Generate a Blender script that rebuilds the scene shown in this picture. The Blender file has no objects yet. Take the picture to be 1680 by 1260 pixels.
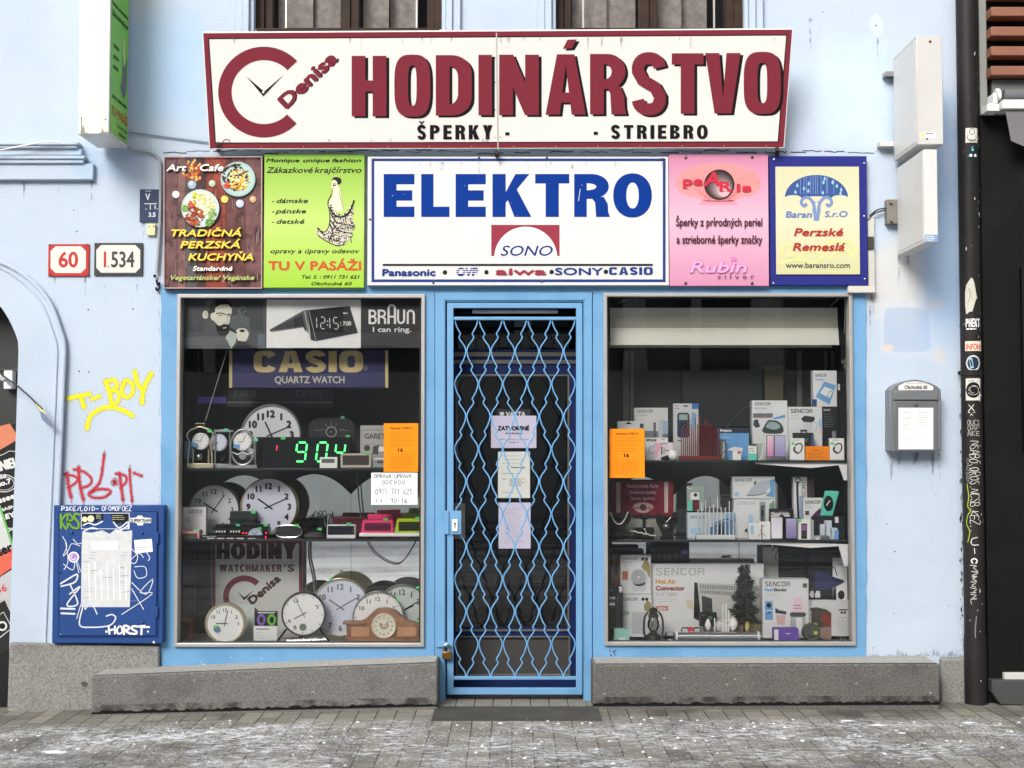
import bpy, math, random, unicodedata
from mathutils import Vector
from mathutils.geometry import tessellate_polygon
random.seed(7)
sc = bpy.context.scene
R = math.radians
# ---------------------------------------------------------------- camera, sky, sun, exposure
F, CX, CY, CAMY = 2250.0, 840.0, 630.0, -7.5
TH = math.atan(95 / F)
FW = Vector((0, math.cos(TH), math.sin(TH))); UP = Vector((0, -math.sin(TH), math.cos(TH)))
def ray(px, py): return Vector((px - CX, 0, 0)) + UP * (CY - py) + FW * F
_d = ray(840, 1150)
CAM = Vector((0, CAMY, _d.z / _d.y * CAMY))
def P(px, py, y=0.0):
    d = ray(px, py); return CAM + d * ((y - CAMY) / d.y)
cd = bpy.data.cameras.new('camera'); cam = bpy.data.objects.new('camera', cd); sc.collection.objects.link(cam)
cam.location = CAM; cam.rotation_euler = (R(90) + TH, 0, 0)
cd.sensor_width = 36; cd.lens = F / 1680 * 36; cd.clip_start = .05; cd.clip_end = 500; sc.camera = cam
w = bpy.data.worlds.new('World'); sc.world = w; w.use_nodes = True
nt = w.node_tree; bg = nt.nodes['Background']
sky = nt.nodes.new('ShaderNodeTexSky'); sky.sky_type = 'NISHITA'; sky.sun_disc = False
SUN_EL, SUN_AZ = R(33.5), R(204)
sky.sun_elevation = SUN_EL; sky.sun_rotation = SUN_AZ; sky.air_density = 1.2; sky.dust_density = 6; sky.ozone_density = 1.0
hs = nt.nodes.new('ShaderNodeHueSaturation'); hs.inputs['Saturation'].default_value = .3
nt.links.new(sky.outputs[0], hs.inputs['Color']); nt.links.new(hs.outputs[0], bg.inputs[0]); bg.inputs[1].default_value = .13
sl = bpy.data.lights.new('sun', 'SUN'); sl.energy = 1.5; sl.angle = R(24); sl.color = (1, .97, .93)
so = bpy.data.objects.new('sun', sl); sc.collection.objects.link(so)
so.rotation_euler = (R(90) - SUN_EL, 0, R(-24))
so.location = (0, -6, 9)
sc.view_settings.view_transform = 'Standard'; sc.view_settings.look = 'None'; sc.view_settings.gamma = 1
sc.view_settings.exposure = .57
sc.cycles.max_bounces = 10; sc.cycles.transparent_max_bounces = 12; sc.cycles.use_denoising = True
# ---------------------------------------------------------------- materials
def lin(c):
    return tuple(((v / 255) / 12.92 if v / 255 <= .04045 else ((v / 255 + .055) / 1.055) ** 2.4) for v in c[:3]) + (1,)
MATS = {}
def mat(name, c, rough=.55, metal=0, var=.05, scale=6, bump=0, bscale=60, spec=.5, c2=None, cs=3, lo=.5, hi=.62):
    if name in MATS: return MATS[name]
    m = bpy.data.materials.new(name); m.use_nodes = True; MATS[name] = m
    n = m.node_tree; b = n.nodes['Principled BSDF']; L = n.links.new
    b.inputs['Roughness'].default_value = rough; b.inputs['Metallic'].default_value = metal
    b.inputs['Specular IOR Level'].default_value = spec
    tc = n.nodes.new('ShaderNodeTexCoord')
    no = n.nodes.new('ShaderNodeTexNoise'); no.inputs['Scale'].default_value = scale; no.inputs['Detail'].default_value = 6
    L(tc.outputs['Object'], no.inputs['Vector'])
    mr = n.nodes.new('ShaderNodeMapRange'); mr.inputs['From Min'].default_value = .3; mr.inputs['From Max'].default_value = .7
    mr.inputs['To Min'].default_value = 1 - var; mr.inputs['To Max'].default_value = 1 + var; L(no.outputs['Fac'], mr.inputs['Value'])
    mx = n.nodes.new('ShaderNodeMix'); mx.data_type = 'RGBA'; mx.blend_type = 'MULTIPLY'; mx.inputs['Factor'].default_value = 1
    mx.inputs['A'].default_value = lin(c); L(mr.outputs[0], mx.inputs['B'])
    out = mx.outputs['Result']
    if c2 is not None:
        n2 = n.nodes.new('ShaderNodeTexNoise'); n2.inputs['Scale'].default_value = cs; n2.inputs['Detail'].default_value = 8; n2.inputs['Roughness'].default_value = .65
        L(tc.outputs['Object'], n2.inputs['Vector'])
        m2 = n.nodes.new('ShaderNodeMapRange'); m2.inputs['From Min'].default_value = lo; m2.inputs['From Max'].default_value = hi; L(n2.outputs['Fac'], m2.inputs['Value'])
        mb = n.nodes.new('ShaderNodeMix'); mb.data_type = 'RGBA'; L(m2.outputs[0], mb.inputs['Factor']); L(out, mb.inputs['A']); mb.inputs['B'].default_value = lin(c2); out = mb.outputs['Result']
    L(out, b.inputs['Base Color'])
    if bump:
        nb = n.nodes.new('ShaderNodeTexNoise'); nb.inputs['Scale'].default_value = bscale; nb.inputs['Detail'].default_value = 5
        L(tc.outputs['Object'], nb.inputs['Vector'])
        bu = n.nodes.new('ShaderNodeBump'); bu.inputs['Strength'].default_value = bump; bu.inputs['Distance'].default_value = .01
        L(nb.outputs['Fac'], bu.inputs['Height']); L(bu.outputs[0], b.inputs['Normal'])
    return m
def ink(c, rough=.5):
    return mat('ink_%02x%02x%02x_%d' % (c[0], c[1], c[2], rough * 10), c, rough + .1, var=.03, scale=20, spec=.22)
def glow(name, c, s):
    if name in MATS: return MATS[name]
    m = mat(name, c, .4); b = m.node_tree.nodes['Principled BSDF']
    b.inputs['Emission Color'].default_value = lin(c); b.inputs['Emission Strength'].default_value = s
    return m
def mist(name, c, al, sc_=260):
    if name in MATS: return MATS[name]
    m = mat(name, c, .8); n = m.node_tree; b = n.nodes['Principled BSDF']; tc = n.nodes.new('ShaderNodeTexCoord'); no = n.nodes.new('ShaderNodeTexNoise'); no.inputs['Scale'].default_value = sc_; no.inputs['Detail'].default_value = 4; mr = n.nodes.new('ShaderNodeMapRange'); mr.inputs['From Min'].default_value = .4; mr.inputs['From Max'].default_value = .65; mr.inputs['To Max'].default_value = al
    n.links.new(tc.outputs['Object'], no.inputs['Vector']); n.links.new(no.outputs['Fac'], mr.inputs['Value']); n.links.new(mr.outputs[0], b.inputs['Alpha']); return m
def glassmat(name, ior=1.5, tint=(1, 1, 1, 1), rough=0.0, dust=0):
    if name in MATS: return MATS[name]
    m = bpy.data.materials.new(name); m.use_nodes = True; MATS[name] = m; n = m.node_tree; n.nodes.clear()
    o = n.nodes.new('ShaderNodeOutputMaterial'); t = n.nodes.new('ShaderNodeBsdfTransparent'); g = n.nodes.new('ShaderNodeBsdfGlossy')
    fr = n.nodes.new('ShaderNodeFresnel'); mx = n.nodes.new('ShaderNodeMixShader'); fr.inputs['IOR'].default_value = ior
    t.inputs['Color'].default_value = tint; g.inputs['Roughness'].default_value = rough
    tc = n.nodes.new('ShaderNodeTexCoord'); no = n.nodes.new('ShaderNodeTexNoise'); no.inputs['Scale'].default_value = 1.3
    bu = n.nodes.new('ShaderNodeBump'); bu.inputs['Strength'].default_value = .02; bu.inputs['Distance'].default_value = .05
    n.links.new(tc.outputs['Object'], no.inputs['Vector']); n.links.new(no.outputs['Fac'], bu.inputs['Height']); n.links.new(bu.outputs[0], g.inputs['Normal'])
    n.links.new(fr.outputs[0], mx.inputs[0]); n.links.new(t.outputs[0], mx.inputs[1]); n.links.new(g.outputs[0], mx.inputs[2])
    if dust:
        mp = n.nodes.new('ShaderNodeMapping'); mp.inputs['Scale'].default_value = (2.6, 1, .7); n.links.new(tc.outputs['Object'], mp.inputs['Vector'])
        nd = n.nodes.new('ShaderNodeTexNoise'); nd.inputs['Scale'].default_value = 1.6; nd.inputs['Detail'].default_value = 7; nd.inputs['Roughness'].default_value = .62; n.links.new(mp.outputs[0], nd.inputs['Vector'])
        mr = n.nodes.new('ShaderNodeMapRange'); mr.inputs['From Min'].default_value = .38; mr.inputs['From Max'].default_value = .72; mr.inputs['To Max'].default_value = dust; n.links.new(nd.outputs['Fac'], mr.inputs['Value'])
        df = n.nodes.new('ShaderNodeBsdfDiffuse'); df.inputs['Color'].default_value = (.7, .72, .7, 1); m2 = n.nodes.new('ShaderNodeMixShader')
        n.links.new(mr.outputs[0], m2.inputs[0]); n.links.new(mx.outputs[0], m2.inputs[1]); n.links.new(df.outputs[0], m2.inputs[2]); mx = m2
    n.links.new(mx.outputs[0], o.inputs[0])
    return m
# ---------------------------------------------------------------- mesh builder
ORG = {}
class MB:
    def __init__(s): s.v = []; s.f = []; s.mi = []; s.ms = []
    def add(s, vs, fs, m):
        if m not in s.ms: s.ms.append(m)
        k = s.ms.index(m); b = len(s.v); s.v += [tuple(v) for v in vs]
        for f in fs: s.f.append([b + i for i in f]); s.mi.append(k)
        return s
    def box(s, x0, x1, y0, y1, z0, z1, m):
        v = [(x, y, z) for x in (x0, x1) for y in (y0, y1) for z in (z0, z1)]
        return s.add(v, [(0, 1, 3, 2), (4, 6, 7, 5), (0, 4, 5, 1), (2, 3, 7, 6), (0, 2, 6, 4), (1, 5, 7, 3)], m)
    def pbox(s, x0, y0, x1, y1, ya, yb, m):      # a box whose front (depth ya) has these picture corners
        mx, my = (x0 + x1) / 2, (y0 + y1) / 2
        return s.box(P(x0, my, ya).x, P(x1, my, ya).x, ya, yb, P(mx, y1, ya).z, P(mx, y0, ya).z, m)
    def prism(s, loops, y0, y1, m):              # loops [(x,z)...]: outer then holes, front at y0
        n = [len(l) for l in loops]; fl = [p for l in loops for p in l]
        tr = tessellate_polygon([[Vector((x, z, 0)) for x, z in l] for l in loops])
        N = len(fl); v = [(x, y0, z) for x, z in fl] + [(x, y1, z) for x, z in fl]; f = []
        for t in tr:
            a, b_, c = [Vector(fl[i]) for i in t]
            cr = (b_ - a).x * (c - a).y - (b_ - a).y * (c - a).x
            if abs(cr) < 1e-12: continue
            t = list(t) if cr > 0 else list(t)[::-1]
            f.append(t); f.append([i + N for i in t][::-1])
        b = 0
        for li, k in enumerate(n):
            l = loops[li]; ar = sum(l[i][0] * l[(i + 1) % k][1] - l[(i + 1) % k][0] * l[i][1] for i in range(k))
            ccw = (ar > 0) == (li == 0)
            for i in range(k):
                q = [b + i, b + i + N, b + (i + 1) % k + N, b + (i + 1) % k]
                f.append(q if ccw else q[::-1])
            b += k
        return s.add(v, f, m)
    def tube(s, pts, r, m, n=8, closed=False, cap=True):
        pts = [Vector(p) for p in pts]; K = len(pts); vs = []
        up = Vector((0, 0, 1)); prev = None
        for i, p in enumerate(pts):
            a = pts[i - 1] if (i > 0 or closed) else p; b = pts[(i + 1) % K] if (i < K - 1 or closed) else p
            d = (b - a); d = d.normalized() if d.length > 1e-9 else Vector((0, 0, 1))
            if prev is None:
                u = d.cross(Vector((0, 1, 0)));
                if u.length < .1: u = d.cross(Vector((1, 0, 0)))
            else: u = prev - d * prev.dot(d)
            u.normalize(); prev = u; q = d.cross(u); rr = r[i] if isinstance(r, (list, tuple)) else r
            for k in range(n):
                an = 2 * math.pi * k / n; vs.append(p + (u * math.cos(an) + q * math.sin(an)) * rr)
        fs = []
        for i in range(K if closed else K - 1):
            j = (i + 1) % K
            for k in range(n): fs.append((i * n + k, i * n + (k + 1) % n, j * n + (k + 1) % n, j * n + k))
        if cap and not closed: fs.append(tuple(range(n))[::-1]); fs.append(tuple((K - 1) * n + k for k in range(n)))
        return s.add(vs, fs, m)
    def lathe(s, prof, c, m, axis='z', n=24, sx=1, sy=1):   # prof [(r,h)]
        vs = []; fs = []; c = Vector(c)
        for r, h in prof:
            for k in range(n):
                a = 2 * math.pi * k / n; x, y = r * math.cos(a) * sx, r * math.sin(a) * sy
                vs.append(c + (Vector((x, y, h)) if axis == 'z' else (Vector((x, h, y)) if axis == 'y' else Vector((h, x, y)))))
        for i in range(len(prof) - 1):
            for k in range(n):
                q = (i * n + k, i * n + (k + 1) % n, (i + 1) * n + (k + 1) % n, (i + 1) * n + k)
                fs.append(q if axis in 'zx' else q[::-1])
        if prof[0][0] > 1e-6: fs.append(tuple(range(n))[::-1] if axis in 'zx' else tuple(range(n)))
        if prof[-1][0] > 1e-6: t = tuple((len(prof) - 1) * n + k for k in range(n)); fs.append(t if axis in 'zx' else t[::-1])
        return s.add(vs, fs, m)
    def ball(s, c, r, m, n=12, sz=1):
        return s.lathe([(max(r * math.sin(math.pi * i / 8), 1e-5), -r * math.cos(math.pi * i / 8) * sz) for i in range(9)], c, m, 'z', n)
    def build(s, name, parent=None, label=None, cat=None, group=None, kind=None, bevel=0, smooth=True, org=None):
        me = bpy.data.meshes.new(name)
        if parent is not None: o0 = ORG[parent.name]
        else:
            xs, ys, zs = zip(*s.v); o0 = Vector(((min(xs) + max(xs)) / 2, (min(ys) + max(ys)) / 2, min(zs)))
        if org: o0 = Vector(org)
        me.from_pydata([(x - o0.x, y - o0.y, z - o0.z) for x, y, z in s.v], [], s.f)
        for m in s.ms: me.materials.append(m)
        me.polygons.foreach_set('material_index', s.mi); me.update()
        if smooth:
            me.shade_smooth(); me.set_sharp_from_angle(angle=R(35))
        o = bpy.data.objects.new(name, me); sc.collection.objects.link(o); ORG[o.name] = o0
        if parent is None: o.location = o0
        else: o.parent = parent
        if bevel:
            b = o.modifiers.new('bevel', 'BEVEL'); b.width = bevel; b.segments = 2; b.limit_method = 'ANGLE'; b.angle_limit = R(50); b.harden_normals = False
        tag(o, label, cat, group, kind); return o
def tag(o, label=None, cat=None, group=None, kind=None):
    for k, v in (('label', label), ('category', cat), ('group', group), ('kind', kind)):
        if v: o[k] = v
    return o
def empty(name, loc, label, cat, group=None):
    o = bpy.data.objects.new(name, None); sc.collection.objects.link(o); o.location = loc; ORG[o.name] = Vector(loc); o.empty_display_size = .1
    return tag(o, label, cat, group)
# ---------------------------------------------------------------- lettering
_GL, _ADV = {}, {}
def _raw(s):
    c = bpy.data.curves.new('t', 'FONT'); c.body = s; c.resolution_u = 3
    o = bpy.data.objects.new('t', c); me = bpy.data.meshes.new_from_object(o)
    r = ([(v.co.x, v.co.y) for v in me.vertices], [list(p.vertices) for p in me.polygons])
    bpy.data.objects.remove(o); bpy.data.curves.remove(c); bpy.data.meshes.remove(me); return r
def _wid(s):
    v = _raw(s)[0]; return max(x for x, y in v) - min(x for x, y in v)
def glyph(ch):
    if ch not in _GL:
        _GL[ch] = ([], []) if ch == ' ' else _raw(ch)
        _ADV[ch] = .3 if ch == ' ' else _wid('H' + ch + 'H') - _wid('HH')
    return _GL[ch], _ADV[ch]
MARK = {'\u030c': [(-.13, .17), (-.075, .17), (0, .07), (.075, .17), (.13, .17), (.035, 0), (-.035, 0)],
        '\u0301': [(-.05, 0), (.02, 0), (.13, .17), (.04, .17)]}
def layout(s, sp=0):
    out = []; x = 0
    for ch in unicodedata.normalize('NFD', s):
        if ch in MARK:
            b, (gx0, gx1, gt) = out[-1][2], out[-1][3]
            mk = MARK[ch]; cx = (gx0 + gx1) / 2 + (.06 if out[-1][4] in 'dtl' else 0)
            out.append(([(px + cx, py + gt + .05) for px, py in mk], [list(range(len(mk)))], b, (gx0, gx1, gt), ' ')); continue
        if ch == '\u0131': ch = 'i'
        (v, f), a = glyph(ch)
        vv = [(px + x, py) for px, py in v]
        bx = (min(p[0] for p in vv), max(p[0] for p in vv), max(p[1] for p in vv)) if vv else (x, x, .5)
        if ch in 'ij': bx = (bx[0], bx[1], .53)
        out.append((vv, f, x, bx, ch)); x += a + sp
    return out
# block capitals: each glyph a list of [outer, holes...] in a box w x 1
def arc(cx, cy, rx, ry, a0, a1, n=10, e=2.0):
    o = []
    for i in range(n + 1):
        a = R(a0 + (a1 - a0) * i / n); c, s_ = math.cos(a), math.sin(a)
        o.append((cx + rx * math.copysign(abs(c) ** (2 / e), c), cy + ry * math.copysign(abs(s_) ** (2 / e), s_)))
    return o
def rib(pts, t):
    L_, R_ = [], []
    for i, p in enumerate(pts):
        a = pts[max(i - 1, 0)]; b = pts[min(i + 1, len(pts) - 1)]; dx, dy = b[0] - a[0], b[1] - a[1]; l = math.hypot(dx, dy) or 1
        nx, ny = -dy / l * t / 2, dx / l * t / 2; L_.append((p[0] + nx, p[1] + ny)); R_.append((p[0] - nx, p[1] - ny))
    return [L_ + R_[::-1]]
def rc(x0, y0, x1, y1): return [[(x0, y0), (x1, y0), (x1, y1), (x0, y1)]]
def oval(x0, y0, x1, y1, e, n=40): return arc((x0 + x1) / 2, (y0 + y1) / 2, (x1 - x0) / 2, (y1 - y0) / 2, 0, 360 - 360 / n, n - 1, e)
def dsh(x0, y0, x1, y1, r, ry=None):
    ry = ry or min(r, (y1 - y0) / 2); r = min(r, x1 - x0)
    return [(x0, y0)] + arc(x1 - r, y0 + ry, r, ry, -90, 0, 8) + arc(x1 - r, y1 - ry, r, ry, 0, 90, 8) + [(x0, y1)]
BW = dict(I=0, E=.52, F=.5, L=.5, T=.58, M=.86, W=.95, O=.66, C=.62, G=.66, J=.45, K=.64, A=.66, V=.64, N=.62, S=.58)
def blk(ch, t, h, wide, e):
    w_ = t if ch == 'I' else BW.get(ch, .6) * wide
    if ch == 'I': g = [rc(0, 0, t, 1)]
    elif ch == 'H': g = [rc(0, 0, t, 1), rc(w_ - t, 0, w_, 1), rc(t, .5 - h / 2, w_ - t, .5 + h / 2)]
    elif ch == 'L': g = [rc(0, 0, t, 1), rc(t, 0, w_, h)]
    elif ch in 'EF': g = [rc(0, 0, t, 1), rc(t, 1 - h, w_, 1), rc(t, .5 - h / 2, w_ * .93, .5 + h / 2)] + ([rc(t, 0, w_, h)] if ch == 'E' else [])
    elif ch == 'T': g = [rc(0, 1 - h, w_, 1), rc(w_ / 2 - t / 2, 0, w_ / 2 + t / 2, 1 - h)]
    elif ch == 'O' or ch == '0': g = [[oval(0, -.015, w_, 1.015, e), oval(t, h * .9, w_ - t, 1 - h * .9, e)]]
    elif ch == 'Q': g = [[oval(0, -.015, w_, 1.015, e), oval(t, h * .9, w_ - t, 1 - h * .9, e)], [[(w_ * .5, .25), (w_ * .65, .33), (w_, 0), (w_ * .8, -.06)]]]
    elif ch == 'D': g = [[dsh(0, 0, w_, 1, w_ * .55, .3), dsh(t, h, w_ - t, 1 - h, w_ * .3, .18)]]
    elif ch in 'PR':
        g = [[dsh(0, .42, w_, 1, w_ * .5), dsh(t, .42 + h * .85, w_ - t, 1 - h * .9, w_ * .25)], rc(0, 0, t, .42)]
        if ch == 'R': g.append([[(w_ - t * 1.02, 0), (w_ * 1.03, 0), (w_ * .98, .12), (w_ * .97, .3), (w_ * .85, .47), (w_ * .5, .44), (w_ - t * 1.1, .34)]])
    elif ch == 'B': g = [[dsh(0, .5, w_ * .95, 1, w_ * .5), dsh(t, .5 + h * .45, w_ * .95 - t, 1 - h * .9, w_ * .25)], [dsh(0, 0, w_, .5, w_ * .5), dsh(t, h * .9, w_ - t, .5 - h * .4, w_ * .25)]]
    elif ch == 'N': g = [rc(0, 0, t, 1), rc(w_ - t, 0, w_, 1), [[(0, 1), (t * 1.02, 1), (w_, 0), (w_ - t * 1.02, 0)]]]
    elif ch == 'M': g = [rc(0, 0, t, 1), rc(w_ - t, 0, w_, 1), [[(0, 1), (t * 1.1, 1), (w_ / 2 + t * .45, 0), (w_ / 2 - t * .45, 0)]], [[(w_, 1), (w_ - t * 1.1, 1), (w_ / 2 - t * .45, 0), (w_ / 2 + t * .45, 0)]]]
    elif ch == 'A':
        a = t * 1.03
        g = [[[(0, 0), (a, 0), (w_ / 2 + .02, 1), (w_ / 2 - a * .62, 1)]], [[(w_, 0), (w_ - a, 0), (w_ / 2 - .02, 1), (w_ / 2 + a * .62, 1)]], rc(w_ * .28, .2, w_ * .72, .2 + h * .9)]
    elif ch == 'V': a = t * 1.03; g = [[[(0, 1), (a, 1), (w_ / 2 + .02, 0), (w_ / 2 - a * .6, 0)]], [[(w_, 1), (w_ - a, 1), (w_ / 2 - .02, 0), (w_ / 2 + a * .6, 0)]]]
    elif ch == 'W':
        g = []
        for x0, x1 in ((0, .27), (.5, .27), (.5, .73), (1, .73)):
            a = t * .55; g.append([[(x0 * w_ - a + (a if x0 == 0 else 0) - (a if x0 == 1 else 0), 1), (x0 * w_ + a + (a if x0 == 0 else 0) - (a if x0 == 1 else 0), 1), (x1 * w_ + a * .95, 0), (x1 * w_ - a * .95, 0)]])
    elif ch == 'Y': g = [rc(w_ / 2 - t / 2, 0, w_ / 2 + t / 2, .46), [[(0, 1), (t * 1.1, 1), (w_ / 2 + t / 2, .42), (w_ / 2 - t / 2, .42)]], [[(w_, 1), (w_ - t * 1.1, 1), (w_ / 2 - t / 2, .42), (w_ / 2 + t / 2, .42)]]]
    elif ch == 'K': g = [rc(0, 0, t, 1), [[(t, .33), (t, .58), (w_ - t * 1.12, 1), (w_ * .98, 1)]], [[(w_ - t * 1.2, 0), (w_ * 1.03, 0), (w_ * .62, .68), (w_ * .36, .5)]]]
    elif ch == 'Z': g = [rc(0, 1 - h, w_, 1), rc(0, 0, w_, h), [[(0, h), (t * 1.15, h), (w_, 1 - h), (w_ - t * 1.15, 1 - h)]]]
    elif ch == 'U': g = [[[(0, 1)] + arc(w_ / 2, .36, w_ / 2, .375, 180, 360, 16, e) + [(w_, 1), (w_ - t, 1)] + arc(w_ / 2, .36, w_ / 2 - t, .375 - h, 360, 180, 16, e) + [(t, 1)]]]
    elif ch in 'CG':
        a0 = 38 if e < 2.4 else 24
        g = [[arc(w_ / 2, .5, w_ / 2, .515, a0, 360 - a0, 30, e) + arc(w_ / 2, .5, w_ / 2 - t, .515 - h * 1.02, 360 - a0, a0, 30, e)]]
        if ch == 'G': g.append(rc(w_ * .55, .36, w_, .36 + h * .8)); g.append(rc(w_ - t, .14, w_, .36))
    elif ch == 'S':
        c = w_ / 2; rx = c - t / 2; hh = h * .98; ry = (1.03 - hh) / 4; k = .515 - hh / 2
        top = arc(c, .5 + ry, rx, ry, 12, 180, 12, min(2.4, max(2, e * .85))); mid = [(c - rx * .55, .5 + ry * .28), (c + rx * .55, .5 - ry * .28)]; bot = arc(c, .5 - ry, rx, ry, 0, -168, 12, min(2.4, max(2, e * .85)))
        g = [rib(top + mid + bot, (t + hh) / 2)]
    elif ch == '-': w_ = .3; g = [rc(0, .32, .3, .32 + h)]
    elif ch == '.': w_ = t; g = [rc(0, 0, t, t)]
    elif ch == 'Z': g = []
    else: g = []; w_ = .3
    return g, w_
HAND = dict(A=[[(0, 1), (.5, 0), (1, 1)], [(.2, .65), (.85, .6)]], B=[[(0, 1), (.05, 0), (.8, .1), (.7, .42), (.1, .5), (.95, .6), (.8, .95), (0, 1)]], C=[[(1, .15), (.4, 0), (0, .5), (.4, 1), (1, .85)]], D=[[(0, 1), (.05, 0), (.9, .3), (.85, .75), (0, 1)]], E=[[(1, .05), (.1, .1), (0, .5), (.1, 1), (1, .9)], [(0, .5), (.8, .48)]], F=[[(1, 0), (.1, .05), (0, 1)], [(.05, .5), (.8, .45)]], H=[[(0, 0), (.05, 1)], [(.95, 0), (.9, 1)], [(.05, .55), (.9, .45)]], I=[[(.5, 0), (.45, 1)]], K=[[(.05, 0), (0, 1)], [(.95, 0), (.1, .55), (1, 1)]], L=[[(.1, 0), (0, .95), (1, 1)]], M=[[(0, 1), (.15, 0), (.5, .7), (.85, 0), (1, 1)]], N=[[(0, 1), (.1, 0), (.9, 1), (1, 0)]], O=[[(.5, 0), (.05, .4), (.3, 1), (.9, .75), (.85, .2), (.5, 0)]], P=[[(.05, 1), (.1, 0), (.9, .15), (.8, .5), (.1, .55)]], R=[[(.05, 1), (.1, 0), (.9, .15), (.75, .48), (.15, .52), (1, 1)]], S=[[(.95, .1), (.3, 0), (.1, .3), (.85, .65), (.7, 1), (0, .9)]], T=[[(0, .05), (1, 0)], [(.5, .05), (.45, 1)]], U=[[(0, 0), (.1, .85), (.6, 1), (.95, .7), (1, 0)]], V=[[(0, 0), (.5, 1), (1, 0)]], Z=[[(0, 0), (1, .05), (0, .95), (1, 1)]])
HAND.update({'0': HAND['O'], '1': [[(.2, .25), (.6, 0), (.55, 1)]], '2': [[(0, .2), (.5, 0), (.9, .3), (0, 1), (1, .95)]], '3': [[(.1, .05), (.9, .15), (.4, .45), (.9, .75), (.1, 1)]], '5': [[(1, 0), (.2, 0), (.15, .45), (.9, .6), (.6, 1), (0, .9)]], '6': [[(.9, 0), (.1, .5), (.3, 1), (.9, .75), (.5, .5), (.1, .7)]], '7': [[(0, 0), (1, .05), (.4, 1)]], '9': [[(.9, .3), (.4, .5), (.1, .2), (.6, 0), (.9, .3), (.8, 1)]], '-': [[(.1, .5), (.9, .48)]], '.': [[(.4, .92), (.55, 1)]], '/': [[(1, 0), (0, 1)]]})
class Art:
    """flat print on a plane: given in picture pixels, laid on the plane y = const (or point + normal)"""
    def __init__(s, y=None, pt=None, nrm=None, gap=.0006):
        s.m = MB(); s.pt = Vector((0, y, 0)) if pt is None else Vector(pt); s.n = Vector((0, -1, 0)) if nrm is None else Vector(nrm).normalized()
        s.gap = gap; s.k = 1; s.tf = None; s.mic = 0; s.wf = None
    def w(s, x, y, e=0):
        if s.tf: x, y = s.tf(x, y)
        if s.wf: return s.wf(x, y) + s.n * (s.gap * s.k + e)
        d = ray(x, y); t = (s.pt - CAM).dot(s.n) / d.dot(s.n); return CAM + d * t + s.n * (s.gap * s.k + e)
    def loops(s, loops, m, e=0):
        fl = [p for l in loops for p in l]; tr = tessellate_polygon([[Vector((x, y, 0)) for x, y in l] for l in loops]); f = []
        for t in tr:
            a, b, c = [fl[i] for i in t]; cr = (b[0] - a[0]) * (c[1] - a[1]) - (b[1] - a[1]) * (c[0] - a[0])
            if abs(cr) > 1e-9: f.append(list(t) if cr < 0 else list(t)[::-1])
        s.m.add([s.w(x, y, e) for x, y in fl], f, m); return s
    def up(s): s.k += 1; return s
    def poly(s, pts, m): return s.loops([pts], m)
    def rect(s, x0, y0, x1, y1, m): return s.loops([[(x0, y0), (x1, y0), (x1, y1), (x0, y1)]], m)
    def frame(s, x0, y0, x1, y1, t, m): return s.loops([[(x0, y0), (x1, y0), (x1, y1), (x0, y1)], [(x0 + t, y0 + t), (x1 - t, y0 + t), (x1 - t, y1 - t), (x0 + t, y1 - t)]], m)
    def disc(s, cx, cy, r, m, ry=None, n=28): return s.loops([arc(cx, cy, r, ry or r, 0, 360 - 360 / n, n - 1)], m)
    def ring(s, cx, cy, r0, r1, m, a0=0, a1=360, n=40):
        if a1 - a0 >= 360: return s.loops([arc(cx, cy, r1, r1, 0, 360 - 360 / n, n - 1), arc(cx, cy, r0, r0, 0, 360 - 360 / n, n - 1)], m)
        return s.loops([arc(cx, cy, r1, r1, a0, a1, n) + arc(cx, cy, r0, r0, a1, a0, n)], m)
    def line(s, pts, t, m, smooth=0, cap=False):
        if smooth: pts = spline(pts, smooth)
        s.mic += 1; e = (s.mic % 9) * 3e-5
        for i in range(len(pts) - 1):
            (xa, ya), (xb, yb) = pts[i], pts[i + 1]
            l = math.hypot(xb - xa, yb - ya) or 1
        lp = rib(pts, t)[0]; n = len(pts); vs = [s.w(x, y, e) for x, y in lp]; fs = [(i, i + 1, 2 * n - 2 - i, 2 * n - 1 - i) for i in range(n - 1)]
        s.m.add(vs, fs, m)
        if cap:
            for (x, y) in (pts[0], pts[-1]): s.loops([arc(x, y, t / 2, t / 2, 0, 330, 11)], m, e + 1.5e-5)
        return s
    def text(s, st, x0, x1, yb, yt, m, bold=0, slant=0, sp=0, fit=True, cap=.72, noise=0):
        lay = layout(st, sp); xs = [x for g in lay for x, y in g[0]]
        if not xs: return s
        a, b = min(xs), max(xs); ky = (yb - yt) / cap; kx = (x1 - x0) / (b - a) if fit else ky
        reps = [(0, 0)] if not bold else [(0, 0), (bold, 0), (-bold, 0), (0, bold), (0, -bold)]
        for ri, (dx, dy) in enumerate(reps):
            for gi, (v, f, gx, bb, ch) in enumerate(lay):
                if not v: continue
                jy = random.uniform(-noise, noise)
                s.m.add([s.w(x0 + (x - a + slant * y) * kx + dx, yb - y * ky + dy + jy, ri * 4e-5) for x, y in v], [q[::-1] if False else q for q in f], m)
        return s
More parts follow.
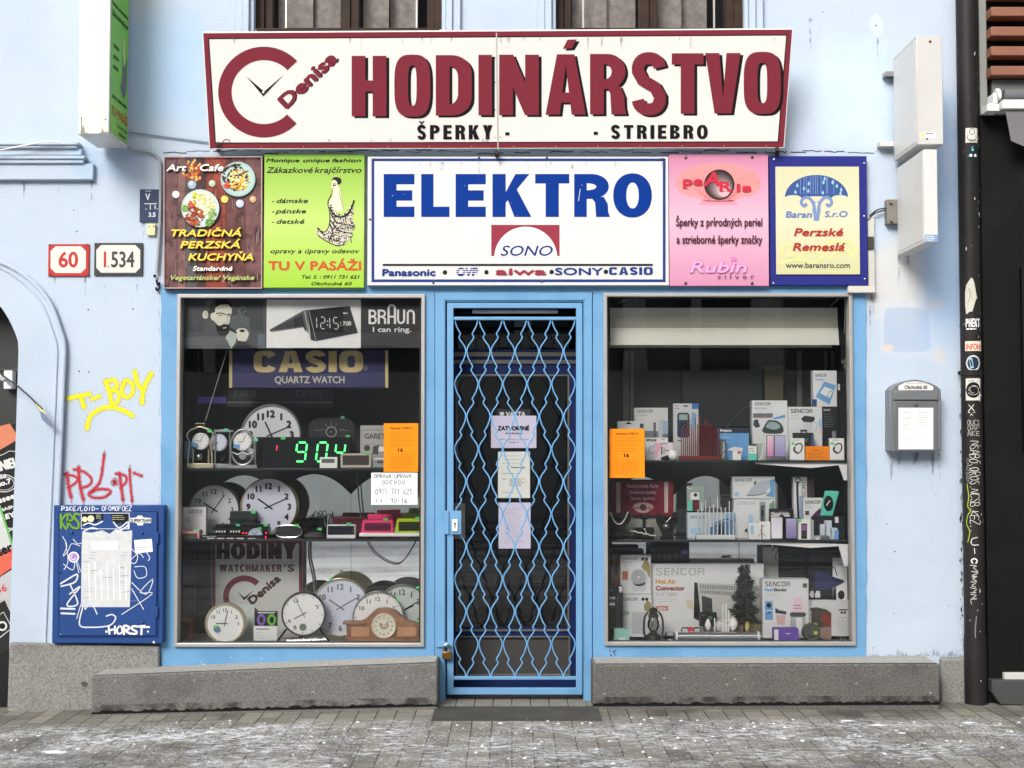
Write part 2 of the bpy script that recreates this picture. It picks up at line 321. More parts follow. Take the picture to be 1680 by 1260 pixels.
    def blk(s, st, x0, x1, yt, yb, m, t=.22, h=.2, gap=.1, wide=1, e=3, off=None, slant=0):
        lay = []; x = 0
        for ch in unicodedata.normalize('NFD', st):
            if ch in MARK: lay.append(('mark', ch, lay[-1][1], lay[-1][2])); continue
            if ch == ' ': x += .35; continue
            g, w_ = blk(ch, t, h, wide, e); lay.append((g, x, w_)); x += w_ + gap
        W = x - gap; kx = (x1 - x0) / W; H = yb - yt; i = 0
        def tr(p, gx): return (x0 + (gx + p[0] + slant * p[1]) * kx, yb - p[1] * H)
        for it in lay:
            if it[0] == 'mark':
                mk = [(-.06, 1.08), (.1, 1.08), (.24, 1.27), (.04, 1.27)] if it[1] == '\u0301' else [(-.05, 1.08), (.05, 1.08), (.18, 1.28), (.08, 1.28), (0, 1.17), (-.08, 1.28), (-.18, 1.28)]
                s.loops([[tr((q[0] + it[3] / 2, q[1]), it[2]) for q in mk]], m); continue
            for lp in it[0]:
                i += 1; s.loops([[tr(q, it[1]) for q in l] for l in lp], m, (i % 7) * 4e-5)
        return s
    def hand(s, st, x0, x1, yt, yb, m, t=1, noise=.08, gap=.3, seed=1):
        q = random.Random(seed); W = (x1 - x0) / (len(st) * (1 + gap) - gap)
        for i, ch in enumerate(st):
            for st_ in HAND.get(ch, []): s.line([(x0 + (i * (1 + gap) + px + q.uniform(-noise, noise)) * W, yt + (yb - yt) * (py + q.uniform(-noise, noise))) for px, py in st_], t * q.uniform(.85, 1.15), m, 4, t > 1.5)
        return s
    def lines(s, x0, y0, x1, y1, n, m, t=.8, seed=1, just=.7):
        rnd = random.Random(seed)
        for i in range(n):
            y = y0 + (y1 - y0) * i / max(n - 1, 1); x = x0; xe = x0 + (x1 - x0) * rnd.uniform(just, 1)
            while x < xe:
                l = rnd.uniform(1.5, 6); s.rect(x, y - t / 2, min(x + l, xe), y + t / 2, m); x += l + .9
        return s
    def build(s, name, parent, label=None, **k): return s.m.build(name, parent, label, smooth=False, **k)
def spline(p, n=5):
    o = []
    for i in range(len(p) - 1):
        a, b, c, d = p[max(i - 1, 0)], p[i], p[i + 1], p[min(i + 2, len(p) - 1)]
        for k in range(n):
            t = k / n; o.append(tuple(.5 * (2 * b[j] + (c[j] - a[j]) * t + (2 * a[j] - 5 * b[j] + 4 * c[j] - d[j]) * t * t + (3 * b[j] - a[j] - 3 * c[j] + d[j]) * t ** 3) for j in range(len(b))))
    return o + [tuple(p[-1])]
# ---------------------------------------------------------------- ground
def gz(x): return 0 if x > -.45 else max(-.06, (x + .45) * .019)
def pave():
    m = bpy.data.materials.new('paving'); m.use_nodes = True; n = m.node_tree; b = n.nodes['Principled BSDF']; L = n.links.new
    tc = n.nodes.new('ShaderNodeTexCoord'); mp = n.nodes.new('ShaderNodeMapping'); mp.inputs['Rotation'].default_value = (0, 0, R(90)); L(tc.outputs['Object'], mp.inputs['Vector'])
    br = n.nodes.new('ShaderNodeTexBrick'); L(mp.outputs[0], br.inputs['Vector']); br.offset = .5
    for k, v in (('Scale', 1), ('Mortar Size', .0035), ('Mortar Smooth', .3), ('Brick Width', .2), ('Row Height', .1), ('Bias', 0)): br.inputs[k].default_value = v
    br.inputs['Color1'].default_value = lin((138, 134, 124)); br.inputs['Color2'].default_value = lin((108, 105, 97)); br.inputs['Mortar'].default_value = lin((36, 34, 31))
    def noise(sc_, det=6, rough=.6, vec=None):
        q = n.nodes.new('ShaderNodeTexNoise'); q.inputs['Scale'].default_value = sc_; q.inputs['Detail'].default_value = det; q.inputs['Roughness'].default_value = rough; L(vec or tc.outputs['Object'], q.inputs['Vector']); return q.outputs['Fac']
    def rng(v, a, c, t0=0, t1=1):
        q = n.nodes.new('ShaderNodeMapRange'); q.inputs['From Min'].default_value = a; q.inputs['From Max'].default_value = c; q.inputs['To Min'].default_value = t0; q.inputs['To Max'].default_value = t1; L(v, q.inputs['Value']); return q.outputs[0]
    def mul(a, c):
        q = n.nodes.new('ShaderNodeMath'); q.operation = 'MULTIPLY'; L(a, q.inputs[0])
        if isinstance(c, float): q.inputs[1].default_value = c
        else: L(c, q.inputs[1])
        return q.outputs[0]
    def add(a, c):
        q = n.nodes.new('ShaderNodeMath'); q.operation = 'ADD'; q.use_clamp = True; L(a, q.inputs[0]); L(c, q.inputs[1]); return q.outputs[0]
    def mix(f, a, c, bt='MIX'):
        q = n.nodes.new('ShaderNodeMix'); q.data_type = 'RGBA'; q.blend_type = bt; L(f, q.inputs['Factor']); L(a, q.inputs['A'])
        if isinstance(c, tuple): q.inputs['B'].default_value = c
        else: L(c, q.inputs['B'])
        return q.outputs['Result']
    wet = rng(noise(1.6, 8), .5, .66, 0, .6)
    sx = n.nodes.new('ShaderNodeSeparateXYZ'); L(tc.outputs['Object'], sx.inputs[0]); Y = sx.outputs['Y']
    near = rng(Y, -.42, -.62)                       # dry strip beside the wall, trodden snow further out
    col = mix(wet, br.outputs['Color'], lin((54, 52, 48)))
    spk = rng(noise(140, 3), .35, .65, .8, 1.2)
    q = n.nodes.new('ShaderNodeCombineColor'); [L(spk, q.inputs[i]) for i in range(3)]
    one = n.nodes.new('ShaderNodeValue'); one.outputs[0].default_value = 1
    col = mix(one.outputs[0], col, q.outputs[0], 'MULTIPLY')
    wob = n.nodes.new('ShaderNodeMapping'); wob.inputs['Scale'].default_value = (.8, 1.15, 1); L(tc.outputs['Object'], wob.inputs['Vector'])
    patch = rng(noise(2.6, 7, .7, wob.outputs[0]), .44, .58)
    band = mul(rng(Y, -.42, -.62), rng(Y, -1.75, -.95, .5, 1.0))
    gr = rng(noise(70, 5, .8), .5, .6)
    film = mul(mul(patch, near), rng(noise(22, 7, .8, wob.outputs[0]), .46, .58))
    grain = mul(mul(gr, band), rng(noise(3.1, 6, .7, wob.outputs[0]), .43, .6))
    vo = n.nodes.new('ShaderNodeTexVoronoi'); vo.inputs['Scale'].default_value = 34; L(tc.outputs['Object'], vo.inputs['Vector'])
    crumb = mul(rng(vo.outputs['Distance'], .2, .13), mul(rng(noise(9, 4), .5, .58), rng(Y, -.3, -.6)))
    lo2 = n.nodes.new('ShaderNodeMapping'); lo2.inputs['Scale'].default_value = (.16, 1.3, 1); L(tc.outputs['Object'], lo2.inputs['Vector'])
    far = mul(mul(rng(noise(1.1, 6, .7, lo2.outputs[0]), .42, .54), rng(Y, -3.5, -5.5)), rng(noise(5, 6, .75), .25, .45))
    tot = add(add(add(mul(film, .95), grain), crumb), mul(far, .9))
    col = mix(tot, col, lin((226, 228, 232)))
    L(col, b.inputs['Base Color'])
    ro = rng(wet, 0, .7, .85, .42); L(ro, b.inputs['Roughness'])
    h = add(mul(br.outputs['Fac'], -.6), add(mul(tot, .5), mul(noise(30), .25)))
    bu = n.nodes.new('ShaderNodeBump'); bu.inputs['Strength'].default_value = .6; bu.inputs['Distance'].default_value = .012; L(h, bu.inputs['Height']); L(bu.outputs[0], b.inputs['Normal'])
    return m
PAV = pave()
g = MB(); xs = [-45, -3.6, -.45, 45]; ys = [-45, .05]
g.add([(x, y, gz(x)) for y in ys for x in xs], [(i, i + 1, i + 5, i + 4) for i in range(3)], PAV)
sn = MB(); q = random.Random(31); SNOW = mat('snow', (214, 217, 222), .8, var=.05)
for i in range(2600):
    y = -.5 - abs(q.gauss(0, .55)) if q.random() < .8 else q.uniform(-.3, -2.4); x = q.uniform(-3.2, 3.2)
    if q.random() < .6: x = round(x / .9) * .9 + q.gauss(0, .22); y += .12 * math.sin(x * 3)
    r = q.uniform(.0013, .0034) if q.random() < .93 else q.uniform(.005, .012); a_ = q.uniform(0, 6); z = gz(x)
    ring_ = [(x + r * q.uniform(.6, 1.5) * math.cos(a_ + k * 1.257), y + r * q.uniform(.6, 1.3) * math.sin(a_ + k * 1.257), z + r * .12) for k in range(5)]
    sn.add(ring_ + [(x, y, z + r * q.uniform(.5, .9))], [(k, (k + 1) % 5, 5) for k in range(5)], SNOW)
for px_, py_, r in ((90, 1223, .05), (180, 1205, .02), (1390, 1183, .03), (1480, 1203, .022), (1590, 1186, .03), (1440, 1190, .035), (640, 1200, .02)):
    d_ = ray(px_, py_); c_ = CAM + d_ * (-CAM.z / d_.z); ring_ = [(c_.x + r * q.uniform(.6, 1.5) * math.cos(k * .698), c_.y + r * q.uniform(.5, .9) * math.sin(k * .698), gz(c_.x) + .001) for k in range(9)]
    sn.add(ring_ + [(c_.x, c_.y, gz(c_.x) + r * .22)], [(k, (k + 1) % 9, 9) for k in range(9)], SNOW)
sn.build('snow', None, 'crumbs of trodden white snow scattered over the paving', 'snow', kind='stuff', smooth=False)
o = g.build('pavement', kind='structure', smooth=False, org=(0, 0, 0))
# ---------------------------------------------------------------- materials of the setting
def wallmat():
    if 'stucco_blue' in MATS: return MATS['stucco_blue']
    m = mat('stucco_blue', (179, 192, 207), .92, var=.05, scale=1.1, bump=.3, bscale=75, spec=.2, c2=(168, 182, 199), cs=1.7, lo=.48, hi=.85)
    n = m.node_tree; L = n.links.new; b = n.nodes['Principled BSDF']; src = b.inputs['Base Color'].links[0].from_socket
    tc = n.nodes.new('ShaderNodeTexCoord'); no = n.nodes.new('ShaderNodeTexNoise'); no.inputs['Scale'].default_value = 7; no.inputs['Detail'].default_value = 7; L(tc.outputs['Object'], no.inputs['Vector'])
    def blot(px0, py0, px1, py1, c, f, e=2.0, sf=.0):
        nonlocal src
        a, d = P(px0, py0), P(px1, py1); o0 = WORG
        mp = n.nodes.new('ShaderNodeMapping'); mp.vector_type = 'TEXTURE'
        mp.inputs['Location'].default_value = ((a.x + d.x) / 2 - o0.x, 0, (a.z + d.z) / 2 - o0.z); mp.inputs['Scale'].default_value = ((d.x - a.x) / 2, 9, (a.z - d.z) / 2); L(tc.outputs['Object'], mp.inputs['Vector'])
        sx = n.nodes.new('ShaderNodeSeparateXYZ'); L(mp.outputs[0], sx.inputs[0])
        ps = []
        for k in ('X', 'Z'):
            ab = n.nodes.new('ShaderNodeMath'); ab.operation = 'ABSOLUTE'; L(sx.outputs[k], ab.inputs[0]); pw = n.nodes.new('ShaderNodeMath'); pw.operation = 'POWER'; pw.inputs[1].default_value = e; L(ab.outputs[0], pw.inputs[0]); ps.append(pw.outputs[0])
        s_ = n.nodes.new('ShaderNodeMath'); L(ps[0], s_.inputs[0]); L(ps[1], s_.inputs[1])
        s2 = n.nodes.new('ShaderNodeMath'); s2.operation = 'MULTIPLY_ADD'; L(no.outputs['Fac'], s2.inputs[0]); s2.inputs[1].default_value = 2.2; L(s_.outputs[0], s2.inputs[2])
        mr = n.nodes.new('ShaderNodeMapRange'); mr.inputs['From Min'].default_value = 2.15 + sf; mr.inputs['From Max'].default_value = 1.75 - sf; mr.inputs['To Max'].default_value = f; L(s2.outputs[0], mr.inputs['Value'])
        mx = n.nodes.new('ShaderNodeMix'); mx.data_type = 'RGBA'; L(mr.outputs[0], mx.inputs['Factor']); L(src, mx.inputs['A']); mx.inputs['B'].default_value = lin(c); src = mx.outputs['Result']
    cream = (222, 216, 206)
    blot(1425, 395, 1530, 535, (202, 200, 196), .75, 3, .35); blot(1440, 490, 1545, 590, (190, 200, 212), .5, 4, .3)
    blot(1449, 504, 1526, 578, (160, 176, 200), .7, 8, .1); blot(1520, 492, 1552, 510, (206, 192, 184), .7, 2, .2); blot(1444, 563, 1468, 580, (206, 194, 184), .8, 2, .2); blot(1528, 570, 1552, 598, (200, 196, 190), .6, 2, .2)
    blot(1500, 150, 1590, 560, (150, 182, 222), .6, 3, .45); blot(200, 20, 345, 200, (158, 190, 226), .6, 3, .6); blot(168, 238, 240, 300, (150, 178, 208), .5, 2, .5); blot(1340, 60, 1470, 250, (196, 216, 236), .5, 3, .5)  # bluish patches right of the projecting signs paint their soft shade
    blot(120, 235, 170, 300, (150, 178, 204), .5, 2, .4); blot(1425, 20, 1450, 60, (200, 214, 226), .5)
    L(src, b.inputs['Base Color'])
    return m
WORG = Vector((P(680, 600).x, 0, 0))
con = lambda nm, c: mat(nm, c, .9, var=.4, scale=130, bump=.45, bscale=110, c2=tuple(int(v * .66) for v in c), cs=3.6, lo=.52, hi=.9, spec=.2)
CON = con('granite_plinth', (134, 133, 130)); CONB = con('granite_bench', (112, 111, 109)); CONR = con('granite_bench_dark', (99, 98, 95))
BLUE = mat('blue_paint', (106, 154, 194), .5, spec=.3, var=.05, scale=3, bump=.06, bscale=30, c2=(96, 145, 186), cs=2.5)
NAVYW = mat('navy_door_paint', (14, 32, 78), .55, spec=.2)
ALU = mat('aluminium', (176, 173, 170), .42, .55, var=.08, scale=5)
ALUD = mat('dark_aluminium', (104, 102, 98), .45, .6)
BLK = mat('black', (16, 16, 17), .6, spec=.2); DK = mat('dark_case', (34, 36, 36), .7, var=.2); RUB = mat('rubber', (38, 38, 38), .8)
WOODD = mat('brown_window_wood', (50, 36, 28), .6, spec=.2, var=.25, scale=14)
WHITE = mat('white_paint', (232, 232, 230), .45, var=.03); CREAMW = mat('cream_enamel', (240, 238, 232), .4, var=.035, scale=2.5)
STEEL = mat('steel', (150, 150, 152), .3, 1); BRASS = mat('brass', (150, 112, 60), .35, 1, var=.15); CHROME = mat('chrome', (205, 206, 208), .12, 1)
GLASS = glassmat('window_glass', 1.45, dust=0); GLASSD = glassmat('double_glass', 1.5); PLEX = glassmat('clear_plastic', 1.4, (.93, .96, .95, 1))
MIRR = mat('mirror', (238, 240, 236), .03, 1, var=.02)
# ---------------------------------------------------------------- the building
BLD = empty('shop_building', (WORG.x, 0, 0), 'pale blue plastered town house with the shopfront, benches and archway', 'building')
def w2(px, py, y=0): q = P(px, py, y); return (q.x, q.z)
def path(pts, y=0): return [w2(a, b, y) for a, b in pts]
arch_in = [(18, 1190), (18, 1058), (33, 575), (32, 560), (28, 548), (22, 534), (14, 519), (7, 508), (0, 500), (-12, 491), (-28, 484), (-45, 480), (-60, 479)]
arch_out = [(86, 1056), (103, 640), (105, 568), (99, 543), (86, 506), (72, 483), (57, 466), (38, 450), (20, 439), (0, 430), (-30, 421), (-60, 418)]
mir = lambda l: [(-120 - a, b) for a, b in l[::-1]][1:]
jag = lambda x, ya, yb, n, s: [(x + random.uniform(-s, s), ya + (yb - ya) * i / n) for i in range(n + 1)]
wb = MB()
hole_arch = path(arch_in + mir(arch_in))
sx0, sx1 = P(272, 800).x, P(1412, 800).x
hole_shop = [(sx0, -.3), (sx1, -.3), (sx1, P(840, 474).z), (sx0, P(840, 474).z)]
up = []
for a, b in ((417, 726), (911, 1221)):
    up.append([(P(a, 20).x, P(0, 48).z), (P(b, 20).x, P(0, 48).z), (P(b, 20).x, 5.6), (P(a, 20).x, 5.6)])
xr = P(1581, 600).x
base = P(840, 1160).z - .3
outer = [(-6, -.3), (xr, -.3), (xr, 6.2), (-6, 6.2)]
h2 = [[(x, z) if z > -.2 else (x, z) for x, z in hole_arch]]
# keep the openings inside the outline: they stop just above the hidden foot of the wall
hole_arch = [(x, max(z, -.28)) for x, z in hole_arch]; hole_shop = [(x, max(z, -.28)) for x, z in hole_shop]
wb.prism([outer, hole_arch, hole_shop] + up, 0, .32, None or wallmat())
wb.build('wall', BLD, smooth=False)
# arch surround with its outer bead
sb = MB(); sb.prism([path(arch_out + mir(arch_out)) + path([(-206, 1165), (-136, 1165)]) + path([(a, b) for a, b in (mir(arch_in)[:-1])[::-1]]) + path(arch_in[::-1][1:-1] + [(18, 1165)]) + path([(86, 1165)])], -.025, 0, wallmat())
ov = [tuple(P(a, b, -.03)) for a, b in spline(arch_out, 4)]
sb.tube(ov, .012, wallmat(), 8)
sb.tube([tuple(P(a - 12, b + 4, -.028)) for a, b in spline(arch_out, 4)], .007, wallmat(), 8)
sb.build('arch_surround', BLD)
# moulding over the arch
cb = MB()
for y0, y1, x1, d in ((232, 238, 128, .075), (238, 243, 126, .065), (243, 255, 134, .045), (255, 261, 139, .06), (261, 268, 137, .05), (268, 295, 153, .034)):
    cb.pbox(-400, y0, x1, y1, -d, 0, wallmat())
cb.build('cornice', BLD, bevel=.006)
# upper windows
for i, (a, b) in enumerate(((417, 726), (911, 1221))):
    f = MB(); m_ = (a + b) / 2
    for x0, x1, ya, yb in ((a, a + 14, .05, .12), (a + 13, a + 27, .07, .15), (b - 14, b, .05, .12), (b - 27, b - 13, .07, .15), (m_ - 15, m_ + 1, .06, .15), (m_ - 2, m_ + 15, .075, .15)):
        f.box(P(x0, 20).x, P(x1, 20).x, ya, yb, P(0, 52).z, 5.6, WOODD)
    fo = f.build('window', BLD, bevel=.003)
    f = MB()
    for x in (a + 46, b - 46): f.box(P(x, 20).x, P(x + 2.5, 20).x, .102, .118, P(0, 52).z, 5.6, ALU)
    f.box(P(a + 5, 20).x, P(b - 5, 20).x, -.02, .25, P(0, 54).z, P(0, 47.5).z, WOODD)
    f.build('glazing_bar', fo)
    f = MB(); f.box(P(a + 5, 20).x, P(b - 5, 20).x, .12, .124, P(0, 48).z, 5.6, GLASSD); f.build('pane', fo, smooth=False)
    f = MB(); f.box(P(a, 20).x, P(b, 20).x, .6, .62, 3.4, 5.6, mat('room_dark', (40, 40, 41), .9)); [f.box(P(a + x0, 20).x, P(a + x1, 20).x, .2 + d, .215 + d, 3.4, 5.6, mat('net_curtain', (168, 160, 156), .9, var=.25, scale=24)) for x0, x1, d in ((30, 88, 0), (88, 138, .05), (172, 215, .02), (215, 262, .12))]; f.build('curtain', fo)
    f = MB()
    for x0, x1, d in ((a - 30, a - 17, .03), (a - 17, a - 6, .045), (a - 6, a + 1, .02), (b - 1, b + 6, .02), (b + 6, b + 17, .045), (b + 17, b + 30, .03)):
        f.box(P(x0, 20).x, P(x1, 20).x, -d, 0, P(0, 70).z, 6.0, wallmat())
    f.build('window_surround', BLD, bevel=.005)
# plinth and benches
def zc(px, py, y): return P(px, py, y).z
b = MB()
l0, l1 = -6, P(264, 1100).x
b.prism([[(l0, -.3), (P(-140, 1100).x, -.3), (P(-140, 1100).x, zc(0, 1052, 0)), (l0, zc(0, 1052, 0))]], -.05, .2, CON)
b.build('plinth', BLD, bevel=.012); b = MB()
b.prism([[(P(16, 1100).x, -.3), (l1, -.3), (l1, zc(264, 1058, 0)), (P(20, 1058).x, zc(20, 1052, 0))]], -.05, .2, CON)
b.build('plinth', BLD, bevel=.012); b = MB()
b.prism([[(P(1541, 1100).x, -.3), (P(1592, 1100).x, -.3), (P(1592, 1100).x, zc(1592, 1077, 0)), (P(1541, 1100).x, zc(1541, 1078, 0))]], -.04, .2, CON)
b.build('plinth', BLD, bevel=.012)
yb = -.24
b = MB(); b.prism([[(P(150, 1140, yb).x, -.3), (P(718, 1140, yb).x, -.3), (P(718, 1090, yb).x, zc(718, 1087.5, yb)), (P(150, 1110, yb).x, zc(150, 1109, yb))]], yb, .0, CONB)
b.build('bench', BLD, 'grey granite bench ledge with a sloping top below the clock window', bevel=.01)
def edge_dirt(pts_t, pts_b, seed):
    q = random.Random(seed); a = Art(yb, gap=.0015); EL = ink((146, 145, 140), .8); DB = ink((22, 21, 19), .8); ML = mist('splash_dirt', (44, 42, 38), .6, 14)
    (xa, ya_), (xb_, yb2_) = pts_t; n = 60
    for i in range(n):
        t = i / n; x = xa + (xb_ - xa) * t; y = ya_ + (yb2_ - ya_) * t
        if q.random() < .75: a.line([(x, y + q.uniform(0, .8)), (x + (xb_ - xa) / n * q.uniform(.5, 1.05), y + q.uniform(0, .8))], q.uniform(.5, 1.2), EL)
    (xa, ya_), (xb_, yb2_) = pts_b
    a.poly([(xa, ya_ - 9), (xb_, yb2_ - 9), (xb_, yb2_ + 4), (xa, ya_ + 4)], ML); a.up()
    a.poly([(xa, ya_ + 6)] + [(xa + (xb_ - xa) * i / 90, ya_ + (yb2_ - ya_) * i / 90 - q.uniform(-3.4, .8)) for i in range(91)] + [(xb_, yb2_ + 6)], DB)
    for i in range(7): x = q.uniform(xa, xb_); y = ya_ + (yb2_ - ya_) * (x - xa) / (xb_ - xa) - q.uniform(12, 50); a.poly([(x, y), (x + q.uniform(2, 5), y - q.uniform(1, 3)), (x + q.uniform(3, 7), y + q.uniform(0, 3)), (x + 2, y + 3)], ink((140, 138, 133), .8))
    a.build('worn_edge', BLD)
cp = MB(); TOPLIT = mat('lit_bench_top', (158, 157, 152), .9, var=.2, scale=60, bump=.3, spec=.2)  # lighter colour on the bench tops stands in for light from above
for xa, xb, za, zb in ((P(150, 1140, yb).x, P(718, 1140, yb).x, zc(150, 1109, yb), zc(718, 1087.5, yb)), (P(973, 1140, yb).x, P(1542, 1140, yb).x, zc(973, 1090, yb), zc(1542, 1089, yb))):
    cp = MB(); cp.add([(xa + .012, yb + .012, za + .003), (xb - .012, yb + .012, zb + .003), (xb - .012, -.001, zb + .003), (xa + .012, -.001, za + .003)], [(0, 1, 2, 3)], TOPLIT); cp.build('lit_bench_top', BLD, smooth=False)
edge_dirt(((151, 1110.5), (717, 1089)), ((150, 1165.5), (718, 1152.5)), 1); edge_dirt(((974, 1091.5), (1541, 1090.5)), ((973, 1152.5), (1542, 1150)), 2)
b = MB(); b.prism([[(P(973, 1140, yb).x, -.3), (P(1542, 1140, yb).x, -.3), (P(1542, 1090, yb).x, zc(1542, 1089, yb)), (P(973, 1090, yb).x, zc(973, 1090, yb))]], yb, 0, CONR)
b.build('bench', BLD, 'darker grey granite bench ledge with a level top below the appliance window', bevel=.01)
# blue shopfront boards
fy = -.014
fa = MB()
FX = path([(264, 466)], 0)[0][0]
outl = [(1419, 466)] + jag(1420, 470, 1085, 26, 1.3) + [(1420, 1093), (972, 1093), (972, 1165), (957, 1165), (957, 495), (731, 495), (731, 1165), (717, 1165), (717, 1096), (264, 1100)] + jag(265, 1085, 480, 24, 1.2) + [(265, 466)]
LW, RW = (287.5, 482.5, 696.5, 1061.5), (991, 480.5, 1402, 1059.5)
def rl(r, y=0, d=0): return [(P(r[0] + d, 780, y).x, P(840, r[3] - d, y).z), (P(r[2] - d, 780, y).x, P(840, r[3] - d, y).z), (P(r[2] - d, 780, y).x, P(840, r[1] + d, y).z), (P(r[0] + d, 780, y).x, P(840, r[1] + d, y).z)]
fa.prism([path(outl), rl(LW, 0, 2), rl(RW, 0, 2)], fy, .1, BLUE)
FAS = fa.build('shopfront_board', BLD, smooth=False)
c = MB()   # raised casing round the door
c.prism([path([(714, 1165), (714, 480), (971, 480), (971, 1165), (959, 1165), (959, 493), (730, 493), (730, 1165)])], fy - .007, fy, BLUE); c.build('door_casing', BLD, bevel=.002, smooth=False)
c = Art(fy)
GRV = ink((22, 58, 110))
c.line([(713.2, 482), (713.2, 1085)], 1.1, GRV); c.line([(972, 480), (972, 1085)], 1.3, GRV); c.line([(712, 479.2), (973, 479.2)], 1.1, GRV)
c.build('joint', BLD)
rnd = random.Random(5)
c = Art(fy); CH = ink((206, 216, 226)); RU = ink((60, 50, 46))
for i in range(46):
    x, y = rnd.choice([(rnd.uniform(268, 712), rnd.uniform(1078, 1092)), (rnd.uniform(975, 1416), rnd.uniform(1079, 1091))]); q = rnd.uniform(.5, 2.2); c.poly([(x - q * rnd.uniform(1, 3), y), (x, y - q * .5), (x + q * 2, y + .2), (x, y + q * .5)], CH)
for i in range(26):
    x, y = rnd.uniform(1000, 1014) , rnd.uniform(1066, 1080); q = rnd.uniform(.4, 1.2); c.disc(x, y, q, RU, n=7)
c.build('paint_chip', BLD)
# window frames, panes and boxes behind them
def shopwin(r, label):
    f = MB(); f.prism([rl(r, -.035), rl(r, -.035, 6)], -.035, .05, ALU)
    fo = f.build('shop_window', BLD, label, bevel=.003, smooth=False)
    g_ = MB(); q = rl(r, 0, 3); g_.box(q[0][0], q[1][0], .02, .026, q[0][1], q[2][1], GLASS); g_.build('pane', fo, smooth=False)
    f = MB(); f.prism([rl(r, -.0, 6), rl(r, 0, 8.5)], .0, .019, RUB); f.build('gasket', fo, smooth=False)
    return fo
WL = shopwin(LW, 'aluminium framed shop window full of clocks'); WR = shopwin(RW, 'aluminium framed shop window full of boxed appliances')
for r in (LW, RW):
    q = rl(r, .03, -6); x0, x1, z0, z1 = q[0][0], q[1][0], q[0][1], q[2][1]
    m = MB(); D = .62; FL = mat('window_floor', (178, 176, 168), .35, var=.08)
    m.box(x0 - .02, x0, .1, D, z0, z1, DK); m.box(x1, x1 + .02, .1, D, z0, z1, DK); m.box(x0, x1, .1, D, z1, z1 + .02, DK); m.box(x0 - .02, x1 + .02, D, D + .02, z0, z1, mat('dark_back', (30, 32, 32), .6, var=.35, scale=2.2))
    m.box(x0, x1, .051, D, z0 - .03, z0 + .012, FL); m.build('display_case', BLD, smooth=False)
# dark room behind door
m = MB(); x0, x1, z1 = P(640, 800).x, P(1060, 800).x, 2.5
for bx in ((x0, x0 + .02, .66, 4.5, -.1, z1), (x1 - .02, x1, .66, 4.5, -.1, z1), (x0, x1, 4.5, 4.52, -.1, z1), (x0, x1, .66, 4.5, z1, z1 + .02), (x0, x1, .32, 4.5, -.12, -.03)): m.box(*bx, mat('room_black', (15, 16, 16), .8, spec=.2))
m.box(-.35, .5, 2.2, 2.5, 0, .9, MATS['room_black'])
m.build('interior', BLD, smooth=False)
# arch: dark gate with white bracket and hanging ad board
m = MB(); m.box(P(-150, 700).x, P(60, 700).x, .26, .28, -.2, 3, mat('dark_gate', (38, 40, 40), .6, var=.1)); m.box(P(-150, 0).x, P(60, 0).x, .25, .262, P(0, 607, .25).z, P(0, 606, .25).z, STEEL)
m.build('passage_door', BLD, smooth=False)
m = MB(); m.pbox(6, 608, 20, 638, .2, .26, WHITE); m.tube([P(13, 625, .2), P(4, 622, .1), P(-6, 612, .08)], .012, WHITE); m.build('door_bracket', BLD, bevel=.003)
# shop door
DY = .30
d = empty('shop_door', P(845, 1150, DY), 'navy shop door with glass and ribbed grey kick panel behind the grille', 'door')
m = MB()
def fr(r, r2): return [[w2(r[0], r[3], DY), w2(r[2], r[3], DY), w2(r[2], r[1], DY), w2(r[0], r[1], DY)]] + [[w2(q[0], q[3], DY), w2(q[2], q[3], DY), w2(q[2], q[1], DY), w2(q[0], q[1], DY)] for q in r2]
m.prism(fr((725, 480, 960, 1150), [(751, 617, 932, 1030), (751, 1045, 935, 1106), (745, 500, 944, 573)]), DY, DY + .05, NAVYW)
m.build('door_frame', d, smooth=False)
m = MB()
for q, k in (((747.5, 614, 934.5, 1036), 3.4), ((747.5, 1043, 936, 1109), 3.4)): m.prism(fr(q, [(q[0] + k, q[1] + k, q[2] - k, q[3] - k)]), DY - .008, DY + .02, ALUD)
m.pbox(743, 577.5, 946, 585, DY - .01, DY, ALUD); m.pbox(743, 590.5, 946, 597, DY - .01, DY, ALUD); m.build('metal_trim', d, bevel=.002)
m = MB(); a_, b_ = P(749, 0, DY).x, P(933, 0, DY).x; m.box(a_, b_, DY + .022, DY + .028, P(0, 1034, DY).z, P(0, 616, DY).z, GLASSD); m.box(a_, b_, DY + .03, DY + .036, P(0, 575, DY).z, P(0, 498, DY).z, GLASSD); m.build('glass', d, smooth=False)
m = MB(); KP = mat('kick_panel_grey', (68, 66, 63), .55, var=.12, scale=3); m.pbox(749, 1046, 935, 1106, DY + .012, DY + .03, KP)
for i in range(46): x = 751 + i * 4; m.pbox(x, 1047, x + 2.1, 1106, DY + .006, DY + .012, KP)
m.build('kick_panel', d, smooth=False)
m = MB(); m.pbox(745, 826, 763, 884, DY - .03, DY - .004, mat('lock_plate_grey', (142, 140, 132), .4, .4)); m.build('lock_plate', d, bevel=.003)
m = MB()   # jambs and lintel of the niche
m.box(P(725, 800).x, P(732.5, 800).x, .1, DY, -.05, P(0, 480).z, NAVYW); m.box(P(955.5, 800).x, P(966, 800).x, .1, DY, -.05, P(0, 480).z, NAVYW); m.box(P(725, 0).x, P(966, 0).x, .1, DY, P(0, 496).z, P(0, 480).z, NAVYW)
m.box(P(725, 0).x, P(966, 0).x, .051, DY + .1, -.08, -.002, mat('threshold_dark', (52, 50, 47), .8)); m.build('door_niche', BLD, smooth=False)
m = MB(); m.tube([P(775, 511, .2), P(915, 511, .2)], .012, WHITE); m.build('lamp_tube', BLD)
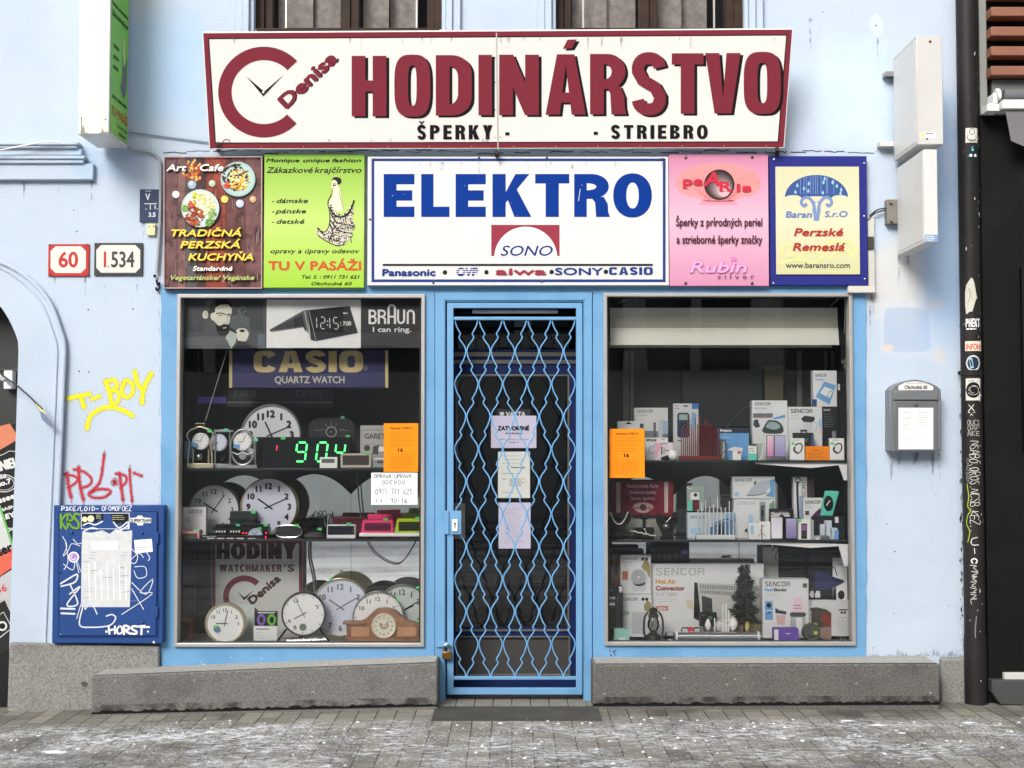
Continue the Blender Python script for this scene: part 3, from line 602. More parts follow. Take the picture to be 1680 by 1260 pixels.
# gate (grille)
GY = -.005
gt = empty('security_gate', P(844, 1150, GY), 'closed light blue door grille of wavy iron bars in a frame', 'gate')
m = MB(); q = fr
def frG(r, r2): return [[w2(r[0], r[3]), w2(r[2], r[3]), w2(r[2], r[1]), w2(r[0], r[1])]] + [[w2(s[0], s[3]), w2(s[2], s[3]), w2(s[2], s[1]), w2(s[0], s[1])] for s in r2]
m.prism(frG((733.8, 497.5, 955.3, 1138.5), [(744.2, 506, 945, 1128)]), GY - .018, GY + .018, BLUE)
m.pbox(742, 519.5, 947, 525, GY - .012, GY + .012, BLUE); m.pbox(742, 1110, 947, 1115.5, GY - .012, GY + .012, BLUE)
m.build('gate_frame', gt, bevel=.003)
m = MB(); LB = mat('light_blue_iron', (108, 164, 210), .4, var=.04)
prof = [(0, 0), (.1, .03), (.22, .14), (.33, .30), (.43, .47), (.46, .475), (.54, .385), (.57, .39), (.67, .56), (.78, .80), (.9, .965), (1, 1)]
prof = [(t, v + (.035 if 0 < t < 1 and t < .5 else 0)) for t, v in prof]
X0, X1, Y0, Y1 = 745.2, 944.4, 524, 1111
st = (X1 - X0) / 5; hp = (Y1 - Y0) / 11
for i in range(6):
    for sgn in (1, -1):
        if (i == 5 and sgn == 1) or (i == 0 and sgn == -1): continue
        pts = []
        for k in range(11):
            for t, v in prof[:-1]:
                vv = v if k % 2 == 0 else 1 - v
                pts.append(P(X0 + i * st + sgn * (vv * (st / 2 - 1.6) + .8), Y0 + (k + t) * hp, GY + sgn * .002))
        pts.append(P(X0 + i * st + sgn * (st / 2 - .8), Y1, GY)); m.tube(spline([tuple(p_) for p_ in pts], 2), .0037, LB, 6)
m.build('grille', gt)
m = MB(); m.pbox(739, 838, 757, 877, GY - .03, GY - .019, BLUE); m.pbox(728.5, 838, 736.5, 877, fy - .02, fy - .008, BLUE); m.build('lock_box', gt, bevel=.003)
m = MB(); m.pbox(741.7, 852, 751, 872, GY - .04, GY - .031, WHITE); m.build('keyhole_plate', gt, bevel=.003)
a = Art(GY - .04); a.disc(746.4, 859, 1.6, BLK).rect(745.6, 860, 747.2, 866, BLK); a.build('keyhole', gt)
m = MB(); m.pbox(716, 1053.5, 743, 1062, fy - .02, fy - .008, BLUE); m.build('hasp', gt, bevel=.002)
pl = empty('padlock', P(733, 1082, -.05), 'brass padlock with steel shackle hanging from the gate hasp', 'padlock')
m = MB(); m.pbox(725.5, 1069, 741, 1082, -.062, -.038, BRASS); m.build('lock_body', pl, bevel=.004)
m = MB(); m.tube([P(728, 1070, -.05), P(727.5, 1062, -.05), P(729, 1058.5, -.05), P(733.3, 1056.5, -.05), P(737.5, 1058.5, -.05), P(739, 1062, -.05), P(738.5, 1070, -.05)], .0042, STEEL); m.build('shackle', pl)
# mat of rubber ribs
q = [P(707, 1183, -.6)]
def G(px, py):
    d_ = ray(px, py); t = -CAM.z / d_.z; return CAM + d_ * t
a0, a1, a2, a3 = G(722, 1160), G(975, 1160), G(988, 1182), G(707, 1183)
m = MB(); nb = 62; MATR = mat('mat_rubber', (76, 75, 71), .85, var=.25, scale=7); ya, yb_ = a3.y, a0.y; xa, xb = a3.x, a2.x
m.box(xa, xb, ya, yb_, .001, .003, MATR)
for i in range(nb): x = xa + (xb - xa) * (i + .15) / nb; m.box(x, x + (xb - xa) / nb * .62, ya, yb_, .003, .007, MATR)
m.build('doormat', None, 'dark ribbed rubber doormat on the pavement before the gate', 'doormat', smooth=False)
# threshold row of stones
m = MB(); x = P(722, 0).x; STN = mat('kerb_stone', (128, 124, 116), .85, var=.15, scale=20, bump=.3)
while x < P(968, 0).x: m.box(x, x + .097, -.16, .05, -.05, .006, STN); x += .1
m.build('kerb_strip', kind='structure', bevel=.004)
# unseen opposite side of the street, its tones, roof and strips shaped for reflections
ob = empty('opposite_house', (0, -18, 0), 'pale grey house across the street mirrored in the shop glass', 'building')
m = MB(); OW = mat('opposite_wall', (236, 237, 231), .9, var=.06, scale=.6); OD = mat('opposite_dark', (30, 31, 32), .4)
OG = mat('opposite_upper', (104, 106, 103), .9, var=.15, scale=.6)
m.box(-30, 30, -19, -18, 0, 2.7, OW); m.build('ground_floor', ob, smooth=False); m = MB(); m.box(-30, 30, -19, -18, 2.7, 8.5, OG); m.build('wall', ob, smooth=False); m = MB(); m.add([(-30, -17.9, 8.5), (30, -17.9, 8.5), (30, -22, 11.4), (-30, -22, 11.4), (-30, -24, 8.5), (30, -24, 8.5)], [(0, 1, 2, 3), (3, 2, 5, 4), (0, 4, 5, 1), (0, 3, 4), (1, 5, 2)], mat('roof_dark', (78, 62, 56), .9, var=.3, scale=5)); m.build('roof', ob, smooth=False)  # roof added to cover the sky mirrored in the upper windows
m = MB()
for i in range(-9, 10):
    for z, h in (((0.05, 2.4),) if not -5 < i < 4 else ()) + ((3.9, 1.9), (6.2, 1.7)): m.box(i * 2.9 - .75 + .9, i * 2.9 + .75 + .9, -17.99, -17.95, z, z + h, OD)
m.build('window', ob, smooth=False)
m = MB()
for z in (3.2, 5.9, 8.25): m.box(-30, 30, -18, -17.8, z, z + .25, OW)
for x, w_ in ((-4.35, .28), (-3.0, .14), (-5.6, .1), (2.3, .22), (4.75, .3), (3.4, .1), (.2, .16)): m.box(x - w_, x + w_, -18, -17.9, 2.7, 8.2, OW)  # pale strips added to give soft vertical bands in the glass
m.build('reflection_strip', ob, smooth=False)
# ---------------------------------------------------------------- dark neighbour on the right
nb_ = empty('dark_shopfront', (P(1660, 1150).x, 0, 0), 'black panelled neighbouring shopfront with wooden slats and a raised awning', 'building')
NBK = mat('black_panel', (17, 19, 17), .6, spec=.15, var=.12, scale=2, c2=(22, 24, 22), cs=3)
ny = -.06
m = MB(); xl = P(1617, 800, ny).x
m.box(xl, 6, ny, .3, -.1, 6.2, NBK); m.build('wall', nb_, smooth=False)
m = MB(); m.box(xl - .005, xl + .035, ny - .02, ny, P(0, 190, ny).z, 6.2, mat('grey_strip', (128, 130, 126), .6)); m.box(P(1623, 0, ny).x, 6, ny - .03, ny, P(0, 190, ny).z, P(0, 133, ny).z, mat('grey_beam', (110, 114, 113), .6)); m.build('trim', nb_, bevel=.003)
m = MB(); SL = mat('slat_wood', (132, 86, 66), .55, var=.1, scale=9)
for k in range(9): y = 108 - 32.3 * k; m.box(P(1626, y, ny - .1).x, 6, ny - .1, ny, P(0, y + 15, ny - .1).z, P(0, y, ny - .1).z, SL)
m.build('slat', nb_, bevel=.004)
m = MB(); m.box(P(1665, 0, ny).x, P(1670, 0, ny).x, ny - .04, ny, P(0, 740, ny).z, P(0, 440, ny).z, BLK); m.box(P(1669, 0, ny).x, 3.6, ny - .035, ny, P(0, 738, ny).z, P(0, 441, ny).z, WHITE); m.build('poster_case', nb_, bevel=.003)
m = MB(); m.box(P(1631, 0, ny - .03).x, 6, ny - .03, ny, P(0, 1116, ny - .03).z, P(0, 1104, ny - .03).z, mat('pale_strip', (198, 198, 194), .6)); m.build('kick_rail', nb_, bevel=.002)
m = MB(); m.prism([[w2(1642, 1156, ny - .07), (6, P(0, 1156, ny - .07).z - .1), (6, P(0, 1116.5, ny - .07).z), w2(1628, 1116.5, ny - .07), w2(1628, 1136, ny - .07)]], ny - .07, ny, mat('slate', (62, 64, 65), .7)); m.build('plinth', nb_, bevel=.004)
aw = empty('awning', P(1650, 190, -.25), 'rolled grey awning with white bracket and hanging valance', 'awning')
m = MB(); ay = -.22; m.box(P(1643, 0, ay).x, 3.8, ay, ay + .07, P(0, 178, ay).z, P(0, 163, ay).z, WHITE); m.build('front_bar', aw, bevel=.006)
m = MB(); m.tube([P(1646, 156, -.14), P(1900, 156, -.14)], .03, mat('awning_grey', (98, 98, 102), .8), 14); m.build('roller', aw)
m = MB(); m.tube([P(1634, 156, -.14), P(1640, 155, -.14)], .034, WHITE, 14); m.pbox(1630, 152, 1636, 168, -.2, -.1, WHITE); m.tube([P(1634, 165, -.2), P(1627, 175, -.16), P(1622, 179, -.1)], .014, WHITE); m.pbox(1620, 170, 1640, 182, -.2, -.1, WHITE); m.build('bracket', aw, bevel=.004)
m = MB(); m.prism([[w2(1650, 183, -.2), (3.8, P(0, 183, -.2).z), (3.8, P(0, 225, -.2).z), w2(1680, 240, -.2), w2(1659, 231, -.2)]], -.2, -.194, mat('valance', (112, 108, 112), .9)); m.build('valance', aw)
# ---------------------------------------------------------------- downpipe
dp = empty('downpipe', P(1598, 1150, -.09), 'black painted downpipe covered in stickers and scrawls between the houses', 'pipe')
PX = P(1597, 700, -.09).x; PR = .056
m = MB(); PB = mat('pipe_black', (34, 32, 32), .55, spec=.25, var=.25, scale=4, c2=(84, 80, 76), cs=9, lo=.66, hi=.7)
m.lathe([(PR * 1.06, -.02), (PR * 1.06, .35), (PR, .38), (PR, P(0, 617, -.09).z), (PR * 1.08, P(0, 616, -.09).z), (PR * 1.08, P(0, 608, -.09).z), (PR, P(0, 607, -.09).z), (PR, 6.2)], (PX, -.07, 0), PB, 'z', 28); m.build('tube', dp)
m = MB(); m.tube([P(1574, 612, -.03), P(1580, 612, -.06)], .012, BLK); m.box(P(1612, 600).x, P(1619, 600).x, -.05, 0, -.05, 6.2, BLK); m.build('clamp', dp)
def pipeart(name, fn, label=None):
    a = Art(-.07); a.wf = lambda u, v: (lambda q: Vector((PX + (PR + .0015) * math.sin((q.x - PX) / PR * .92), -.07 - (PR + .0015 + (.003 if v > 1110 else 0)) * math.cos((q.x - PX) / PR * .92), q.z)))(P(u, v, -.11)); fn(a); a.build(name, dp, label)
PW = ink((214, 212, 204)); PWH = ink((232, 232, 230))
def grid_rect(a, x0, y0, x1, y1, m, n=6):
    for i in range(n): a.rect(x0 + (x1 - x0) * i / n, y0, x0 + (x1 - x0) * (i + 1) / n, y1, m)
def st1(a): grid_rect(a, 1582, 211, 1604, 235, PW); a.up(); a.line(arc(1593, 217, 4.5, 5, 0, 360, 16), .8, BLK); a.line(arc(1593, 226, 8, 6, -30, 210, 16), .8, BLK); a.text('TRAVL', 1586, 1602, 234, 229, BLK)
def st2(a): grid_rect(a, 1584, 240, 1605, 263, ink((26, 40, 44))); a.up(); a.line([(1594, 241), (1603, 258), (1586, 258), (1594, 241)], 1, ink((120, 190, 200))); a.disc(1594, 247, 2, ink((120, 200, 210))); a.disc(1591, 256, 2.5, PWH); a.disc(1599, 256, 2.5, PWH)
def vs(a, tp, bt, m, n=10):
    ip = lambda l, x: next((y0 + (y1 - y0) * (x - x0) / (x1 - x0) for (x0, y0), (x1, y1) in zip(l, l[1:]) if x0 <= x <= x1 + 1e-6), l[-1][1])
    x0, x1 = tp[0][0], tp[-1][0]; xs_ = [x0 + (x1 - x0) * i / n for i in range(n + 1)]
    for p, q in zip(xs_, xs_[1:]): a.poly([(p, ip(tp, p)), (q, ip(tp, q) - .001), (q, ip(bt, q)), (p, ip(bt, p) + .001)], m)
def pdisc(a, cx, cy, r, m): vs(a, [(cx + r * math.cos(R(t)), cy - r * math.sin(R(t))) for t in range(180, -1, -15)], [(cx + r * math.cos(R(t)), cy + r * math.sin(R(t))) for t in range(180, -1, -15)], m)
def st3(a): vs(a, [(1581, 480), (1583, 468), (1592, 455), (1596, 461), (1601, 486)], [(1581, 500), (1583, 516), (1590, 511), (1593, 512), (1601, 488)], ink((196, 194, 180))); a.up(); a.line([(1585, 500), (1591, 480), (1587, 474), (1593, 492)], .7, ink((120, 118, 110)), 4)
def st4(a): a.blk('PHEKT', 1582, 1607, 523, 537, PWH, t=.2, gap=.08); a.lines(1583, 540, 1606, 540, 1, PWH, 2)
def st5(a): grid_rect(a, 1581, 560, 1611, 576, ink((224, 212, 196))); a.up(); a.text('INFONI', 1583, 1609, 574, 564, ink((196, 84, 60)), bold=.3)
def st6(a): pdisc(a, 1595, 596, 13, ink((190, 200, 206))); a.up(); pdisc(a, 1595, 596, 10.5, ink((30, 46, 62))); a.up(); a.line([(1590, 588), (1593, 604)], 5, ink((170, 200, 214)))
def st7(a): grid_rect(a, 1582, 621, 1608, 657, ink((206, 204, 196))); a.up(); pdisc(a, 1595, 640, 13, BLK); a.up(); [a.line(arc(1595, 640, r, r * .8, s, s + 130, 8), .6, PW) for r, s in ((10, 20), (8, 170), (6, 80), (9, 260))]; a.line([(1586, 626), (1594, 624), (1604, 626)], .8, BLK)
def st8(a):
    a.line([(1587, 664), (1596, 674)], 1, PW); a.line([(1596, 664), (1587, 674)], 1, PW); a.line([(1586, 677), (1592, 668), (1598, 677), (1586, 677)], 1, PW); a.line([(1590, 682), (1592, 678), (1594, 682)], 1, PW)
    for i, s_ in enumerate(('OUCS', 'OAP', 'AKE')): a.hand(s_, 1585, 1606, 689 + i * 9, 697 + i * 9, ink((170, 166, 160)), .9, seed=i)
    a.tf = lambda x, y: (1597 - y, 724 + x)
    a.hand('NSABO.OROS.NCSB.KEZ..', 0, 150, -8, 7, PW, .8, .12, .12, 3); a.hand('U-', 158, 186, -6, 6, PW, 1.2); a.hand('C', 192, 200, -4, 5, PWH, 1.8); a.hand('MNMVMNL', 204, 268, -4, 6, ink((176, 172, 168)), 1.4, .2, .05, 8); a.hand('CAUSEF', 28, 70, 9, 14, ink((150, 146, 150)), .7, .1, .2, 2); a.tf = None
    a.line([(1600, 1010), (1598, 1040), (1603, 1070), (1606, 1098)], 1.6, ink((130, 124, 122)), 4)
    a.line([(1584, 794), (1587, 815), (1585, 830), (1590, 838), (1585, 846), (1583, 860), (1589, 872), (1585, 890)], 1.6, ink((150, 180, 40)), 4)
def st9(a):
    r_ = random.Random(4)
    for i in range(46): y = r_.uniform(0, 1130); q = r_.uniform(.5, 1.6); x = r_.choice([r_.uniform(1606, 1612), r_.uniform(1583, 1612)]); a.poly([(x - q, y), (x, y - q * r_.uniform(1, 5)), (x + q * .7, y), (x, y + q * r_.uniform(1, 3))], ink((196, 188, 182)))
for nm, f_, lb in (('sticker', st1, 'white sticker with a small drawing'), ('sticker', st2, 'dark triangle sticker'), ('sticker', st3, 'torn pale sticker'), ('sticker', st4, 'black sticker with white capital letters'), ('sticker', st5, 'cream sticker with red scrawl'), ('sticker', st6, 'round blue sticker'), ('sticker', st7, 'white sticker with a scribbled black disc'), ('graffiti', st8, None), ('paint_chip', st9, None)): pipeart(nm, f_, lb)
# ---------------------------------------------------------------- signs on the wall
MAR = ink((130, 46, 60), .5); INKB = ink((22, 22, 22), .45); NAV = ink((30, 52, 118), .4); OFFW = CREAMW
def slab(m, pts, pt, n, th, mt):
    A_ = Art(pt=pt, nrm=n, gap=0); f = [A_.w(*p) for p in pts]; b = [q - Vector(n).normalized() * th for q in f]; k = len(f)
    m.add(f + b, [tuple(range(k))[::-1], tuple(range(k, 2 * k))] + [(i, (i + 1) % k, (i + 1) % k + k, i + k) for i in range(k)], mt)
lo_, hi_ = P(820, 244, -.10), P(820, 52, -.33)
SN = Vector((0, -(hi_.z - lo_.z), (hi_.y - lo_.y))).normalized()
if SN.y > 0: SN = -SN
SP = lo_
top = lambda x: 53 - (x - 332) * 6 / 969
bot = lambda x: 245 - (x - 343) * 2 / 944
hs_ = empty('watchmaker_sign', (lo_.x, lo_.y, lo_.z), 'long tilted white shop sign with dark red frame reading HODIN\u00c1RSTVO', 'sign')
for a_, b_, c_, d_ in ((332, 816, 817, 343), (816.6, 1301, 1287, 817.6)):
    m = MB(); slab(m, [(a_, top(a_)), (b_, top(b_)), (c_, bot(c_)), (d_, bot(d_))], SP, SN, .03, OFFW); m.build('sign_panel', hs_, bevel=.002)
a = Art(pt=SP, nrm=SN)
def band(i, j, m):
    lx = lambda t: 332 + 11 * t; rx_ = lambda t: 1301 - 14 * t
    o_ = [(332 + i, top(332) + i), (1301 - i, top(1301) + i), (1287 - i, bot(1287) - i), (343 + i, bot(343) - i)]
    n_ = [(332 + j, top(332) + j), (1301 - j, top(1301) + j), (1287 - j, bot(1287) - j), (343 + j, bot(343) - j)]
    a.loops([o_, n_], m)
band(1.5, 9.5, MAR); band(9.5, 11.3, INKB); a.build('sign_border', hs_)
a = Art(pt=SP, nrm=SN); a.k = 2; cx, cy = 433, 151
rng_ = [(cx + (x - cx), cy + (y - cy) * 1.0) for x, y in ()]
a.ring(cx, cy, 52.5, 74.5, MAR, 50 - 360 + 360, 310, 48) if False else a.loops([arc(cx, cy, 75, 74.5, -43, -316, 50) + arc(cx, cy, 53, 52.5, -316, -43, 50)], MAR)
a.up(); a.poly([(404, 125), (433.5, 150), (466, 122), (432, 158)], INKB); a.up(); a.disc(432, 151, 2, WHITE); a.build('clock_logo', hs_)
def den(a, ox, oy, ang, s, c, sh):
    cs, sn = math.cos(R(ang)), math.sin(R(ang)); a.tf = lambda x, y: (ox + (x * cs + y * sn) * s, oy + (-x * sn + y * cs) * s)
    if sh: a.text('Denisa', 1.5, 117, 1.5, -22, sh, bold=1.5)
    a.up(); a.text('Denisa', 0, 115.5, 0, -22, c, bold=1.4); a.tf = None
a = Art(pt=SP, nrm=SN); a.k = 2; den(a, 470, 178, 43.5, 1, MAR, INKB); a.build('name_lettering', hs_)
HOD = [('H', 577, 634), ('O', 647, 706), ('D', 715, 774), ('I', 785, 807), ('N', 819, 884), ('A', 895, 961), ('R', 968, 1026), ('S', 1035, 1094), ('T', 1102, 1154), ('V', 1157, 1215), ('O', 1220, 1281)]
a = Art(pt=SP, nrm=SN); a.k = 2
def hod(dx, dy, m):
    for i, (ch, x0, x1) in enumerate(HOD):
        w_ = x1 - x0; H = 99; t = 22.5 / H; wide = 1; yt = 92 - (x0 - 577) * 5.5 / 700; yb = yt + H - .5
        g, gw = blk(ch, t, .185, 1, 3.2); kx = w_ / gw
        if ch not in 'I':
            g, gw = blk(ch, t * H / w_ * gw / 1.0 * (1 if True else 1), .185, 1, 3.2); kx = w_ / gw
        for lp in g:
            a.mic += 1; a.loops([[(x0 + p[0] * kx + dx, yb - p[1] * H + dy) for p in l] for l in lp], m, (a.mic % 5) * 5e-5)
    a.poly([(x + dx, y + dy) for x, y in ((931, 65), (946.5, 64.5), (938, 79), (923.5, 80))], m)
hod(4.6, 3.2, INKB); a.k = 4; hod(0, 0, MAR)
a.blk('\u0160PERKY', 684, 808, 205, 228.5, INKB, t=.24, h=.19, gap=.22, e=2.3); a.rect(829, 217, 836, 222, INKB)
a.rect(974, 216, 981, 221, INKB); a.blk('STRIEBRO', 1002, 1161, 205, 227.5, INKB, t=.24, h=.19, gap=.22, e=2.3)
a.build('lettering', hs_)
m = MB()
for x, z in ((358, 232), (815, 245), (1275, 240)): m.tube([P(x, z + 4, -.12), P(x, z + 12, -.05), P(x, z + 13, .0)], .012, mat('rust_black', (40, 30, 26), .8))
m.build('bracket', hs_)
a = Art(pt=SP, nrm=SN); a.k = 3; DT = ink((196, 192, 184), .7); a.line([(814.5, 54), (817, 246)], 2.2, DT); a.k = 5
for y in (95, 135, 180, 225, 60): a.disc(812, y, .9, INKB, n=8); a.disc(820.5, y, .9, INKB, n=8)
for i in range(14): a.disc(350 + i * 71, 54 - i * .45, .8, ink((226, 200, 196)), n=8); a.disc(360 + i * 69, 241 - i * .15, .7, ink((226, 200, 196)), n=8)
GS = mist('sign_grime', (120, 110, 96), .4, 26); q = random.Random(12)
for i in range(26):
    x = q.uniform(350, 1280); y0 = q.choice((61, 61, 232)); l = q.uniform(6, 26) if y0 < 100 else -q.uniform(4, 12) ; a.poly([(x - q.uniform(1, 4), y0), (x + q.uniform(-1, 1), y0 + l), (x + q.uniform(1, 4), y0)], GS)
a.line([(366, 243), (364, 236), (369, 229), (376, 229), (377, 233)], 1.1, ink((70, 60, 50)), 4); a.build('rivet', hs_)

def board(name, label, px, y, th, mt, sub='board'):
    e = empty(name, P((px[0] + px[2]) / 2, px[3], y), label, 'sign'); m = MB(); m.pbox(*px, y, y + th, mt); m.build(sub, e, bevel=.002); return e
# --- cafe sign
y = -.05
e = board('cafe_sign', 'dark wood sign with two food plates and yellow lettering TRADI\u010cN\u00c1 PERZSK\u00c1 KUCHY\u0147A', (269, 257, 431, 474), y, .04, ink((70, 40, 44)))
a = Art(y); rnd = random.Random(3)
pk = [(270, 292, (92, 66, 66)), (292, 305, (108, 78, 74)), (305, 323, (74, 70, 72)), (323, 338, (66, 44, 42)), (338, 371, (120, 54, 42)), (371, 403, (84, 52, 50)), (403, 431, (96, 66, 66))]
for i, (x0, x1, c) in enumerate(pk): a.rect(x0, 258, x1 - .8, 473, mat('plank_%d' % i, tuple(int(v * 1.12) for v in c), .5, var=.3, scale=14, c2=tuple(int(v * .6) for v in c), cs=9, spec=.2))
a.up()
for i in range(60): x = rnd.uniform(271, 429); yy = rnd.uniform(260, 470); l = rnd.uniform(4, 22); a.line([(x, yy), (x + rnd.uniform(-1, 1), yy + l)], rnd.uniform(.4, 1.2), ink(rnd.choice([(120, 104, 100), (40, 28, 30), (150, 130, 122)])))
for x, yy, r, c in ((292, 302, 0, 0), (315, 303, 7, (150, 166, 190)), (348, 301, 5.5, (170, 186, 160)), (288.5, 319, 6, (214, 212, 210)), (368.5, 327, 6, (220, 190, 90)), (393.5, 334, 6.5, (180, 190, 214)), (415, 327, 5.5, (190, 150, 110))):
    if r: a.disc(x, yy + 1.2, r * 1.1, ink((30, 20, 20))); a.up(); a.disc(x, yy, r, ink(c)); a.up(); a.disc(x - r * .2, yy - r * .25, r * .5, ink(tuple(min(255, v + 34) for v in c))); a.k -= 2
a.up()
for i in range(90):
    an = rnd.uniform(0, 6.28); q = rnd.random() ** .6 * 19; x, yy = 316 + q * math.cos(an) * .85, 281 + q * math.sin(an); a.disc(x, yy, rnd.uniform(1.2, 2.8), ink(rnd.choice([(200, 110, 40), (170, 60, 30), (220, 150, 70), (140, 50, 30), (226, 180, 110)])), n=8); a.mic += 1; a.gap = .0006 + i * 1e-6
a.gap = .0006; a.up()
def plate(x, yy, r, rim, foods, seed):
    q = random.Random(seed); a.disc(x + 1.5, yy + 2.5, r * 1.04, ink((30, 20, 20)), n=32); a.up(); a.disc(x, yy, r, ink(rim), n=36); a.up(); a.disc(x, yy, r * .88, ink(tuple(min(255, v + 12) for v in rim)), n=36); a.up()
    for i, (fx, fy, fr_, n_, cols) in enumerate(foods):
        for k in range(n_):
            an = q.uniform(0, 6.28); d_ = q.random() ** .5 * fr_; s_ = q.uniform(.8, 2.6); px_, py_ = x + fx + d_ * math.cos(an), yy + fy + d_ * math.sin(an)
            a.gap = .0006 + k * 2e-6; a.disc(px_, py_, s_, ink(q.choice(cols)), ry=s_ * q.uniform(.5, 1), n=8)
        a.gap = .0006; a.up()
plate(390.5, 294, 28.5, (158, 184, 178), [(-3, -3, 22, 150, [(60, 28, 26), (84, 40, 34), (44, 22, 24)]), (2, 2, 17, 110, [(222, 180, 50), (236, 206, 120), (240, 222, 160)]), (2, 10, 9, 50, [(176, 120, 40), (214, 160, 60)]), (-18, 11, 4.5, 24, [(190, 60, 40), (206, 90, 60)])], 1)
plate(329, 342, 31, (186, 200, 192), [(6, -6, 18, 110, [(226, 214, 150), (238, 230, 180), (216, 200, 90)]), (-8, -20, 5, 30, [(222, 196, 60), (120, 160, 60)]), (-13, -7, 6, 40, [(180, 50, 40), (206, 80, 60)]), (-9, 13, 15, 120, [(150, 62, 34), (186, 88, 46), (120, 46, 28)]), (20, 8, 7, 30, [(110, 150, 60), (150, 180, 90)]), (-24, 0, 5, 30, [(90, 140, 50), (140, 180, 80)]), (16, 23, 7, 36, [(70, 120, 50), (110, 160, 70)])], 2)
YE = ink((226, 196, 70)); WT = ink((236, 232, 224))
for s_, x0, x1, yb, yt, c, b_ in (('Art', 274, 305, 281, 270, WT, .5), ('Cafe', 328, 366, 281, 270, WT, .5), ('TRADI\u010cN\u00c1', 279, 396, 388, 377, YE, .6), ('PERZSK\u00c1', 297, 394, 407.5, 396, YE, .6), ('KUCHY\u0147A', 310, 416, 427.5, 416, YE, .6), ('Standardn\u00e9', 317, 381, 444.5, 437, WT, .3), ('Vegetari\u00e1nske/ Vegánske', 279, 417, 459.5, 452, ink((176, 186, 110)), .3)):
    a.text(s_, x0 + 1.2, x1 + 1.2, yb + 1.2, yt + 1.2, ink((30, 18, 20)), bold=b_, slant=.22); a.up(); a.text(s_, x0, x1, yb, yt, c, bold=b_, slant=.22); a.k -= 1
a.k += 2; a.frame(269.2, 257.2, 430.8, 473.8, 1.6, ink((176, 150, 150))); a.build('print', e)
# --- tailor sign
y = -.056
def grad(name, c0, c1, c2_):
    if name in MATS: return MATS[name]
    m = mat(name, c0, .35, var=.02); n = m.node_tree; L = n.links.new; b = n.nodes['Principled BSDF']; tc = n.nodes.new('ShaderNodeTexCoord'); sx = n.nodes.new('ShaderNodeSeparateXYZ'); L(tc.outputs['Generated'], sx.inputs[0]); r = n.nodes.new('ShaderNodeValToRGB')
    r.color_ramp.elements[0].color = lin(c2_); r.color_ramp.elements[1].color = lin(c0); q = r.color_ramp.elements.new(.5); q.color = lin(c1); L(sx.outputs['Z'], r.inputs[0]); L(r.outputs[0], b.inputs['Base Color']); return m
e = board('tailor_sign', 'lime green tailor sign with a lady in a swirling dress reading Z\u00e1kazkov\u00e9 kraj\u010d\u00edrstvo', (433, 253, 597.5, 472), y, .045, grad('lime_print', (118, 168, 20), (178, 206, 104), (146, 190, 40)))
a = Art(y); GB = ink((34, 36, 24)); OR = ink((186, 78, 36))
def fash(a, G=GB, lady=True):
    T_ = lambda s_, x0, x1, yb, yt, b=.35, sl=.25, c=G: a.text(s_, x0, x1, yb, yt, c, bold=b, slant=sl)
    T_('Monique', 437, 490, 266, 260, .5); T_('unique', 497, 540, 266, 260, .5); T_('fashion', 544, 591, 266, 260, .5)
    T_('Z\u00e1kazkov\u00e9', 437, 512, 283.5, 274); T_('kraj\u010d\u00edrstvo', 516, 592, 283.5, 274)
    for i, s_ in enumerate(('d\u00e1mske', 'p\u00e1nske', 'detsk\u00e9')): T_('-', 446, 449, 333 + i * 17, 325.5 + i * 17, .3); T_(s_, 453, 504 - i * 3, 333 + i * 17, 325.5 + i * 17, .35)
    T_('opravy a \u00fapravy odevov', 443, 588, 415.5, 408, .3); T_('TU V PAS\u00c1\u017dI', 441, 592, 443, 428.5, .9, 0, OR)
    T_('Tel. \u010d. : 0911 731 621', 494, 588, 457, 451.5, .3); T_('Obchodn\u00e1 60', 510, 576, 468, 462.5, .3)
fash(a)
SK = ink((228, 216, 186)); a.up()
a.poly(spline([(543, 305), (549, 300), (554, 303), (558, 312), (560, 325), (563, 341), (558, 348), (546, 342), (540, 332), (546, 320), (546, 312)], 4), SK)
a.disc(549, 299.5, 4.6, SK, 6); a.up(); a.poly(spline([(544, 296), (547, 291.5), (553, 290.5), (559, 293), (560, 299), (555, 303), (552.5, 298), (548, 295), (544, 296)], 4), INKB)
a.poly(spline([(538, 331), (545, 338), (552, 350), (562, 352), (572, 343), (581, 328), (579, 342), (582, 350), (577, 356), (583, 372), (575, 381), (580, 384), (574, 392), (564, 402), (552, 403), (541, 396), (531, 393), (520, 385), (521, 374), (532, 380), (540, 368), (541, 352)], 3), ink((206, 198, 180)))
a.up(); rr = random.Random(8)
DRS = spline([(538, 331), (545, 338), (552, 350), (562, 352), (572, 343), (581, 328), (579, 342), (582, 350), (577, 356), (583, 372), (575, 381), (580, 384), (574, 392), (564, 402), (552, 403), (541, 396), (531, 393), (520, 385), (521, 374), (532, 380), (540, 368), (541, 352)], 3)
def inside(x, y, pl): return sum(((y0 > y) != (y1 > y)) and x < (x1 - x0) * (y - y0) / (y1 - y0) + x0 for (x0, y0), (x1, y1) in zip(pl, pl[1:] + pl[:1])) % 2 == 1
for i in range(900):
    x, yy = rr.uniform(519, 584), rr.uniform(328, 404)
    if inside(x, yy, DRS): a.gap = .0006 + i * 4e-7; a.disc(x, yy, rr.uniform(.6, 1.25), INKB, n=6)
a.gap = .0006; a.up()
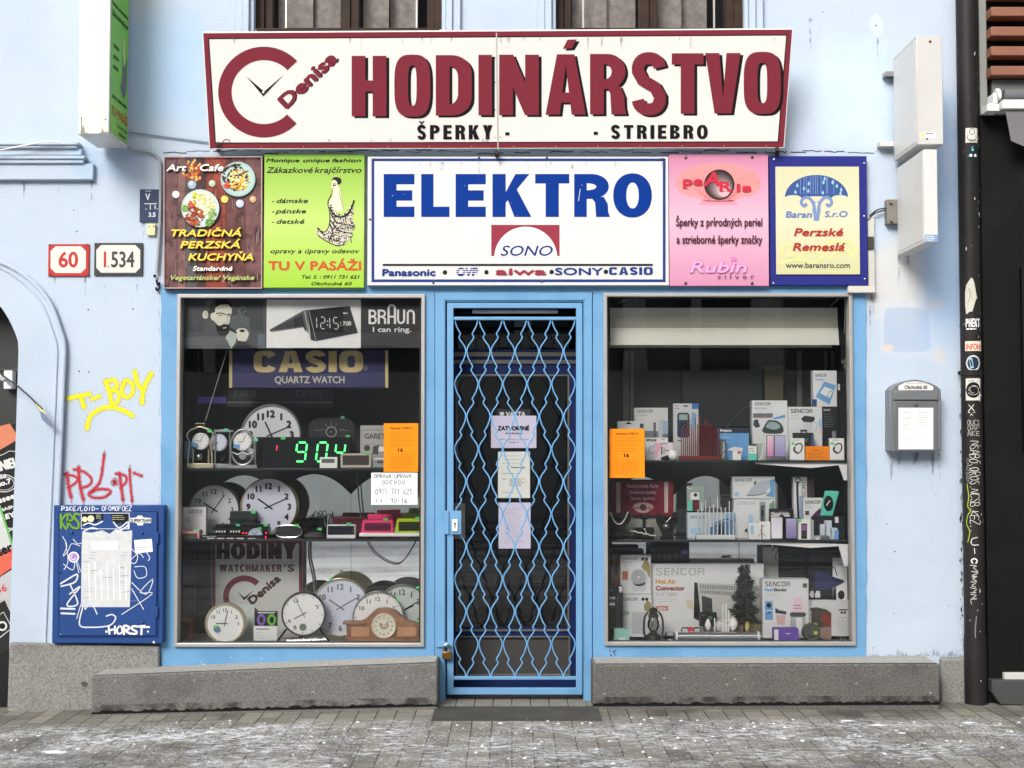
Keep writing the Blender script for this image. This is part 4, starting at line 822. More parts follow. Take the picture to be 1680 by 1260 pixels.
for p, t in (([(541, 340), (548, 352), (562, 356), (574, 347), (581, 329)], 2.6), ([(542, 350), (552, 364), (566, 368), (582, 371)], 1.3), ([(541, 360), (556, 378), (578, 383)], 1.6), ([(540, 366), (546, 380), (540, 396)], 1.6), ([(521, 376), (532, 381), (540, 370), (541, 350), (538, 332), (544, 320)], 1.3), ([(520, 384), (531, 393), (552, 403), (566, 400)], 1), ([(547, 300), (546, 310), (541, 325)], .6), ([(556, 312), (560, 330), (563, 342)], .7), ([(575, 392), (577, 399)], 1)): a.line(p, t, INKB, 5)
a.build('print', e)
# --- ELEKTRO sign
y = -.062
e = board('electronics_sign', 'big white sign with thin blue frame reading ELEKTRO above the door', (603, 257, 1097, 468), y, .05, mat('sign_white', (208, 208, 208), .3, var=.03, scale=1.2))
a = Art(y); a.frame(609.5, 260, 1092, 463, 4.6, NAV); EB = mat('sign_blue', (0, 48, 130), .6, spec=.1)
for ch, x0, x1 in (('E', 629.5, 680), ('L', 691, 737.5), ('E', 747.5, 797), ('K', 808, 870), ('T', 878, 934), ('R', 942, 999), ('O', 1006, 1069.5)):
    H = 70.5; g, gw = blk(ch, .28, .22, 1.25, 2.15)
    if ch in 'ELR': g, gw = blk(ch, .272, .24, 1.25, 2.15)
    kx = (x1 - x0) / gw
    for lp in g: a.mic += 1; a.loops([[(x0 + p[0] * kx, 356 - p[1] * H) for p in l] for l in lp], EB, (a.mic % 5) * 5e-5)
SR = ink((140, 44, 62), .5); a.rect(806, 369, 918, 420, SR); a.up(); a.loops([[(811, 420.5)] + arc(862.5, 423, 51.5, 51, 180, 360, 30) + [(914, 420.5)]], WHITE); a.up()
a.text('SONO', 821, 904, 419.5, 402.5, NAV, bold=.45, slant=.25)
a.rect(628, 433, 1071, 436.3, INKB)
a.text('Panasonic', 628, 714, 452.5, 441.5, NAV, bold=1.0); a.text('OVP', 749, 783, 452, 439.5, NAV, bold=1.1, slant=.1); a.up(); [a.rect(746, yy, 786, yy + .9, WHITE) for yy in (442, 445, 448)]; a.k -= 1
a.text('aiwa', 814, 896, 451, 443.5, SR, bold=1.2, cap=.5); a.text('SONY', 911, 989, 451, 439.5, NAV, bold=.7); [a.rect(*q, NAV) for q in ()]
a.blk('CASIO', 999, 1071, 438.5, 451, NAV, t=.26, h=.24, gap=.12, wide=1.2, e=3.5)
for x in (730, 798, 905, 994): a.disc(x, 447 - (x - 730) * .004, 3.7, INKB)
a.k = 6; GS = MATS['sign_grime']; q = random.Random(13)
for x in [612, 786, 897, 1087] + [q.uniform(620, 1085) for _ in range(16)]: a.poly([(x - q.uniform(1, 3), 266), (x + q.uniform(-1, 1), 266 + q.uniform(8, 34)), (x + q.uniform(1, 3), 266)], GS)
a.line([(952, 310), (949, 330)], 1, ink((200, 206, 214)));  [a.disc(q.uniform(630, 1070), q.uniform(286, 356), q.uniform(.3, .8), ink((200, 206, 214)), n=6) for _ in range(14)]
a.build('print', e)
m = MB()
for x, yy in ((612, 262), (786, 259), (897, 259), (1087, 261), (607, 360), (1089, 360), (711, 464), (889, 462), (1090, 460)): m.lathe([(.0001, -.005), (.006, -.004), (.007, 0)], P(x, yy, y), mat('screw_grey', (70, 68, 64), .4, .8), 'y', 10)
m.build('screw', e)
# --- pink pearl sign
y = -.058
e = board('pearl_sign', 'pink jewellery sign with a scallop shell and dark pearl', (1098, 253, 1261, 469), y, .045, grad('pink_print', (194, 122, 154), (212, 170, 190), (196, 132, 162)))
a = Art(y); SH = ink((222, 142, 142)); SHL = ink((202, 118, 124)); SH2 = ink((206, 122, 140))
sc_ = [(1109, 306), (1112, 290), (1126, 278), (1150, 270), (1179, 267), (1208, 270), (1232, 279), (1246, 292), (1247, 306), (1238, 318), (1212, 325), (1198, 331), (1160, 331), (1146, 325), (1122, 319)]
a.poly(spline(sc_ + [sc_[0]], 5), SH); a.poly([(1152, 328), (1206, 328), (1211, 336), (1148, 336)], ink((216, 140, 160))); a.up()
for i in range(26): x = 1112 + i * 5.4; a.line([(1179 + (x - 1179) * .2, 330), (1179 + (x - 1179) * .62, 318 - 8), (x, 306 - 34 * math.sqrt(max(0, 1 - ((x - 1179) / 70) ** 2)))], .7, SHL, 4)
a.up(); PE = mat('pearl_print', (60, 44, 46), .3); n = PE.node_tree; tc = n.nodes.new('ShaderNodeTexCoord'); mp = n.nodes.new('ShaderNodeMapping'); sx = n.nodes.new('ShaderNodeValToRGB'); gr_ = n.nodes.new('ShaderNodeSeparateXYZ')
a.disc(1180, 303, 25, ink((34, 26, 28)), n=40); a.up(); [(a.disc(1180 + i * 1.1, 303 + i * 1.6, 24 - i * 2.2, ink((46 + i * 22, 36 + i * 19, 38 + i * 19)), n=32), a.up()) for i in range(8)]
RE = ink((186, 40, 62))
a.text('pe', 1121, 1152, 304, 290, RE, bold=.9); a.text('A', 1155, 1180, 305, 282, RE, bold=1.3, slant=.15); a.text('R', 1181, 1200, 314.5, 298, RE, bold=1.1); a.text('ls', 1209, 1232, 314, 302, RE, bold=.9)
a.rect(1120, 308.3, 1129, 309.6, RE); a.rect(1181, 313.3, 1189, 315, RE); a.rect(1192, 313.3, 1201, 315, RE)
PK = ink((70, 22, 44)); a.text('\u0160perky z pr\u00edrodn\u00fdch periel', 1109, 1250, 371, 357.5, PK, bold=.35); a.text('a strieborn\u00e9 \u0161perky zna\u010dky', 1110, 1250, 399.5, 386, PK, bold=.35)
a.text('Rubin', 1132, 1222, 447, 428, ink((206, 120, 178)), bold=1.2, slant=.2); a.up(); a.text('Rubin', 1132, 1222, 447, 428, ink((222, 158, 198)), bold=.35, slant=.2); a.disc(1203, 425, 4, ink((224, 120, 170))); a.text('s i l v e r', 1177, 1237, 457, 450, ink((120, 70, 106)), bold=.2)
a.build('print', e)
m = MB()
for x, yy in ((1125, 259), (1234, 258), (1125, 465), (1234, 465)): m.lathe([(.0001, -.006), (.007, -.004), (.009, 0)], P(x, yy, y), mat('screw_grey', (70, 68, 64), .4, .8), 'y', 10)
m.build('screw', e)
# --- Persian crafts sign
y = -.05
e = board('crafts_sign', 'blue board with cream panel and umbrella emblem reading Perzsk\u00e9 Remesl\u00e1', (1263, 256, 1423, 468), y, .07, ink((34, 40, 118), .4))
m = MB(); CP = grad('cream_print', (204, 196, 162), (206, 203, 174), (196, 194, 148)); q = Art(y); m.pbox(1273, 273.5, 1410, 450, y - .008, y - .001, CP); m.build('cream_panel', e, smooth=False)
a = Art(y - .008); UB = ink((52, 80, 136)); UL = ink((112, 134, 176))
pts = arc(1339.5, 325, 52, 38, 180, 360, 30); sca = []
for cxx, rr_ in ((1378, 13.5), (1339.5, 25), (1301, 13.5)): sca += arc(cxx, 326, rr_, 6 if rr_ < 20 else 11, 0, 180, 10)[::1] if False else [(cxx + rr_ * math.cos(R(t)), 325 - (5 if rr_ < 20 else 3) * math.sin(R(t))) for t in range(0, 181, 15)]
a.poly(pts + sca[1:-1], UB); a.up()
for x in (1313, 1319, 1323, 1330, 1334, 1338, 1341, 1347, 1356, 1358, 1368): a.line([(x, 325 - math.sqrt(max(0, 1 - ((x - 1339.5) / 52) ** 2)) * 37), (x, 318)], .7, ink((130, 156, 196)))
for x, yy in ((1305, 316), (1308, 305), (1319, 310), (1327, 302), (1326, 314), (1351, 300), (1353, 294), (1366, 300), (1373, 306), (1380, 312), (1379, 318), (1350, 317)): a.poly([(x, yy - 5), (x + 2.2, yy), (x, yy + 2.8), (x - 2.2, yy)], ink((150, 186, 214)))
for s_ in (-1, 1):
    a.line([(1339.5 + s_ * 2, 362), (1339.5 + s_ * 3, 345), (1339.5 + s_ * 6, 332), (1339.5 + s_ * 14, 324), (1339.5 + s_ * 22, 326), (1339.5 + s_ * 25, 333), (1339.5 + s_ * 20, 338), (1339.5 + s_ * 16, 334)], 5, UL, 5); a.line([(1339.5 + s_ * 1, 362), (1339.5 + s_ * 6, 345), (1339.5 + s_ * 2, 330)], 1.6, UL, 5)
a.poly([(1333, 344), (1339.5, 364), (1346, 344), (1342, 338), (1339.5, 352), (1337, 338)], ink((140, 156, 190)))
a.text('Baran', 1289.5, 1331, 357, 346.5, ink((96, 118, 166)), bold=.6, slant=.12); a.text('S.r.O', 1353, 1389.5, 356, 346, ink((96, 118, 166)), bold=.5, slant=.12)
for p in ([(1280, 420), (1290, 402), (1302, 404), (1300, 418), (1290, 420)], [(1305, 428), (1325, 412), (1350, 418), (1340, 430)], [(1345, 412), (1365, 396), (1392, 398), (1405, 412)], [(1360, 424), (1385, 410), (1404, 425)], [(1278, 432), (1310, 426), (1340, 434)]): a.line(p, 4.5, ink((206, 206, 138)), 6)
a.up(); a.text('Perzsk\u00e9', 1303, 1381.5, 387, 374.5, ink((160, 50, 44)), bold=.8, slant=.2); a.text('Remesl\u00e1', 1301, 1384.5, 411.5, 398.5, ink((160, 50, 44)), bold=.8, slant=.2); a.text('www.baransro.com', 1289, 1394, 439.5, 430.5, ink((66, 66, 70)), bold=.25)
a.build('print', e)
m = MB(); m.pbox(1424, 358, 1435, 475, -.03, .0, ink((190, 188, 180))); m.pbox(1424, 388, 1434, 408, -.045, -.03, ink((60, 60, 58))); m.pbox(1392, 469, 1436, 480, -.06, -.02, ink((196, 192, 184))); m.tube([P(x, yy, -.03) for x, yy in spline([(1424, 362), (1430, 354), (1440, 348), (1458, 345), (1472, 352)], 4)], .005, ink((110, 108, 104))); m.tube([P(x, yy, -.04) for x, yy in spline([(1427, 354), (1438, 345), (1452, 342), (1470, 344)], 4)], .004, ink((60, 58, 56))); m.build('cable_box', e, bevel=.002)
m = MB()
for x, yy in ((1418, 268), (1418, 355), (1419, 458), (1269, 465), (1270, 262)): m.lathe([(.0001, -.006), (.006, -.004), (.007, 0)], P(x, yy, y), STEEL, 'y', 10)
m.build('screw', e)
# --- projecting light boxes
def lightbox(name, label, fx0, fx1, fy0, fy1, bx0, yb, facem, edge, side):
    s_ = fx0 if side < 0 else fx1; yf = CAMY + (yb - CAMY) * (bx0 - CX) / (s_ - CX); my = (fy0 + fy1) / 2
    X0_, X1_ = P(fx0, my, yf).x, P(fx1, my, yf).x; Z0, Z1 = P(fx0, fy1, yf).z, P(fx0, fy0, yf).z
    e = empty(name, ((X0_ + X1_) / 2, (yf + yb) / 2, Z0), label, 'sign'); m = MB(); m.box(X0_, X1_, yf, yb, Z0, Z1, edge); m.build('housing', e, bevel=.004)
    sx_ = X0_ if side < 0 else X1_; m = MB(); m.box(sx_ - .002 if side < 0 else sx_, sx_ if side < 0 else sx_ + .002, yf + .018, yb - .012, Z0 + .018, Z1 - .018, facem); m.build('face_panel', e, smooth=False)
    return e, X0_, X1_, yf, yb, Z0, Z1
LBW = mat('lightbox_white', (206, 206, 203), .35, var=.02, scale=3); LBE = mat('lightbox_edge', (192, 191, 188), .5, var=.06, scale=4)
GRN = mat('blade_green', (122, 196, 44), .35)
e, X0_, X1_, yf, yb2, Z0, Z1 = lightbox('blade_sign', 'tall projecting light box with white edge and green tailor advert', 130, 181, -160, 220, 211.5, -.05, GRN, LBW, 1)
def sd(u, v): return Vector((X1_ + .0022, yf + .018 + (yb2 - yf - .03) * (u - 433) / 164, Z1 + (Z0 - Z1) * ((v - 472) / (.92 * 660) + 1) if True else 0))
a = Art(pt=(X1_ + .002, 0, 0), nrm=(1, 0, 0)); ZB = Z0 + .02
a.wf = lambda u, v: Vector((X1_ + .0022, yf + .018 + (yb2 - yf - .03) * (u - 433) / 164, ZB + (472 - v) * .0033)); fash(a)
a.poly(spline([(538, 331), (545, 338), (552, 350), (572, 343), (581, 328), (582, 350), (583, 372), (574, 392), (552, 403), (531, 393), (520, 385), (532, 380), (540, 368), (541, 352)], 3), ink((110, 110, 116))); a.poly(spline([(549, 296), (558, 300), (562, 340), (550, 344), (544, 320)], 4), ink((200, 196, 150)))
a.rect(440, 180, 590, 230, ink((226, 170, 60))); a.build('print', e)
a = Art(yf, gap=.001); a.line([(133.5, 195), (134, 219)], 1.1, ink((96, 92, 86))); a.disc(133.5, 193.5, 1.2, BLK); a.disc(173, 196, 1.2, BLK); a.line([(139, -150), (139, 214)], .7, ink((206, 200, 190))); a.line([(168.5, -150), (168, 214)], .7, ink((206, 200, 190)))
a.poly([(137, 205), (139.5, 217), (150, 219.5), (134, 219.5), (132, 217)], ink((150, 140, 124))); a.poly([(168, 208), (166, 217), (160, 219.5), (178, 219.5), (177, 216), (170, 216)], ink((140, 130, 114))); a.build('stain', e)
e, X0_, X1_, yf, yb2, Z0, Z1 = lightbox('light_box', 'upper of two blank white projecting light boxes, with a small sticker', 1504, 1547, 58, 237, 1466, -.05, LBW, LBE, -1)
a = Art(yf, gap=.001); a.disc(1526, 68.5, 1.6, BLK); a.disc(1521, 228, 1.6, BLK); a.disc(1526, 68.5, 2.6, ink((150, 120, 90))); a.rect(1509, 217, 1535, 226.5, WHITE); a.up(); a.disc(1514, 221.5, 3, ink((240, 210, 80))); a.disc(1526, 68.5, 1.6, BLK); a.lines(1519, 219, 1534, 219, 1, INKB, 1.4); a.build('sticker', e)
m = MB(); m.pbox(1452, 117, 1470, 125, -.06, 0, STEEL); m.pbox(1443, 232, 1467, 240, -.06, 0, LBE); m.build('bracket', e, bevel=.002)
e, X0_, X1_, yf, yb2, Z0, Z1 = lightbox('light_box', 'lower of two blank white projecting light boxes, slimmer, with a blue sticker', 1516, 1538.5, 245, 398, 1472, -.05, LBW, LBW, -1)
a = Art(yf, gap=.001); a.rect(1517.5, 385, 1538, 397, ink((120, 150, 190))); a.up(); a.lines(1519, 388, 1537, 394, 3, WHITE, 1.2); a.build('sticker', e)
m = MB(); m.pbox(1455, 327, 1474, 367, -.05, 0, ink((120, 118, 114))); m.lathe([(.0001, -.02), (.008, -.015), (.008, 0)], P(1461, 333, -.05), BRASS, 'y', 10); m.lathe([(.0001, -.02), (.008, -.015), (.008, 0)], P(1462, 363, -.05), BRASS, 'y', 10); m.build('bracket', e, bevel=.002)
# --- plates
def plateo(name, label, px, c, inner, fn):
    e = empty(name, P((px[0] + px[2]) / 2, px[3], -.012), label, 'sign'); m = MB(); m.pbox(*px, -.012, -.002, c); m.build('plate', e, bevel=.002); a = Art(-.012); fn(a); a.build('print', e); return e
def oct_(x0, y0, x1, y1, k): return [(x0 + k, y0), (x1 - k, y0), (x1, y0 + k), (x1, y1 - k), (x1 - k, y1), (x0 + k, y1), (x0, y1 - k), (x0, y0 + k)]
RP = ink((176, 48, 44), .3); DP = ink((58, 60, 60), .3); EN = mat('enamel', (212, 210, 203), .2, var=.02)
def n60(a): a.poly(oct_(83, 404, 141, 448, 8), EN); a.up(); a.text('60', 97, 127.5, 438, 412.5, RP, bold=.9); [a.disc(x, y_, 2, ink((70, 60, 56)), n=8) for x, y_ in ((82, 402.5), (142, 402), (83, 450), (145, 450))]
plateo('house_number_plate', 'red edged enamel plate reading 60 beside the arch', (79, 400.5, 146, 453), RP, EN, n60)
def n534(a): a.poly(oct_(158, 402, 230, 447.5, 8), EN); a.up(); a.text('I', 171, 173.5, 438, 412, RP, bold=.7); a.rect(176.5, 436, 178.5, 438.5, RP); a.text('534', 183, 220, 438, 412, ink((66, 64, 62)), bold=.7)
plateo('house_number_plate', 'black edged enamel plate reading I.534', (154.5, 398.5, 234, 452), DP, EN, n534)
def voda(a): W_ = ink((206, 210, 216)); a.text('VODA', 238, 248, 315, 312.5, W_); a.text('V', 239, 246, 328, 317.5, W_, bold=.5); a.rect(237, 333.5, 257, 335, W_); a.rect(246, 334, 247.3, 344, W_); a.rect(239, 342, 240.5, 344, W_); a.text('1.', 254, 259, 343, 337, W_, bold=.3); a.text('3.5', 244, 255, 355.5, 348.5, W_, bold=.4)
plateo('hydrant_plate', 'small navy water hydrant plate marked V 3.5', (229, 310.5, 262, 364), ink((44, 58, 88), .35), None, voda)
m = MB(); m.pbox(241, 367, 254.5, 386, -.02, 0, ink((214, 204, 160))); e = m.build('junction_box', None, 'tiny cream junction box under the hydrant plate', 'box', bevel=.003)
a = Art(-.02); a.disc(244.5, 371.5, 1, INKB); a.disc(252, 371.5, 1, INKB); a.build('screw', e)
m = MB(); GC = ink((150, 156, 160)); m.tube([P(x, yy, -.02) for x, yy in spline([(210, 244), (222, 247), (240, 248), (252, 252), (261, 262), (263.5, 280), (262.5, 360), (259, 425), (257, 448)], 5)], .0085, GC); m.build('conduit', None, 'grey cable conduit bending down from the green blade sign', 'cable')
m = MB(); m.tube([P(x, yy, -.012) for x, yy in spline([(212, 217), (260, 223), (345, 234)], 5)], .004, ink((120, 140, 160))); m.build('thin_cable', None, 'thin cable between the blade sign and the long sign', 'cable')
m = MB(); m.tube([P(x, yy, -.1) for x, yy in ((-60, 258), (68, 233), (100, 232))], .004, WHITE); m.build('white_cable', None, 'thin white cable over the arch moulding', 'cable')
m = MB(); rr = random.Random(2)
for i in range(9): x, yy = 256 + rr.uniform(-3, 6), 462 + rr.uniform(-12, 12); m.tube([P(x, yy, -.02), P(x + rr.uniform(-3, 3), yy + rr.uniform(3, 7), -.02)], .006, BLK)
m.build('cable_stub', None, 'black cut cable ends by the cafe sign corner', 'cable')
m = MB(); zt = [(x, 250 + 2 * math.sin(x * .2) + (x - 270) * .0006) for x in range(268, 1425, 6)]
for i in range(0, len(zt) - 1): pass
a = Art(0, gap=.002); DKG = ink((70, 74, 78)); rr = random.Random(6)
x = 268
while x < 1430:
    l = rr.uniform(10, 46); yv = rr.uniform(246, 252); a.line([(x + k * l / 4, yv + rr.uniform(-1.4, 1.4)) for k in range(5)], rr.uniform(.6, 1.8), DKG); x += l * rr.uniform(.7, 1.5)
for x, yy in ((126, 380), (121, 345), (218, 507), (145, 508), (172, 470), (130, 609), (146, 610), (1437, 42), (1438, 249), (1350, 20), (1500, 762), (1455, 860), (1468, 905)): a.disc(x, yy, rr.uniform(.7, 1.5), DKG, n=7)
rr = random.Random(16)
for i in range(150):
    yy = rr.uniform(0, 1070); xx = 1577 + rr.uniform(-2, 2.5); q = rr.uniform(.5, 1.9); a.poly([(xx - q, yy), (xx, yy - q * 3), (xx + q, yy), (xx, yy + q * rr.uniform(1, 5))], rr.choice([DKG, ink((214, 216, 218)), ink((120, 128, 136))]))
for i in range(60):
    xx, yy = rr.choice([(rr.uniform(20, 85), rr.uniform(1035, 1052)), (rr.uniform(1425, 1580), rr.uniform(1060, 1077)), (rr.uniform(100, 262), rr.uniform(470, 830)), (rr.uniform(1430, 1570), rr.uniform(600, 1060))]); q = rr.uniform(.4, 1.2); a.line([(xx, yy), (xx + rr.uniform(-3, 3), yy + rr.uniform(-3, 3) * q)], q * .8, rr.choice([DKG, ink((150, 164, 180)), ink((190, 200, 212))]))
a.build('crack', BLD)
GM = mist('wall_grime', (112, 120, 128), .5, 22); GM2 = mist('wall_grime_dark', (74, 78, 82), .5, 16)
a = Art(0, gap=.0012); rr = random.Random(44)
def run(x, y0, y1, w_, m): a.poly([(x - w_, y0)] + [(x - w_ * rr.uniform(.2, .8), y0 + (y1 - y0) * .6), (x + rr.uniform(-1, 1), y1), (x + w_ * rr.uniform(.2, .8), y0 + (y1 - y0) * .6), (x + w_, y0)], m)
for x, y0, y1, w_ in ((1462, 742, 800, 3), (1475, 742, 775, 5), (1530, 742, 812, 3), (1541, 742, 790, 2), (1500, 742, 764, 8), (150, 296, 340, 2), (40, 296, 330, 3), (96, 296, 322, 2), (1428, 481, 560, 3), (1433, 481, 520, 4), (235, 365, 395, 3), (258, 366, 398, 2), (90, 454, 478, 2), (140, 454, 486, 2), (225, 453, 482, 2), (1475, 415, 470, 3), (1490, 412, 440, 4), (1330, 30, 90, 3), (1440, 60, 120, 2)): run(x, y0, y1, w_, GM)
for x0, x1, yy in ((24, 84, 1052), (1424, 1580, 1077)):
    n_ = int((x1 - x0) / 3); a.poly([(x0, yy)] + [(x0 + (x1 - x0) * i / n_, yy - rr.uniform(2, 15) * rr.random()) for i in range(n_ + 1)] + [(x1, yy)], GM2)
for y0 in range(0, 1070, 30): a.poly([(1581, y0), (1581 - rr.uniform(1, 9) * rr.random() - 1, y0 + 8), (1581 - rr.uniform(1, 9) * rr.random(), y0 + 22), (1581, y0 + 31)], GM2)
for y0 in range(300, 1050, 26): a.poly([(262, y0), (262 - rr.uniform(0, 5) * rr.random(), y0 + 9), (262 - rr.uniform(0, 4) * rr.random(), y0 + 20), (262, y0 + 27)], GM)
a.build('grime', BLD)
# --- graffiti on the wall
a = Art(0, gap=.0008); YL = mat('spray_yellow', (226, 214, 30), .7, var=.1, scale=30, spec=.2); YLH = mist('spray_yellow_mist', (226, 214, 60), .8)
TAGY = (([(112, 654), (128, 650), (147, 647)], 7), ([(133, 652), (138, 668)], 7), ([(151, 655), (164, 650)], 6), ([(174, 626), (180, 645), (184, 664)], 7), ([(173, 626), (188, 624), (192, 633), (183, 641)], 6), ([(183, 641), (195, 644), (194, 658), (184, 664)], 6), ([(204, 626), (200, 640), (206, 652), (217, 646), (217, 630), (206, 624), (203, 632)], 6), ([(221, 610), (226, 630), (235, 640)], 7), ([(248, 613), (236, 638), (233, 661)], 7), ([(143, 703), (148, 684), (165, 671), (185, 668), (203, 674), (217, 682)], 7))
for p, t in TAGY: a.line(p, t * 1.7, YLH, 6, True)
a.up()
for p, t in TAGY: a.line(p, t * .85, YL, 6, True)
a.build('graffiti', BLD, 'yellow sprayed tag reading T-BOY')
a = Art(0, gap=.0009)
RD = mat('spray_red', (176, 44, 58), .7, var=.2, scale=30, spec=.2); RDH = mist('spray_red_mist', (186, 70, 84), .8)
TAGR = (([(110, 776), (113, 800), (117, 816)], 5), ([(106, 778), (124, 782), (126, 790), (113, 800)], 4), ([(129, 766), (131, 795), (137, 820)], 5), ([(121, 770), (138, 774), (150, 786), (146, 796), (132, 801)], 4), ([(171, 745), (168, 770), (163, 792), (152, 804), (146, 810), (152, 816), (170, 816), (181, 808), (176, 803), (160, 803), (150, 808)], 4.2), ([(196, 776), (199, 800), (202, 820)], 4.5), ([(190, 777), (205, 780), (207, 790), (198, 800)], 4), ([(213, 770), (214, 795), (217, 822)], 4), ([(220, 776), (233, 781)], 4), ([(188, 791), (188.5, 791.5)], 9))
for p, t in TAGR: a.line(p, t * 1.7, RDH, 6, True)
a.up()
for p, t in TAGR: a.line(p, t * .75, RD, 6, True)
for x, y0, y1 in ((117, 812, 826), (137, 815, 830), (202, 814, 832), (217, 815, 838), (171, 738, 752), (213, 762, 775)): a.line([(x, y0), (x + .6, y1)], 3.6, RDH)
a.build('graffiti', BLD, 'dark red sprayed tag')
# --- utility cabinet
cy_ = -.075; CB = mat('cabinet_blue', (24, 64, 126), .4, var=.07, scale=4)
e = empty('utility_cabinet', P(178, 1055, cy_), 'blue metal utility cabinet with white torn poster and scrawls', 'cabinet')
m = MB(); m.pbox(86.5, 829, 268, 1055.5, cy_, 0, CB); m.build('housing', e, bevel=.004)
m = MB(); m.pbox(97, 840, 257, 1043, cy_ - .01, cy_ - .0005, CB); m.pbox(255, 874, 260, 892, cy_ - .016, cy_, CB); m.pbox(254, 996, 259, 1013, cy_ - .016, cy_, CB)
for x, yy in ((118, 874), (233.5, 874), (234, 1021)): m.lathe([(.0001, -.012), (.008, -.008), (.009, 0)], P(x, yy, cy_ - .01), CB, 'y', 12)
m.build('door', e, bevel=.003)
a = Art(cy_ - .01); SW = ink((206, 212, 224)); LW_ = ink((226, 230, 236))
a.frame(96, 838.8, 258, 1044.2, 1.2, ink((10, 34, 84)))
a.poly([(135, 872), (150, 874), (168, 870), (180, 876), (190, 868), (204, 872), (217, 870), (216, 900), (213, 996), (133, 996), (134, 900)], mat('torn_paper', (198, 200, 202), .8, var=.08, scale=20)); a.up(); a.rect(150, 888, 193, 902, WHITE)
rr = random.Random(9); PGY = ink((170, 172, 178)); PGD = ink((90, 92, 100))
for i in range(38): x, yy = rr.choice([rr.uniform(134, 150), rr.uniform(198, 214), rr.uniform(140, 205)]), rr.uniform(905, 990); a.line([(x, yy), (x + rr.uniform(3, 12), yy + rr.uniform(-1.5, 1.5))], rr.uniform(.4, 1), rr.choice([PGY, PGY, PGD]))
for i in range(7): x = 146 + i * 10; a.line([(x, 915 + rr.uniform(0, 20)), (x + 1, 985)], 1.6, WHITE)
a.k = 1
a.poly([(134, 842), (170, 842), (169, 856), (164, 850), (158, 858), (150, 853), (145, 863), (137, 862), (133, 866)], INKB); a.poly([(181, 842), (212, 842), (211, 857), (205, 855), (206, 864), (198, 857), (190, 860), (184, 852)], INKB); a.up()
a.disc(139, 852, 4.5, ink((220, 212, 170))); a.disc(149, 851, 5.5, ink((228, 222, 184))); a.lines(158, 845, 168, 850, 3, ink((200, 200, 160)), .8); a.lines(184, 846, 208, 852, 3, ink((190, 192, 150)), .8); a.frame(133, 841.5, 212.5, 868, .9, LW_)
for p in ([(136, 862), (146, 858), (156, 861), (169, 855)], [(186, 856), (196, 866), (210, 856), (210, 868)], [(137, 872), (150, 866), (160, 868)], [(192, 872), (205, 866), (211, 860)]): a.line(p, 2, LW_, 3)
a.poly([(213, 850), (224, 849), (226, 846), (233, 846), (235, 849), (248, 850), (248, 858), (236, 858), (234, 862), (226, 862), (224, 858), (213, 857)], WHITE); a.up(); a.text('SUPERTEAM', 214, 247, 857, 851, INKB, bold=.25); a.poly([(220, 886), (249, 884), (251, 905), (222, 908)], WHITE); a.up(); a.lines(224, 902, 247, 898, 2, ink((110, 110, 110)), .8)
a.disc(121, 914, 9, ink((226, 220, 232))); a.up(); a.disc(121, 914, 6.5, ink((160, 130, 190))); a.up(); a.line(arc(121, 914, 4, 4, 0, 250, 10), 1.2, LW_)
a.hand('KRS', 100, 131, 843, 867, ink((104, 150, 30)), 3.4, .06, .12)
for p, t in (([(103, 880), (110, 895), (104, 912), (112, 904), (118, 892), (132, 896)], 1.2), ([(108, 890), (112, 920), (105, 935)], 1.2), ([(120, 884), (128, 892), (136, 890)], 1.2), ([(104, 925), (120, 935), (124, 920), (130, 940)], 1.3), ([(99, 958), (112, 950), (127, 942), (123, 955), (100, 962)], 2.6), ([(115, 958), (128, 990), (110, 992), (132, 962), (114, 975)], 2.4), ([(99, 998), (124, 999)], 3), ([(100, 1006), (124, 1007)], 3), ([(136, 996), (131, 1025), (150, 1029), (180, 1026), (190, 1014), (184, 1008), (174, 1011)], 2.2), ([(140, 1000), (150, 990), (160, 1008)], 1.8), ([(216, 900), (226, 912), (222, 924), (214, 920), (228, 908), (236, 915)], 1.3), ([(221, 930), (238, 930), (240, 945), (226, 948), (220, 936)], 1.3), ([(216, 955), (240, 975), (251, 950), (230, 972), (250, 974), (200, 1008)], 1.4), ([(216, 965), (236, 1000)], 1.4), ([(240, 905), (246, 915), (243, 920)], 1.3), ([(127, 920), (133, 938)], 1.1), ([(126, 1015), (136, 985), (140, 1000)], 1.4)): a.line(p, t, SW, 5)
a.hand('HORST', 179, 238, 1027, 1040, WHITE, 3.1, .06, .16); a.line([(232, 1029), (246, 1028.5)], 3, WHITE); a.disc(175, 1036, 2, WHITE); a.disc(243, 1036, 1.6, WHITE)
a.k = 1; a.line([(99, 1040), (100, 1041)], 1, SW); [a.disc(x, 883, .9, BLK, n=7) for x in (113, 130, 146, 162, 178, 194, 226, 242)]; [a.disc(x, 1003, .9, BLK, n=7) for x in (127, 176, 192, 208, 224, 240)]; a.disc(99.5, 940, 1.7, BLK)
a.build('graffiti', e)
a = Art(cy_); a.hand('P3KE/LOID-', 101, 162, 831, 838, LW_, 1.1); a.hand('OFOMOFOEZ', 167, 216, 830, 838, LW_, 1, .08, .2); a.poly([(250, 1053), (253, 1051), (254, 1055), (252, 1056)], WHITE); a.build('scrawl', e)
